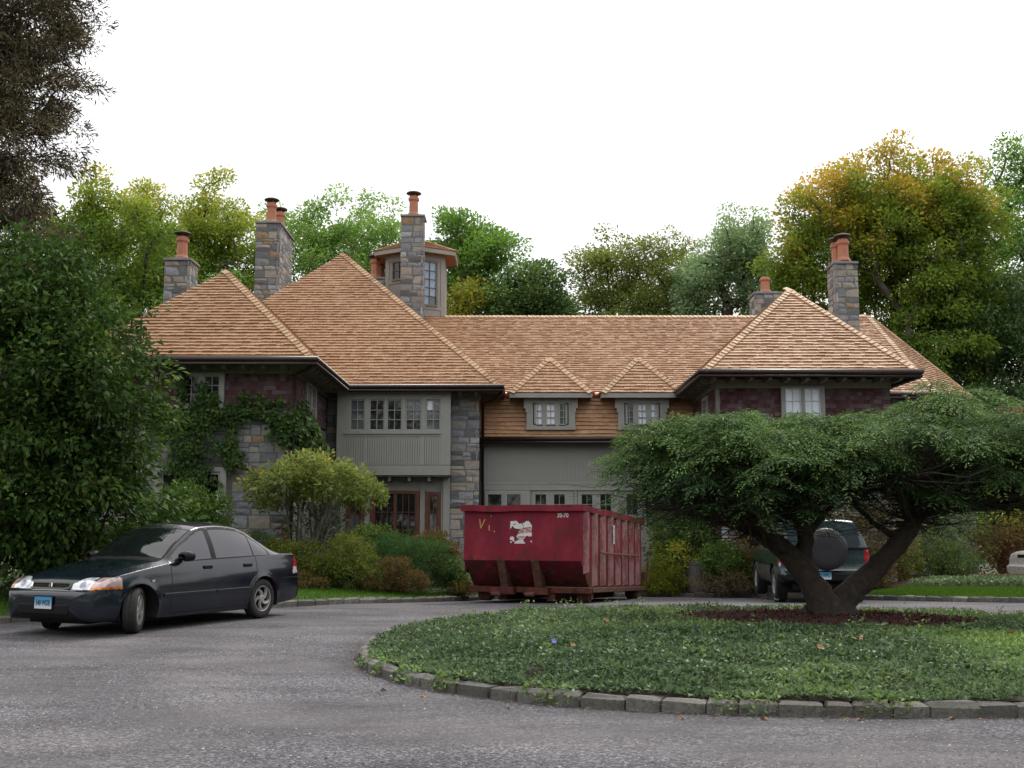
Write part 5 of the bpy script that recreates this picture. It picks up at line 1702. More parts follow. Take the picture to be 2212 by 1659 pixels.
# ------------------------------------------------------------------ roll-off dumpster
def rust_red():
    m, t, p, out = newmat('rusty_red')
    v = coords(t)
    base = ramp(t, [(0.3, (0.10, 0.008, 0.017)), (0.5, (0.18, 0.012, 0.028)), (0.68, (0.26, 0.026, 0.04)), (0.85, (0.28, 0.07, 0.07))])
    t.links.new(noise_n(t, coords(t, (1, 1, .8)), 1.3, 6, .65), base.inputs[0])
    rust = ramp(t, [(0.35, (0.030, 0.013, 0.009)), (0.6, (0.10, 0.035, 0.02)), (0.8, (0.17, 0.075, 0.045))])
    t.links.new(noise_n(t, v, 9, 5, .7), rust.inputs[0])
    # more rust low down: scraped and splashed steel
    s_ = t.nodes.new('ShaderNodeSeparateXYZ'); t.links.new(v, s_.inputs[0])
    hz = t.nodes.new('ShaderNodeMapRange'); hz.inputs['From Min'].default_value = .95; hz.inputs['From Max'].default_value = .25
    hz.inputs['To Min'].default_value = -.02; hz.inputs['To Max'].default_value = .19
    t.links.new(s_.outputs['Z'], hz.inputs['Value'])
    f = mathn(t, 'ADD', noise_n(t, v, 3.2, 8, .72), hz.outputs[0])
    fr = ramp(t, [(0.515, (0, 0, 0)), (0.62, (1, 1, 1))])
    t.links.new(f, fr.inputs[0])
    col = mix(t, base.outputs[0], rust.outputs[0], mathn(t, 'MULTIPLY', fr.outputs[0], .9))
    # scratches of dark steel
    sc = ramp(t, [(0.60, (0, 0, 0)), (0.66, (1, 1, 1))])
    t.links.new(noise_n(t, coords(t, (9, 9, 1.6)), 1.2, 6, .8), sc.inputs[0])
    col = mix(t, col, (0.035, 0.012, 0.014), mathn(t, 'MULTIPLY', sc.outputs[0], .7))
    t.links.new(col, p.inputs['Base Color'])
    p.inputs['Roughness'].default_value = .65
    p.inputs['Specular IOR Level'].default_value = .25
    bump(t, p, noise_n(t, v, 2.5, 5, .6), .25, .03)
    return m
M['rusty_red'] = rust_red()
def worn_rib():
    # paint faded and scraped to a pinkish grey, in long vertical patches
    m, t, p, out = newmat('worn_rib')
    f = noise_n(t, coords(t, (3, 3, .9)), 1.9, 8, .75)
    r = ramp(t, [(0.36, (0.15, 0.012, 0.018)), (0.47, (0.21, 0.07, 0.07)), (0.56, (0.30, 0.17, 0.17)), (0.68, (0.20, 0.09, 0.055)), (0.8, (0.09, 0.035, 0.02))])
    t.links.new(f, r.inputs[0]); t.links.new(r.outputs[0], p.inputs['Base Color'])
    p.inputs['Roughness'].default_value = .6
    return m
M['worn_rib'] = worn_rib()
M['rust'] = simple('rust', (0.10, 0.042, 0.026), .85, var=.5, scale=9, bmp=.4)
M['sticker_white'] = simple('sticker_white', (0.60, 0.60, 0.58), .5, var=.08)
M['yellow_chalk'] = simple('yellow_chalk', (0.50, 0.28, 0.07), .9, var=.2)
M['sticker_red'] = simple('sticker_red', (0.30, 0.03, 0.04), .6, var=.2)

def dumpster():
    yaw = math.radians(-19)
    root = empty('dumpster', (1.30, 20.55, 0), 'rusty red roll-off dumpster with vertical side ribs standing on the gravel drive', 'dumpster', rz=yaw)
    root.rotation_euler = (math.radians(-2.5), 0, yaw)
    # local: front face y=0 facing -y, right front corner at x=0, body to x=-2.4, length L
    Wd, L = 2.40, 5.45
    side = [(0, .79), (.60, .29), (L, .29), (L, 1.75), (0, 1.75)]            # (y, z)
    body = MB()
    body.add([(-Wd, 0, .79), (0, 0, .79), (0, 0, 1.75), (-Wd, 0, 1.75)], [(0, 1, 2, 3)])
    body.add([(-Wd, 0, .79), (0, 0, .79), (0, .60, .29), (-Wd, .60, .29)], [(0, 3, 2, 1)])
    for x in (0, -Wd):
        body.add([(x, y, z) for y, z in side], [(0, 1, 2, 3, 4)] if x == 0 else [(4, 3, 2, 1, 0)])
    body.add([(-Wd, L, .29), (0, L, .29), (0, L, 1.75), (-Wd, L, 1.75)], [(3, 2, 1, 0)])
    body.add([(-Wd, .60, .29), (0, .60, .29), (0, L, .29), (-Wd, L, .29)], [(0, 3, 2, 1)])
    # inside
    i = .06
    body.add([(-Wd + i, i, 1.74), (-i, i, 1.74), (-i, L - i, 1.74), (-Wd + i, L - i, 1.74), (-Wd + i, .6, .4), (-i, .6, .4), (-i, L - i, .4), (-Wd + i, L - i, .4)],
             [(0, 4, 5, 1), (1, 5, 6, 2), (2, 6, 7, 3), (3, 7, 4, 0), (4, 7, 6, 5)])
    body.build('body', M['rusty_red'], root)
    # top rail, slightly dented
    b = MB()
    def rail(p, q, n=9):
        p, q = Vector(p), Vector(q)
        rr = random.Random(2); pts = [p.lerp(q, k / n) + Vector((0, 0, rr.uniform(-.012, .008))) for k in range(n + 1)]
        for k in range(n): b.bar(pts[k], pts[k + 1] + (q - p).normalized() * .004, .13, .12)
    rail((-Wd - .06, -.01, 1.80), (.065, -.01, 1.80)); rail((.0, .056, 1.80), (.0, L, 1.80), 14); rail((-Wd, .056, 1.80), (-Wd, L, 1.80)); rail((-Wd - .06, L, 1.80), (.065, L, 1.80))
    b.build('top_rail', M['rusty_red'], root)
    # ribs along the sides
    for k in range(8):
        y = .30 + k * .66
        for x, s_ in ((0, 1), (-Wd, -1)):
            zb_ = .30 if y > .6 else .30 + (.6 - y) * .83
            b = MB()
            w1, w2, d = .125, .06, .075
            xs = [x, x + s_ * d]
            vs = [(x, y - w1, zb_), (x + s_ * d, y - w2, zb_ + .03), (x + s_ * d, y + w2, zb_ + .03), (x, y + w1, zb_),
                  (x, y - w1, 1.74), (x + s_ * d, y - w2, 1.74), (x + s_ * d, y + w2, 1.74), (x, y + w1, 1.74)]
            b.add(vs, [(0, 1, 5, 4), (1, 2, 6, 5), (2, 3, 7, 6), (0, 3, 2, 1)] if s_ > 0 else [(4, 5, 1, 0), (5, 6, 2, 1), (6, 7, 3, 2), (1, 2, 3, 0)])
            b.build('rib', M['worn_rib'] if s_ > 0 else M['rusty_red'], root)
    MB().tube([(.085, 1.15, .98), (.12, 1.3, .97), (.12, 4.6, .97), (.085, 4.75, .98)], .018, 6).build('tie_bar', M['rust'], root)
    # lower long rail of the side, floor beams, front cross beam, hook frame, stiffeners
    MB().box(-.05, .10, .55, L + .02, .19, .285).build('side_rail', M['rust'], root, bevel=.01)
    MB().box(-Wd - .1, -Wd + .05, .55, L + .02, .19, .285).build('side_rail', M['rust'], root, bevel=.01)
    MB().box(-Wd - .05, .08, .38, .54, .17, .285).build('cross_beam', M['rusty_red'], root, bevel=.012)
    for x in (-1.62, -.92):
        b = MB()
        b.add([(x - .075, -.045, .80), (x + .075, -.045, .80), (x + .075, .25, .25), (x - .075, .25, .25), (x - .075, .05, .80), (x + .075, .05, .80), (x + .075, .62, .25), (x - .075, .62, .25)],
              [(0, 3, 2, 1), (0, 1, 5, 4), (1, 2, 6, 5), (0, 4, 7, 3), (3, 7, 6, 2)])
        b.build('stiffener', M['rust'], root, bevel=.012)
        MB().box(x - .3, x + .2, .20, .40, .13, .275).build('nose_block', M['rusty_red'], root, bevel=.015)
        Mx = Matrix.Translation((x - .15, .17, .14)) @ Matrix.Rotation(math.pi / 2, 4, 'Y')
        MB().lathe([(.001, -.09), (.045, -.09), (.045, .09), (.001, .09)], 14, M=Mx).build('hook_pin', M['rust'], root)
    b = MB()
    for x in (-1.72, -.72): b.box(x - .08, x + .08, .42, L - .1, .02, .17)
    b.build('skid_beam', M['rust'], root)
    for (wx, wy) in ((-2.18, .75), (-.12, .75), (-2.18, L - .5), (-.12, L - .5)):
        Mx = Matrix.Translation((wx, wy, .11)) @ Matrix.Rotation(math.pi / 2, 4, 'Y')
        o = MB().lathe([(.001, -.12), (.10, -.12), (.115, -.1), (.115, .1), (.10, .12), (.001, .12)], 20, M=Mx).build('wheel', M['rust'], root)
        MB().box(wx - .15, wx - .125, wy - .08, wy + .08, .06, .2).box(wx + .125, wx + .15, wy - .08, wy + .08, .06, .2).build('bracket', M['rust'], o)
    MB().box(-.04, .14, L - .08, L + .12, .40, .62).tube([(.13, L + .06, .3), (.15, L + .07, .95)], .025, 6).build('door_latch', M['rust'], root)
    # markings on the front, each sheet a few mm proud of the steel
    text_obj('30-70', .115, Matrix.Translation((-.36, -.004, 1.655)) @ STAND, 'sticker_white', root, 'lettering', bold=.003, sx=.85)
    # torn paper sticker
    def sheet_poly(name, pts, mat, y=-.005, parent=None):
        n = len(pts)
        return MB().add([(x, y, z) for x, z in pts] + [(x, -.0005, z) for x, z in pts], [tuple(range(n))] + [(i, i + n, (i + 1) % n + n, (i + 1) % n) for i in range(n)]).build(name, M[mat], parent or root)
    sx, sz = -1.435, 1.115
    K = lambda q: [(sx + a * .455, sz + c * .44) for a, c in q]
    st = sheet_poly('sticker', K([(.02, .98), (.28, 1), (.36, .93), (.43, .86), (.50, .90), (.58, .78), (.60, .62), (.42, .63), (.22, .67), (.16, .72), (.11, .79), (.06, .70), (.0, .64)]), 'sticker_white')
    sheet_poly('sticker_piece', K([(.56, .9), (.66, .92), (.72, .99), (.84, .99), (.96, .84), (.985, .78), (.985, .33), (.86, .31), (.80, .35), (.68, .30), (.67, .22), (.58, .19), (.42, .19), (.34, .22), (.30, .32), (.36, .42), (.40, .50), (.47, .60), (.62, .66), (.60, .80)]), 'sticker_white', -.0055, st)
    sheet_poly('sticker_piece', K([(.20, .0), (.24, .08), (.40, .17), (.60, .18), (.62, .08), (.70, .04), (.68, .0)]), 'sticker_white', -.005, st)
    sheet_poly('sticker_piece', K([(.0, .16), (.0, .27), (.10, .32), (.20, .26), (.18, .18), (.22, .10), (.16, .08), (.10, .15)]), 'sticker_white', -.005, st)
    sheet_poly('sticker_piece', K([(.02, .02), (.02, .10), (.07, .11), (.08, .03)]), 'sticker_white', -.005, st)
    sheet_poly('sticker_piece', K([(.94, .06), (.94, .13), (.99, .13), (.99, .05)]), 'sticker_white', -.005, st)
    text_obj('CARTING', .135, Matrix.Translation((sx + .305, -.0075, sz + .245)) @ STAND @ Matrix.Rotation(.10, 4, 'Z') @ Matrix.Diagonal((.50, 1, 1, 1)), 'sticker_red', st, 'lettering', bold=.004)
    sheet_poly('print', K([(.36, .28), (.66, .31), (.66, .34), (.36, .31)]), 'sticker_red', -.0075, st)
    sheet_poly('print', K([(.34, .22), (.66, .25), (.66, .28), (.34, .25)]), 'sticker_red', -.0075, st)
    sheet_poly('print', K([(.60, .66), (.94, .70), (.94, .73), (.60, .69)]), 'sticker_red', -.0075, st)
    sheet_poly('print', K([(.13, .86), (.26, .87), (.25, .84), (.15, .83)]), 'black_trim', -.0075, st)
    # yellow scrawl
    b = MB()
    for p, q, wd in (((-2.075, 1.59), (-2.05, 1.41), .020), ((-2.05, 1.41), (-1.965, 1.585), .020), ((-1.875, 1.47), (-1.868, 1.36), .020), ((-1.77, 1.365), (-1.755, 1.335), .018), ((-1.83, 1.66), (-1.84, 1.63), .014)):
        b.bar((p[0], -.003, p[1]), (q[0], -.003, q[1]), wd, .004, up=(0, -1, 0))
    b.build('chalk_mark', M['yellow_chalk'], root)
    # label on the side, between ribs
    MB().box(.101, .104, 2.2, 2.34, 1.18, 1.57).build('label', M['sticker_white'], root)
    b = MB()
    for k in range(7): b.box(.104, .1055, 2.24 + .012 * (k % 2), 2.30, 1.24 + k * .043, 1.262 + k * .043)
    b.build('print', M['sticker_red'], root)
    return root
dumpster()

# ------------------------------------------------------------------ trees and shrubs
GREEN = [(0.0, (0.014, 0.030, 0.008)), (0.35, (0.030, 0.062, 0.012)), (0.65, (0.052, 0.098, 0.017)), (1.0, (0.095, 0.15, 0.03))]
M['leaf_green'] = leafmat('leaf_green', GREEN, gain=4.0)
M['leaf_light'] = leafmat('leaf_light', [(0.0, (0.035, 0.065, 0.016)), (0.4, (0.075, 0.135, 0.03)), (0.7, (0.115, 0.19, 0.045)), (1.0, (0.17, 0.25, 0.075))], gain=2.7)
M['leaf_grey'] = leafmat('leaf_grey', [(0.0, (0.025, 0.042, 0.02)), (0.5, (0.06, 0.09, 0.045)), (1.0, (0.13, 0.17, 0.10))], gain=5.0)
M['leaf_olive'] = leafmat('leaf_olive', [(0.0, (0.018, 0.026, 0.008)), (0.45, (0.045, 0.06, 0.014)), (0.8, (0.085, 0.095, 0.02)), (1.0, (0.15, 0.12, 0.03))], gain=4.4)
M['leaf_yellow'] = leafmat('leaf_yellow', [(0.0, (0.022, 0.045, 0.008)), (0.35, (0.05, 0.085, 0.013)), (0.6, (0.105, 0.13, 0.018)), (0.82, (0.19, 0.165, 0.025)), (1.0, (0.32, 0.17, 0.035))], gain=3.3)
M['leaf_maple'] = leafmat('leaf_maple', [(0.0, (0.024, 0.048, 0.009)), (0.35, (0.055, 0.09, 0.013)), (0.58, (0.105, 0.125, 0.018)), (0.78, (0.21, 0.15, 0.022)), (1.0, (0.36, 0.14, 0.03))], gain=3.0)
M['leaf_dark'] = leafmat('leaf_dark', [(0.0, (0.008, 0.016, 0.006)), (0.5, (0.02, 0.04, 0.010)), (0.85, (0.04, 0.072, 0.016)), (1.0, (0.07, 0.10, 0.025))], .4, .25, .4, gain=4.6)
M['leaf_big'] = leafmat('leaf_big', [(0.0, (0.010, 0.020, 0.006)), (0.5, (0.022, 0.048, 0.010)), (0.85, (0.045, 0.085, 0.016)), (0.96, (0.09, 0.12, 0.025)), (1.0, (0.16, 0.09, 0.03))], .5, .35, .15, gain=2.3)
M['conifer'] = leafmat('conifer', [(0.0, (0.014, 0.011, 0.008)), (0.5, (0.030, 0.026, 0.016)), (0.85, (0.048, 0.046, 0.022)), (1.0, (0.075, 0.065, 0.03))], .8, .15, .2, gain=3.6)
M['hemlock'] = leafmat('hemlock', [(0.0, (0.008, 0.017, 0.008)), (0.3, (0.018, 0.040, 0.015)), (0.6, (0.045, 0.085, 0.026)), (0.85, (0.085, 0.14, 0.04)), (1.0, (0.14, 0.19, 0.06))], .6, .3, .10, gain=2.3)
M['leaf_umbrella'] = leafmat('leaf_umbrella', [(0.0, (0.04, 0.075, 0.02)), (0.35, (0.10, 0.14, 0.035)), (0.62, (0.22, 0.22, 0.06)), (0.85, (0.36, 0.24, 0.07)), (1.0, (0.42, 0.20, 0.05))], gain=2.0)
M['leaf_azalea'] = leafmat('leaf_azalea', [(0.0, (0.03, 0.045, 0.010)), (0.45, (0.075, 0.10, 0.018)), (0.8, (0.13, 0.15, 0.025)), (1.0, (0.16, 0.08, 0.03))], gain=1.9)
M['leaf_yew'] = leafmat('leaf_yew', [(0.0, (0.008, 0.022, 0.008)), (0.5, (0.02, 0.055, 0.015)), (1.0, (0.045, 0.095, 0.028))], gain=2.2)
M['leaf_lime'] = leafmat('leaf_lime', [(0.0, (0.05, 0.08, 0.010)), (0.5, (0.13, 0.17, 0.02)), (0.9, (0.21, 0.22, 0.03)), (1.0, (0.30, 0.18, 0.03))], gain=1.4)
M['leaf_tan'] = leafmat('leaf_tan', [(0.0, (0.06, 0.055, 0.03)), (0.5, (0.14, 0.12, 0.06)), (1.0, (0.25, 0.19, 0.11))], gain=1.2)
M['leaf_rust'] = leafmat('leaf_rust', [(0.0, (0.06, 0.035, 0.015)), (0.4, (0.12, 0.09, 0.03)), (0.7, (0.11, 0.12, 0.03)), (1.0, (0.24, 0.10, 0.04))], gain=1.25)
M['leaf_pink'] = leafmat('leaf_pink', [(0.0, (0.16, 0.07, 0.05)), (0.5, (0.30, 0.15, 0.11)), (1.0, (0.45, 0.27, 0.20))])
M['leaf_ivy'] = leafmat('leaf_ivy', [(0.0, (0.010, 0.022, 0.008)), (0.5, (0.026, 0.055, 0.014)), (0.85, (0.055, 0.095, 0.022)), (0.97, (0.10, 0.13, 0.03)), (1.0, (0.30, 0.05, 0.02))], .45, gain=2.0)
M['leaf_shrub'] = leafmat('leaf_shrub', [(0.0, (0.03, 0.055, 0.016)), (0.4, (0.065, 0.115, 0.028)), (0.7, (0.10, 0.165, 0.04)), (1.0, (0.16, 0.22, 0.07))], gain=1.45)
M['leaf_holly'] = leafmat('leaf_holly', GREEN, .4, .35, .2, gain=1.9)
M['leaf_red'] = leafmat('leaf_red', [(0.0, (0.14, 0.012, 0.008)), (0.6, (0.30, 0.03, 0.012)), (1.0, (0.40, 0.09, 0.02))])

def blob_points(blobs, n, shell=.45, rough=.42):
    B = np.array([(b[0], b[1], b[2], b[3], b[3] * (b[5] if len(b) > 5 else 1), b[4]) for b in blobs], float)
    wgt = (B[:, 3] * B[:, 4] * B[:, 5]) ** .72; wgt /= wgt.sum()
    ci = RNG.choice(len(B), n, p=wgt)
    d = rand_dir(n)
    r = shell + (1 - shell) * RNG.random(n) ** .6
    r = np.where(RNG.random(n) < .2, RNG.random(n) ** .5 * .8, r)
    r = r * np.array([1 + rough * noise.noise(Vector((q[0] * 2.1 + k * 7, q[1] * 2.1, q[2] * 2.1 + k))) for q, k in zip(d, ci)])
    return B[ci, :3] + d * B[ci, 3:] * r[:, None], ci, d

def skeleton(b, start, pts, r0, n=5, droop=0.0, r_min=.008):
    """attach every point to its nearest node so far; limb girth follows how many tips it carries"""
    nodes = [Vector(p) for p in start]; par = [-1] + list(range(len(start) - 1))
    top = np.array(start[-1])
    order = np.argsort(np.linalg.norm(pts - top, axis=1))
    arr = np.zeros((len(start) + len(pts), 3)); arr[:len(start)] = np.array(start)
    dist0 = np.zeros(len(arr)); m = len(start)
    for k in order:
        p = pts[k]
        dd = np.linalg.norm(arr[:m] - p, axis=1) + .25 * dist0[:m]
        dd[:max(0, len(start) - 3)] += 1e3
        q = int(np.argmin(dd))
        arr[m] = p; dist0[m] = dist0[q] + np.linalg.norm(arr[q] - p); par.append(q); m += 1
    cnt = np.ones(m)
    for i in range(m - 1, 0, -1):
        if par[i] >= 0: cnt[par[i]] += cnt[i]
    tot = cnt[0]
    rad = np.maximum(r0 * (cnt / tot) ** .5, r_min)
    for i in range(1, m):
        p, q = arr[par[i]], arr[i]
        L = np.linalg.norm(q - p)
        mid = (p + q) / 2 + RNG.normal(size=3) * L * .07 + np.array([0, 0, -droop * L])
        ra = min(rad[par[i]], rad[i] * 1.5) if i >= len(start) else rad[par[i]]
        b.tube([p, mid, q], [ra, (ra + rad[i]) / 2, rad[i]], n if rad[i] > .03 else 4, caps=False)
    return arr

def leaf_cloud(pts, cdir, per, rc, L, aspect, flat=.7, updown=.5, jitter=.3, hue=None, droop=.2):
    n = len(pts) * per
    C_ = np.repeat(pts, per, 0); cd_ = np.repeat(cdir, per, 0)
    o = rand_dir(n) * (RNG.random(n) ** .42)[:, None] * rc * np.array([1, 1, flat])
    P = C_ + o
    D = unit(unit(o) * .7 + cd_ * .5 + rand_dir(n) * .7 + np.array([0, 0, -droop]))
    N = rand_dir(n) * .8; N[:, 2] += updown; N += cd_ * .4
    Ls = L * RNG.uniform(.5, 1.55, n)
    V = leaf_quads(P, D, N, Ls, Ls * aspect)
    ch = np.repeat(RNG.random(len(pts)), per)
    rnd = RNG.random(n) * (.45 if hue is not None else .6) + ch * (.2 if hue is not None else .4)
    if hue is not None: rnd = rnd * .9 + np.clip(hue(P), 0, 1) * .42
    return V, np.clip(rnd, 0, 1)

def tree(name, label, base, blobs, ncl, per, L, mat, bark='bark', group=None, r0=.28, trunk_top=None, rc=.7, aspect=.6, hue=None, cat='tree', flat=.7, shell=.45, bend=(0, 0), droop=.2, lean=None):
    root = empty(name, base, label, cat, group, world=True)
    pts, ci, d = blob_points(blobs, ncl, shell)
    pts = pts[pts[:, 2] > base[2] + .3]
    d = unit(pts - np.array([np.mean([b[0] for b in blobs]), np.mean([b[1] for b in blobs]), np.mean([b[2] for b in blobs]) - 1.0]))
    lowest = min(b[2] - b[4] for b in blobs)
    tt = trunk_top or (np.mean([b[0] for b in blobs]), np.mean([b[1] for b in blobs]), max(lowest + .3, base[2] + .8))
    k = 6; st = []
    for i in range(k + 1):
        t = i / k
        st.append((base[0] + (tt[0] - base[0]) * t + .12 * math.sin(t * 5 + base[0]), base[1] + (tt[1] - base[1]) * t, base[2] - .15 + (tt[2] - base[2] + .15) * t))
    b = MB(); skeleton(b, st, pts, r0)
    b.build('trunk', M[bark], root, smooth=True)
    V, rnd = leaf_cloud(pts, d, per, rc, L, aspect, flat, hue=hue, droop=droop)
    np_obj('crown', V, quad_faces(len(rnd)), M[mat], root, attrs={'rnd': ('FACE', rnd)})
    return root

BG = 'trees standing behind the house'
gb = lambda x, y: (x, y, gz(x, y))
tree('maple_tree', 'green tree with orange tipped top rising behind the left chimney, beside the dark conifer', gb(-17.6, 44), [(-17.3, 44, 13.2, 2.3, 2.7), (-18.9, 44, 13.9, 1.8, 1.6), (-17.8, 43.5, 9.5, 3.4, 3.0)], 190, 215, .142, 'leaf_yellow', group=BG, rc=.75, hue=lambda P: (P[:, 2] - 13.7) * .34)
tree('maple_tree', 'pale yellow rounded tree top between the dark conifer and the left chimney', gb(-18.6, 52), [(-18.8, 52, 17.3, 1.4, 1.7), (-18.0, 52, 15.2, 2.6, 2.3), (-18.4, 52, 11, 3, 3)], 150, 215, .142, 'leaf_yellow', 'bark_light', group=BG, rc=.7, hue=lambda P: (P[:, 2] - 12.7) * .14)
tree('maple_tree', 'yellowing tree with a sparse twiggy top left of the tall twin pot chimney', gb(-14.4, 50), [(-14.9, 50, 15.5, 2.1, 2.0), (-13.5, 50, 14.2, 2.3, 2.4), (-14.2, 50, 17.3, .9, 1.2), (-15.3, 48, 11.5, 3.0, 3.0)], 210, 200, .142, 'leaf_yellow', 'bark_light', group=BG, rc=.7, hue=lambda P: (P[:, 2] - 12.3) * .14)
tree('maple_tree', 'dark green tree low behind the left chimneys', gb(-14.5, 47), [(-16.5, 47, 9.5, 3, 2.6), (-12.5, 47, 10.2, 2.6, 2.2), (-19.5, 46, 10.5, 2.4, 3.4), (-22, 45, 8, 3, 4)], 230, 170, .165, 'leaf_green', group=BG, rc=.8)
tree('ash_tree', 'broad light green tree between the tall chimney and the tower', gb(-9.4, 54), [(-11.3, 54, 16.6, 1.9, 1.9), (-8.4, 54, 16.8, 2.4, 1.9), (-9.8, 54, 14.2, 3.8, 2.6), (-6.5, 54, 14.8, 1.6, 2.0), (-9, 53, 10.5, 4.2, 2.6)], 260, 215, .142, 'leaf_light', 'bark_light', group=BG, rc=.75, hue=lambda P: (P[:, 2] - 12.5) * .10)
tree('oak_tree', 'tall open green tree with an orange patch just right of the tower', gb(-1.6, 50), [(-2.6, 50, 15.3, 1.3, 1.9), (-1.2, 50, 13.9, 2.0, 1.9), (-2.9, 50, 12.2, 1.0, 1.3)], 120, 200, .142, 'leaf_green', 'bark_light', group=BG, rc=.7, hue=lambda P: .35 + (P[:, 2] - 13) * .08)
tree('maple_tree', 'thin orange leaved tree half hidden just right of the tower', gb(-1.9, 47.5), [(-1.9, 47.5, 11.9, .75, .7), (-2.4, 47.5, 10.9, .5, .6)], 34, 90, .14, 'leaf_maple', group=BG, rc=.6, r0=.12, hue=lambda P: P[:, 0] * 0 + .6)
tree('oak_tree', 'dark green tree sloping down to the gap of sky above the long ridge', gb(.6, 48), [(.8, 48, 12.0, 1.9, 1.4), (-.4, 48, 10.4, 1.3, 1.4), (2.0, 48, 11.2, .8, 1.2)], 120, 200, .142, 'leaf_dark', group=BG, rc=.7)
tree('oak_tree', 'broad olive brown tree in the middle above the long ridge', gb(6.6, 55), [(5.3, 55, 14.3, 2.3, 2.2), (8.2, 55, 14.5, 2.4, 2.3), (6.9, 54, 11.4, 3.4, 2.0)], 260, 200, .142, 'leaf_olive', group=BG, rc=.75, hue=lambda P: (P[:, 2] - 11) * .09)
tree('oak_tree', 'grey green oak with a bare crooked limb left of the golden maple', gb(11.0, 52), [(11.2, 52, 15.2, 1.9, 1.8), (9.6, 52, 13.4, 1.7, 1.5), (12.0, 52, 13.6, 1.4, 1.8), (8.9, 52, 11.7, 1.0, 1.0)], 150, 200, .142, 'leaf_grey', 'bark', group=BG, rc=.75, r0=.34, hue=lambda P: (P[:, 2] - 12) * .08 + .1)
tree('maple_tree', 'large golden orange maple towering behind the right wing', gb(16.3, 45), [(14.0, 45, 15.2, 2.2, 1.9), (17.7, 45, 15.7, 2.7, 2.3), (13.0, 45, 12.3, 2.1, 1.8), (19.5, 46, 11.5, 2.2, 2.0), (16.9, 45, 12.0, 3.0, 2.2), (19.6, 45, 14.2, 1.8, 2.2), (11.7, 45, 12.6, 1.2, 1.3), (16, 45, 13.8, 2.6, 2.0), (17.5, 45, 9.2, 2.8, 2.0), (15.8, 45, 15.4, 2.2, 2.1), (19.0, 45, 15.2, 1.8, 2.0), (12.9, 45, 14.0, 1.5, 1.5)], 560, 215, .142, 'leaf_maple', 'bark_light', group=BG, rc=.68, r0=.42, hue=lambda P: (P[:, 2] - 12.2) * .21 - (P[:, 0] - 15.0) * .05 + .3 * np.sin(P[:, 0] * 1.9 + P[:, 2] * 1.3) )
tree('oak_tree', 'dark green tree at the far right edge taller than the golden maple side', gb(24.4, 50), [(24.6, 50, 17.2, 1.6, 2.6), (24.8, 50, 13, 2.4, 3)], 120, 200, .142, 'leaf_green', group=BG, rc=.8)
tree('oak_tree', 'dense dark green tree below the golden maple at the right', gb(21.0, 46), [(21.2, 46, 10.3, 2.5, 2.8), (19.2, 46, 9.0, 2.5, 2.2), (21.8, 46, 6.2, 2.4, 2.4), (19.0, 45, 5.8, 2.4, 2.2)], 320, 200, .142, 'leaf_dark', group=BG, rc=.75, hue=lambda P: (P[:, 2] - 8) * .05)
tree('beech_tree', 'low dark tree beyond the far right eave', gb(18.5, 37), [(18.6, 37, 3.4, 2.2, 2.4), (16.6, 36.5, 2.2, 1.4, 1.8), (20.8, 38, 4.2, 2.0, 3.0)], 190, 120, .14, 'leaf_dark', group=BG, rc=.7)
# far wood closing the view
P, ci, d = blob_points([(x, 78 + 6 * math.sin(x), 3.5, 6, 4.5) for x in range(-70, 80, 7)], 1500, .5)
V, rnd = leaf_cloud(P, unit(d), 14, 1.6, .75, .6)
tag(np_obj('far_wood', V, quad_faces(len(rnd)), M['leaf_dark'], attrs={'rnd': ('FACE', rnd)}), kind='stuff')

P, ci, d = blob_points([(52 * math.cos(a), 8 + 40 * math.sin(a), 7.2 + 1.8 * math.sin(a * 17), 5.5, 7.2) for a in np.linspace(math.radians(-212), math.radians(32), 42)], 2200, .5)
V, rnd = leaf_cloud(P, unit(d), 16, 1.6, .85, .6)
tag(np_obj('far_wood', V, quad_faces(len(rnd)), M['leaf_dark'], attrs={'rnd': ('FACE', rnd)}), kind='stuff')

# --- left: the tall dark conifer and the big leaved tree in front of it
tree('conifer_tree', 'tall dark brownish conifer against the white sky at the upper left', gb(-12.6, 24), [(-11.7, 24, 13.6, 1.7, 1.5), (-11.6, 24, 11.9, 1.65, 1.3), (-11.6, 24, 10.4, 1.5, 1.2), (-11.9, 24, 8.9, 1.5, 1.2), (-13.2, 24, 11.5, 1.8, 3.4), (-12.6, 24, 6.9, 2.0, 1.4)], 780, 120, .145, 'conifer', 'bark_dark', rc=.38, aspect=.20, r0=.15, trunk_top=(-12.5, 24, 13.8), shell=.35, flat=.55, droop=.5)
tree('magnolia_tree', 'dense dark tree with big drooping leaves behind the parked sedan', gb(-8.2, 17.9),
     [(-8.2, 17.9, 5.5, 1.2, 1.05), (-7.1, 17.6, 4.3, 1.1, 1.1), (-8.4, 17.6, 3.9, 1.5, 1.5), (-6.6, 17.6, 3.05, .95, 1.0), (-7.8, 17.5, 2.2, 1.55, 1.2), (-6.2, 17.8, 2.15, .55, .65), (-8.0, 17.6, 1.2, 1.1, .7), (-9.4, 17.2, 2.2, 1.2, 1.6), (-6.1, 18.6, 1.1, .8, .8), (-7.0, 18.6, .8, 1.2, .8)],
     980, 70, .11, 'leaf_big', 'bark_dark', rc=.36, aspect=.46, r0=.12, shell=.4, droop=.55)

tree('beech_tree', 'dark leafy trees filling the gap left of the house behind the drooping tree', gb(-13.0, 27.5), [(-12.6, 27.5, 4.0, 2.0, 2.6), (-14.8, 27, 3.5, 2.2, 3.0), (-11.4, 27.5, 2.2, 1.2, 1.8), (-13.6, 27.5, 6.2, 1.6, 1.6)], 240, 120, .12, 'leaf_big', rc=.55, r0=.14)
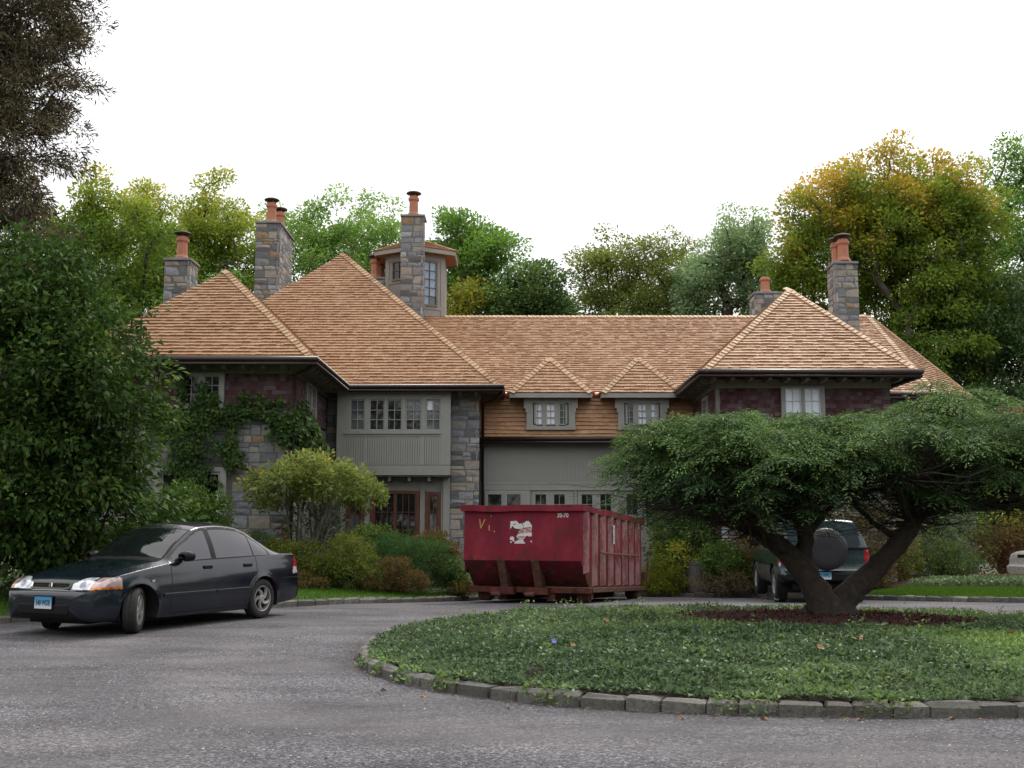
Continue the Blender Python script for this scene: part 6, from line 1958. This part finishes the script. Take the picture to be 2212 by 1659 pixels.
# --- shrubs
def shrub(name, label, blobs, ncl, per, L, mat, rc=.2, aspect=.5, stems=8, group=None, hue=None, cat='shrub', base=None, stem_mat='bark', shell=.6, droop=.1, flat=.8, stem_r=.012):
    cx = np.mean([b[0] for b in blobs]); cy = np.mean([b[1] for b in blobs])
    bz = lz(cx, cy) + .1 if base is None else base[2]
    bx, by = (cx, cy) if base is None else base[:2]
    root = empty(name, (bx, by, bz), label, cat, group, world=True)
    pts, ci, d = blob_points(blobs, ncl, shell, .2)
    k = pts[:, 2] > bz + .03; pts = pts[k]; d = d[k]
    V, rnd = leaf_cloud(pts, d, per, rc, L, aspect, flat, hue=hue, droop=droop)
    np_obj('foliage', V, quad_faces(len(rnd)), M[mat], root, attrs={'rnd': ('FACE', rnd)})
    b = MB()
    sel = pts[RNG.choice(len(pts), min(len(pts), stems * 5), replace=False)]
    for i in range(stems):
        t = sel[i]; a = RNG.uniform(0, 6.28)
        s0 = Vector((bx + .1 * math.cos(a) * (1 + stems / 12), by + .1 * math.sin(a), bz - .05))
        mid = s0.lerp(Vector(t), .55) + Vector(RNG.normal(size=3) * .05)
        b.tube([s0, mid, t], [stem_r, stem_r * .75, stem_r * .4], 5, caps=False)
        for q in range(4):
            e = sel[(stems + i * 4 + q) % len(sel)]
            if (Vector(e) - mid).length < 1.3: b.tube([mid, mid.lerp(Vector(e), .5) + Vector(RNG.normal(size=3) * .03), e], [stem_r * .6, stem_r * .45, stem_r * .3], 4, caps=False)
    b.build('stems', M[stem_mat], root)
    return root
GB = 'shrubs in the bed before the bay'
g0 = lambda x, y: gz(x, y)
shrub('umbrella_shrub', 'flat topped umbrella shaped shrub with yellow and green leaves before the stone corner', [(-4.95, 23.6, 2.45, .95, .38), (-3.85, 23.6, 2.35, .95, .42), (-4.4, 23.6, 2.72, .9, .33), (-3.25, 23.5, 2.15, .5, .28), (-5.35, 23.5, 2.1, .45, .25)], 270, 38, .085, 'leaf_umbrella', rc=.17, stems=15, group=None, base=(-4.5, 23.6, lz(-4.5, 23.6) + .1), hue=lambda P: (P[:, 2] - 2.2) * .35, stem_r=.022, shell=.5, stem_mat='bark_light')
shrub('climbing_rose', 'leafy stems with a few red leaves under the umbrella shaped shrub', [(-4.75, 23.9, 1.25, .42, .85), (-4.1, 23.9, 1.45, .38, .7)], 70, 22, .07, 'leaf_ivy', rc=.2, stems=12, stem_r=.013)
shrub('burning_bush', 'small bright red leaved plant at the foot of the stone wall', [(-5.05, 23.75, .95, .14, .5), (-4.95, 23.7, .6, .18, .25)], 16, 12, .075, 'leaf_red', rc=.14, stems=4)
shrub('holly_shrub', 'rounded glossy green shrub beside the lower window of the left wing', [(-6.45, 21.6, 1.62, .72, .75), (-6.9, 21.5, 1.1, .8, .8), (-5.95, 21.5, .95, .5, .6)], 330, 40, .08, 'leaf_holly', rc=.16, hue=lambda P: (P[:, 2] - .8) * .35)
shrub('boxwood_shrub', 'low dark green mound just above the sedan boot', [(-5.75, 24.2, .95, .55, .35), (-5.2, 24.0, .75, .4, .35)], 153, 40, .05, 'leaf_holly', rc=.10, group=GB)
shrub('azalea_shrub', 'olive azalea between the sedan and the big yellow green azalea', [(-4.45, 22.8, .72, .55, .45), (-4.75, 22.7, .42, .5, .35), (-4.9, 22.9, .95, .35, .2)], 255, 42, .045, 'leaf_azalea', rc=.105, group=GB)
shrub('azalea_shrub', 'big yellow green azalea in the centre of the bed', [(-3.4, 22.4, .82, .58, .48), (-3.15, 22.2, .48, .6, .42), (-3.75, 22.3, .5, .5, .4)], 357, 44, .045, 'leaf_azalea', rc=.105, group=GB, hue=lambda P: (P[:, 2] - .5) * .7)
shrub('yew_shrub', 'dark green clipped yew mound left of the dumpster', [(-2.45, 23.3, .88, .62, .45), (-1.85, 23.2, .68, .62, .52), (-2.85, 23.2, .75, .45, .38)], 391, 46, .045, 'leaf_yew', rc=.13, aspect=.25, group=GB)
shrub('rhododendron', 'bright green rhododendron below the brown french doors', [(-3.5, 26.3, 1.05, .62, .42), (-2.85, 26.2, .85, .5, .4)], 187, 34, .08, 'leaf_shrub', rc=.13, group=GB, aspect=.4)
shrub('rhododendron', 'brownish green rhododendron below the right side light', [(-2.05, 25.9, .9, .62, .42), (-1.55, 25.7, .7, .38, .45)], 170, 34, .07, 'leaf_rust', rc=.13, group=GB, aspect=.42)
shrub('juniper_shrub', 'tan olive feathery shrub in front of the dark yew', [(-2.4, 22.25, .55, .34, .30), (-2.15, 22.2, .35, .45, .2), (-2.75, 22.1, .34, .42, .18)], 221, 42, .045, 'leaf_rust', rc=.105, group=GB, aspect=.3, hue=lambda P: (P[:, 2] - .4) * .2)
shrub('azalea_shrub', 'fresh green azalea close against the left end of the dumpster', [(-1.38, 23.4, .45, .36, .36), (-1.2, 23.3, .2, .34, .22)], 136, 40, .055, 'leaf_shrub', rc=.10, group=GB)
shrub('spirea_shrub', 'low rusty brown plant by the dumpster wheel', [(-1.15, 23.0, .08, .36, .18), (-1.35, 23.1, .05, .3, .15)], 57, 30, .05, 'leaf_rust', rc=.12, group=GB, stems=10)
shrub('spirea_shrub', 'low reddish brown plant behind the sedan tail light', [(-4.35, 21.8, .32, .36, .24), (-4.05, 21.7, .22, .35, .2)], 102, 34, .045, 'leaf_rust', rc=.10, group=GB)
GR = 'shrubs beside the garage court'
shrub('viburnum_shrub', 'tall loose pale green shrub at the right end of the garage wall', [(4.2, 28.6, 1.5, .62, .5), (4.9, 28.5, 1.25, .8, .55), (5.6, 28.4, .95, .6, .6), (4.1, 28.4, .8, .5, .5)], 289, 34, .085, 'leaf_shrub', rc=.22, group=GR, stems=14)
shrub('barberry_shrub', 'yellow and rust leaved shrub under the tall pale green one', [(4.25, 28.1, .75, .5, .35), (4.9, 28.2, .55, .4, .3)], 102, 34, .06, 'leaf_yellow', rc=.16, group=GR)
shrub('euonymus_shrub', 'low yellow green dome beside the stone planter', [(3.92, 27.9, .12, .62, .52), (3.75, 27.8, -.05, .58, .35)], 323, 42, .05, 'leaf_lime', rc=.12, group=GR)
shrub('boxwood_shrub', 'dark green shrub right of the stone planter', [(5.15, 26.75, .62, .48, .46), (5.5, 26.8, .45, .42, .5)], 221, 40, .055, 'leaf_holly', rc=.14, group=GR)
shrub('heather', 'tan heather sprawling below the dark shrub by the sport utility vehicle', [(4.75, 26.4, .05, .5, .22), (5.35, 26.3, .1, .45, .28), (5.1, 26.2, -.02, .7, .18)], 100, 34, .05, 'leaf_tan', rc=.12, aspect=.25, group=GR, stems=14)
shrub('juniper_shrub', 'wispy green and brown shrub left of the sport utility vehicle', [(5.85, 26.85, .9, .4, .75), (5.95, 26.8, .35, .45, .5)], 136, 38, .05, 'leaf_rust', rc=.18, aspect=.25, group=GR)
GS = 'shrubs beyond the right hand lawn'
shrub('azalea_shrub', 'leafy olive shrub right of the leaning limb', [(9.9, 27.6, .75, .62, .6), (9.5, 27.7, .4, .55, .45)], 204, 34, .06, 'leaf_azalea', rc=.18, group=GS, stems=12)
shrub('rose_shrub', 'upright light green shrub with pale shoots in the right bed', [(10.9, 28.0, .75, .45, .65), (11.4, 28.0, .5, .5, .5), (11.9, 28.1, .65, .35, .6)], 110, 32, .07, 'leaf_shrub', rc=.16, group=GS, stems=14)
shrub('forsythia_shrub', 'brown stemmed bush with yellow green leaves before the silver car', [(12.9, 28.4, 1.25, .7, .6), (13.6, 28.3, .9, .6, .8), (12.6, 28.3, .4, .5, .4)], 90, 30, .08, 'leaf_rust', rc=.2, group=GS, stems=26, stem_mat='red_wood', stem_r=.014)
shrub('maple_shrub', 'yellow green arching shrub above the silver car', [(13.0, 29.0, 2.2, .8, .5), (14.0, 29.0, 2.0, .9, .7), (14.6, 29, 1.4, .6, .8)], 100, 34, .09, 'leaf_yellow', rc=.25, group=GS, stems=10)
shrub('sumac_shrub', 'dusky pink plumed bush showing over the spreading tree at the right', [(13.9, 29.2, 4.35, .55, .42), (14.5, 29.2, 4.0, .6, .5), (13.4, 29.2, 3.9, .4, .3)], 110, 34, .075, 'leaf_pink', rc=.16, group=GS, stems=10, stem_r=.02)
shrub('spruce_shrub', 'dark shade shrub behind the right bed', [(11.3, 29.6, 1.0, .9, 1.2), (9.4, 29.4, .9, .9, 1.0), (8.2, 28.8, .5, .5, .6), (12.8, 30.2, 1.5, 1, 1.4)], 190, 36, .08, 'leaf_dark', rc=.25, group=GS)

shrub('honeysuckle_shrub', 'loose brownish green shrubs massed behind the sport utility vehicle', [(6.6, 26.7, 1.2, .8, 1.0, .5), (7.9, 26.6, 1.1, .9, 1.1, .5), (9.2, 26.6, 1.2, .8, 1.0, .5), (6.0, 26.6, .5, .6, .7, .5), (8.6, 26.4, .4, 1.0, .6, .5)], 380, 36, .07, 'leaf_rust', rc=.22, group=GS, stems=16)
# ground cover strips
def strip_cover(name, poly, n, mat, size, zb, zh, excl=None):
    xs = [p[0] for p in poly]; ys = [p[1] for p in poly]
    X = RNG.uniform(min(xs), max(xs), n); Y = RNG.uniform(min(ys), max(ys), n)
    k = in_poly_np(X, Y, poly); X, Y = X[k], Y[k]
    Z = lz_v(X, Y) + zb + zh * (.3 + .7 * fnoise(X, Y, 2.2)) * RNG.random(len(X)) ** .6
    ground_leaves(name, np.stack([X, Y, Z], 1), size, M[mat], fnoise(X, Y, 1.5, 4) * .5)
strip_cover('pachysandra_ground_cover', off(LK[3:10], 1.75) + [(-1.15, 23.7), (-1.9, 23.6)] + list(reversed(off(LK[3:9], 2.75))), 60000, 'vinca', .05, .1, .24)
strip_cover('pachysandra_ground_cover', [(-2.1, 22.0), (-1.35, 22.75), (-.95, 23.6), (-.98, 24.2), (-1.6, 24.0), (-2.5, 22.6)], 9000, 'vinca', .05, .1, .2)
strip_cover('pachysandra_ground_cover', off(RK[1:7], -1.45) + list(reversed(off(RK[1:7], -2.3))), 26000, 'vinca', .06, .1, .2)
strip_cover('leaf_litter', off(RK[1:7], -2.2) + list(reversed(off(RK[1:7], -4.2))), 9000, 'leaf_tan', .06, .12, .03)

# ivy on the left wing
def ivy(name, label, patches, n, L, y=24.9, side=None):
    root = None
    Ps = []; Ns = []
    for (cx, cz, rx, rz, dens) in patches:
        k = int(n * dens)
        a = RNG.uniform(0, 6.283, k); q = RNG.random(k) ** .6
        wob = 1 + .35 * np.sin(a * 5 + cx * 9) + .2 * np.sin(a * 11 + cz * 7)
        u = cx + rx * q * np.cos(a) * wob; v = cz + rz * q * np.sin(a) * wob
        dep = .03 + (.20 * (1 - q)) * RNG.random(k)
        if side is None: Ps.append(np.stack([u, y - dep, v], 1))
        else: Ps.append(np.stack([side + dep * 2.2, u, v], 1))
    P = np.concatenate(Ps); k = len(P)
    nrm = np.array([0, -1, .35]) if side is None else np.array([.8, -.5, .4])
    N = rand_dir(k) * .55 + nrm; D = rand_dir(k) * .8 + np.array([0, 0, -.8])
    Ls = L * RNG.uniform(.7, 1.3, k)
    return leaf_quads(P, D, N, Ls, Ls * .8), np.clip(RNG.random(k) * .7 + fnoise(P[:, 0] + P[:, 1], P[:, 2], 1.5) * .3, 0, 1)
vine = empty('ivy_vine', (-7.2, 24.85, .0), 'dark ivy hanging round the left wing windows and over its stone wall', 'vine', world=True)
V, rnd = ivy('', '', [(-7.5, 3.95, .95, .38, .3), (-6.75, 4.1, .7, .22, .14), (-6.1, 4.12, .35, .10, .035), (-7.55, 3.2, .6, .6, .2), (-6.6, 3.35, .22, .5, .07), (-6.45, 3.0, .2, .25, .05), (-7.4, 2.55, .5, .3, .15), (-7.75, 4.65, .09, .4, .05), (-7.3, 4.5, .13, .3, .05), (-7.05, 4.4, .12, .2, .03), (-6.3, 4.45, .16, .18, .02), (-5.95, 4.3, .1, .25, .02), (-5.62, 4.35, .25, .08, .015), (-5.45, 4.35, .06, .2, .01)], 5200, .085)
np_obj('foliage', V, quad_faces(len(rnd)), M['leaf_ivy'], vine, attrs={'rnd': ('FACE', rnd)})
b = MB()
for (p, q) in (((-7.9, -.2), (-7.6, 4.1)), ((-7.6, 2.4), (-6.5, 3.3)), ((-6.6, 2.9), (-6.55, 4.1)), ((-7.4, 4.0), (-5.5, 4.12)), ((-6.3, 4.1), (-5.9, 4.6))):
    P0, P1 = Vector((p[0], 24.88, p[1])), Vector((q[0], 24.88, q[1]))
    b.tube([P0, P0.lerp(P1, .35) + Vector((.08, 0, -.05)), P0.lerp(P1, .7) + Vector((-.06, 0, .06)), P1], [.014, .012, .009, .006], 5)
b.build('stems', M['bark'], vine)
vine = empty('wisteria_vine', (-5.0, 25.3, -.1), 'bushy green climber on the corner of the left wing', 'vine', world=True)
V, rnd = ivy('', '', [(25.9, 3.85, .8, .55, .35), (27.2, 3.5, 1.0, .6, .3), (25.3, 3.5, .45, .7, .25), (28.4, 3.1, .6, .5, .1)], 2600, .12, side=-5.18)
V2, rnd2 = ivy('', '', [(-5.35, 3.75, .3, .4, .2), (-5.55, 3.95, .2, .2, .08)], 2000, .11, y=24.88)
np_obj('foliage', np.concatenate([V, V2]), quad_faces(len(rnd) + len(rnd2)), M['leaf_ivy'], vine, attrs={'rnd': ('FACE', np.concatenate([rnd, rnd2]))})
b = MB().tube([(-5.08, 25.2, -.2), (-5.05, 25.3, 1.6), (-5.0, 25.4, 3.2), (-5.05, 26.2, 3.9)], [.03, .026, .02, .01], 6).tube([(-5.0, 25.4, 3.0), (-5.0, 26.6, 3.4), (-5.02, 28.0, 3.3)], [.02, .014, .008], 6)
b.build('stems', M['bark'], vine)

# ------------------------------------------------------------------ the spreading hemlock on the island
def hemlock():
    bx, by = 4.32, 14.7
    bz = isl_z(bx, by) + .05
    root = empty('hemlock_tree', (bx, by, bz), 'low spreading hemlock with forked leaning limbs on the planted island', 'tree', world=True)
    lobes = [((2.95, 14.5, 1.98), (1.5, 1.9, .66)), ((3.9, 14.8, 2.02), (1.3, 1.9, .66)), ((5.7, 14.6, 2.20), (1.35, 1.9, .74)), ((6.85, 14.8, 1.98), (1.5, 1.9, .74)), ((2.15, 14.4, 2.08), (.90, 1.5, .62)), ((4.8, 15.1, 2.0), (1.0, 1.6, .62))]
    # limbs
    b = MB()
    def limb(p, r, n=12):
        p = [Vector(q) for q in p]
        out = []; rad = []
        m = 5
        for i in range(len(p) - 1):
            p0 = p[max(i - 1, 0)]; p1 = p[i]; p2 = p[i + 1]; p3 = p[min(i + 2, len(p) - 1)]
            for k in range(m):
                t = k / m
                q = .5 * ((2 * p1) + (p2 - p0) * t + (2 * p0 - 5 * p1 + 4 * p2 - p3) * t * t + (3 * p1 - p0 - 3 * p2 + p3) * t ** 3)
                out.append(q + Vector((RNG.normal() * .008, RNG.normal() * .008, 0))); rad.append((r[i] + (r[i + 1] - r[i]) * t) * (1 + .05 * RNG.normal()))
        out.append(p[-1]); rad.append(r[-1])
        b.tube(out, rad, n)
    limb([(4.28, by, bz - .3), (4.26, by, bz + .0), (4.20, by - .02, .42), (4.01, by, .78), (3.73, by + .05, 1.10), (3.35, by + .05, 1.39), (2.85, by, 1.68), (2.3, by - .05, 1.92)], [.56, .37, .215, .17, .145, .115, .085, .05])
    limb([(4.40, by + .02, bz - .3), (4.42, by + .02, bz + .0), (4.52, by + .02, .46), (4.82, by + .03, .74), (5.14, by, 1.06), (5.37, by - .02, 1.32), (5.50, by, 1.50), (5.64, by + .02, 1.78), (6.0, by + .1, 2.1)], [.52, .33, .18, .15, .132, .125, .115, .095, .05])
    limb([(3.98, by + .02, .82), (4.0, by + .08, 1.08), (4.04, by + .1, 1.36), (3.84, by + .2, 1.64), (3.7, by + .4, 1.95)], [.15, .12, .105, .09, .06])
    limb([(3.5, by + .1, 1.27), (3.1, by + .35, 1.46), (2.5, by + .6, 1.62), (1.9, by + .7, 1.75)], [.06, .05, .035, .02], 8)
    limb([(4.05, by + .1, 1.3), (4.3, by + .25, 1.55), (4.6, by + .5, 1.8)], [.06, .045, .025], 8)
    limb([(5.3, by, 1.25), (5.0, by + .2, 1.5), (4.75, by + .3, 1.8)], [.05, .04, .02], 8)
    limb([(5.55, by, 1.6), (5.95, by - .5, 1.72), (6.6, by - .9, 1.85)], [.07, .05, .03], 8)
    limb([(3.68, by - .1, 1.12), (3.40, by - .35, 1.40), (3.05, by - .6, 1.53), (2.4, by - .8, 1.7)], [.075, .06, .05, .03], 8)
    limb([(5.62, by, 1.72), (6.05, by - .2, 1.70), (6.7, by - .2, 1.73), (7.5, by, 1.9)], [.10, .075, .055, .03], 8)
    limb([(5.56, by, 1.66), (5.7, by + .5, 1.92), (6.15, by + 1.0, 2.2)], [.09, .07, .04], 8)
    limb([(5.46, by, 1.52), (5.15, by - .5, 1.82), (4.95, by - 1.0, 2.1)], [.07, .05, .03], 8)
    b.build('trunk', M['bark_dark'], root, smooth=True)
    # boughs: near-horizontal arching branches that end at the crown's surface, in layers
    def template(seed):
        rg = np.random.default_rng(seed); Pq, Dq = [], []
        K = 9
        for i in range(K):
            t = i / (K - 1)
            ax = np.array([t, 0, .08 * math.sin(t * 2.2) - .34 * t * t])
            for s_ in (-1, 1):
                ln = (.40 * (1 - t) ** .8 + .07) * rg.uniform(.75, 1.25)
                dv = np.array([.74, s_ * .66, -.12 + rg.normal() * .12]); dv /= np.linalg.norm(dv)
                m = max(1, int(ln / .15))
                for k in range(m):
                    u = (k + .3) / m
                    Pq.append(ax + dv * ln * u + np.array([0, 0, -.14 * u * u * ln])); Dq.append(dv + rg.normal(size=3) * .25)
        return np.array(Pq), np.array(Dq)
    T = [template(s_) for s_ in range(6)]
    nb = 700
    li = RNG.choice(len(lobes), nb, p=[.25, .19, .19, .20, .09, .08])
    tw = MB(); SP = []; SX_ = []; SS = []; tip_shade = []
    starts = [np.array(q) for q in ((2.85, by, 1.68), (3.35, by + .05, 1.39), (3.84, by + .2, 1.64), (5.5, by, 1.5), (5.64, by, 1.75), (6.0, by + .1, 2.0), (2.4, by - .8, 1.7), (6.7, by - .2, 1.73), (4.95, by - 1, 2.05), (6.15, by + 1, 2.15), (3.05, by - .6, 1.53), (2.3, by, 1.92), (3.7, by + .4, 1.95))]
    for i in range(nb):
        c = np.array(lobes[li[i]][0]); r = np.array(lobes[li[i]][1])
        a = RNG.uniform(0, 6.283) if RNG.random() < .45 else RNG.uniform(math.pi, 2 * math.pi)
        zz = RNG.uniform(-.85, .98) ; q = math.sqrt(max(0, 1 - zz * zz))
        d = np.array([q * math.cos(a), q * math.sin(a), zz])
        if zz < .18 and d[1] < .35 and abs(d[0]) < .75 and RNG.random() < .62: continue      # the front of the crown is hollow underneath
        E_ = c + d * r * RNG.uniform(.72, 1.16)
        E_[2] += .30 * noise.noise(Vector((E_[0] * 1.3, E_[1] * 1.3, 4)))
        h = np.array([math.cos(a), math.sin(a), 0]) + RNG.normal(size=3) * np.array([.45, .45, 0]); h /= np.linalg.norm(h)
        L_ = RNG.uniform(.65, 1.15) * (.6 + .4 * q)
        up = RNG.uniform(.02, .16); dr = RNG.uniform(.10, .30)
        axis = lambda t: E_ - h * L_ * (1 - t) + np.array([0, 0, up * math.sin(math.pi * t) - dr * t * t + dr])
        if axis(0)[2] < 1.50 + .04 * abs(E_[0] - 4.3): continue
        s0 = min(starts, key=lambda s_: np.linalg.norm(s_ - axis(0)))
        m1 = s0 * .6 + axis(0) * .4 + RNG.normal(size=3) * .08 + np.array([0, 0, -.05]); m2 = s0 * .25 + axis(0) * .75 + RNG.normal(size=3) * .07
        tw.tube([s0, m1, m2, axis(0), axis(.5), axis(.95)], [.015, .012, .010, .009, .006, .003], 4, caps=False)
        n_s = 10
        for k in range(n_s):
            t = .12 + .88 * k / (n_s - 1)
            for s_ in ((-1, 1) if k < n_s - 1 else (0,)):
                if zz < -.05 and RNG.random() < .5: continue
                an = s_ * math.radians(62 - 34 * t) + RNG.normal() * .15
                dv = np.array([h[0] * math.cos(an) - h[1] * math.sin(an), h[0] * math.sin(an) + h[1] * math.cos(an), RNG.normal() * .16 - .10 - .14 * t])
                SP.append(axis(t)); SX_.append(dv); SS.append(RNG.uniform(.22, .46) * (1.1 - .3 * t)); tip_shade.append(t * .5 + .55 * max(0, zz) - (.5 if zz < .05 else 0))  # upper needles painted lighter, lower ones darker, as crown shade in the colour
    SP = np.array(SP); SX_ = unit(np.array(SX_)); SS = np.array(SS); tip_shade = np.array(tip_shade); n = len(SP)
    # bare dead twiglets under the crown
    for i in range(1300):
        s0 = starts[int(RNG.integers(len(starts)))]
        e = s0 + np.array([RNG.normal() * .55, RNG.normal() * .6, RNG.uniform(-.22, .7)])
        tw.tube([s0, s0 * .65 + e * .35 + RNG.normal(size=3) * .09, s0 * .3 + e * .7 + RNG.normal(size=3) * .09, e], [.011, .008, .005, .002], 3, caps=False)
    tw.build('twigs', M['bark_dark'], root)
    allV = []; allr = []
    for ti in range(6):
        sel = np.arange(n) % 6 == ti
        Pt, Dt = T[ti]; m = len(Pt); k = int(sel.sum())
        x = SX_[sel]; y = unit(np.cross(np.array([0, 0, 1.0]), x) + RNG.normal(size=(k, 3)) * .12); z = np.cross(x, y)
        sc = SS[sel][:, None, None]
        Bs = np.stack([x, y, z], 1)
        pts = np.einsum('mi,kij->kmj', Pt, Bs) * sc + SP[sel][:, None, :]
        dd = np.einsum('mi,kij->kmj', Dt, Bs)
        nn = np.broadcast_to(z[:, None, :], dd.shape) + RNG.normal(size=dd.shape) * .3
        LL_ = (sc[:, :, 0] * .185 * np.ones((k, m)) + .008).ravel()
        allV.append(leaf_quads(pts.reshape(-1, 3), dd.reshape(-1, 3), nn.reshape(-1, 3), LL_, LL_ * .21, .1))
        rr_s = np.repeat(RNG.random(k) * .25 + tip_shade[sel] * .35, m)
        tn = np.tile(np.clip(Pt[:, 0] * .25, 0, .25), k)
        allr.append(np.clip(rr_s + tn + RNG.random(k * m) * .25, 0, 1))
    V = np.concatenate(allV); rnd = np.concatenate(allr)
    np_obj('crown', V, quad_faces(len(rnd)), M['hemlock'], root, attrs={'rnd': ('FACE', rnd)})
hemlock()

M['petal'] = simple('petal', (0.16, 0.17, 0.55), .7, var=.1)
b = MB()
for k in range(5):
    a = 2 * math.pi * k / 5; c_, s_ = math.cos(a), math.sin(a)
    b.add([(0, 0, 0), (.018 * c_ - .012 * s_, .018 * s_ + .012 * c_, .006), (.03 * c_, .03 * s_, .004), (.018 * c_ + .012 * s_, .018 * s_ - .012 * c_, .006)], [(0, 3, 2, 1)])
fm = b.mesh('periwinkle_flower', M['petal'])
for (x, y, lab) in ((3.95, 10.6, 'blue periwinkle flower well right of the trunk, towards the front kerb'), (4.0, 12.6, 'blue periwinkle flower just in front of the mulch bed'), (1.9, 11.3, 'blue periwinkle flower left of the mulch bed'), (.4, 10.4, 'blue periwinkle flower nearest the rounded left end of the island')):
    o = bpy.data.objects.new('periwinkle_flower', fm); link(o)
    o.location = (x, y, isl_z(x, y) + .19); o.rotation_euler = (.9, .1, x)
    tag(o, lab, 'flower', 'flowers in the ground cover')

# ------------------------------------------------------------------ small things
pl = MB().lathe([(.20, 0), (.21, .02), (.225, .70), (.24, .72), (.24, .80), (.20, .80), (.19, .70), (.001, .70)], 20, M=Matrix.Translation((4.74, 28.0, gz(0, 28) + .1)))
tag(pl.build('stone_planter', M['mortar']), 'tall dark round stone planter standing between two shrubs', 'planter')
lt = empty('garden_light', (8.36, 26.0, lz(8.36, 26) + .2), 'small black garden spotlight on the edge of the right lawn', 'garden light')
Ml = Matrix.Translation((0, 0, .12)) @ Matrix.Rotation(math.radians(-52), 4, 'X')
MB().lathe([(.045, -.10), (.06, -.08), (.085, .08), (.08, .085), (.06, .03), (.001, .02)], 16, M=Ml).build('lamp_head', M['black_trim'], lt)
MB().tube([(0, 0, -.15), (0, 0, .09)], .015, 6).build('stake', M['black_trim'], lt)
M['dry_leaf'] = simple('dry_leaf', (0.30, 0.17, 0.085), .8, var=.35, scale=30)
lm = []; LN = [-1, -1]; ORD = ('first', 'second', 'third', 'fourth', 'fifth', 'sixth', 'seventh', 'eighth')
LW_ = ('in front of the tree, left of its trunk', 'in front of the mulch, right of the trunk', 'towards its rounded left end', 'farthest back, left of the mulch', 'near the front kerb at the right', 'near the front kerb in the middle')
for k in range(4):
    b = MB(); N = 9
    vs = [(0, 0, 0)]
    for i in range(N):
        a = 2 * math.pi * i / N; rr = .05 * (1 + .45 * math.cos(a * 2.5 + k)) * R.uniform(.8, 1.1)
        vs.append((rr * math.cos(a), rr * math.sin(a) * .8, .012 + .018 * math.sin(a * 2 + k)))
    b.add(vs, [(0, 1 + i, 1 + (i + 1) % N) for i in range(N)])
    lm.append(b.mesh('fallen_leaf', M['dry_leaf']))
for (x, y) in ((-1.38, 10.3), (-1.08, 9.62), (-.75, 9.3), (.0, 8.68), (1.3, 8.22), (1.9, 8.2), (2.62, 8.17), (3.3, 8.2)):
    o = bpy.data.objects.new('fallen_leaf', R.choice(lm)); link(o)
    o.location = (x + R.uniform(-.05, .05), y, gz(x, y) + .008); o.rotation_euler = (R.uniform(-.3, .3), R.uniform(-.3, .3), R.uniform(0, 6)); s = R.uniform(.45, .75); o.scale = (s, s, s)
    LN[0] += 1; tag(o, 'curled tan fallen leaf on the gravel by the island kerb, %s from the left' % ORD[LN[0]], 'leaf', 'fallen leaves along the kerb')
for (x, y) in ((3.35, 10.4), (5.0, 10.9), (.55, 10.1), (1.05, 12.2), (4.6, 9.3), (2.75, 9.8)):
    o = bpy.data.objects.new('fallen_leaf', R.choice(lm)); link(o)
    o.location = (x, y, isl_z(x, y) + .19); o.rotation_euler = (R.uniform(-.5, .5), R.uniform(-.5, .5), R.uniform(0, 6)); o.scale = (.8, .8, .8)
    LN[1] += 1; tag(o, 'tan fallen leaf on the ground cover, %s' % LW_[LN[1]], 'leaf', 'fallen leaves on the ground cover')
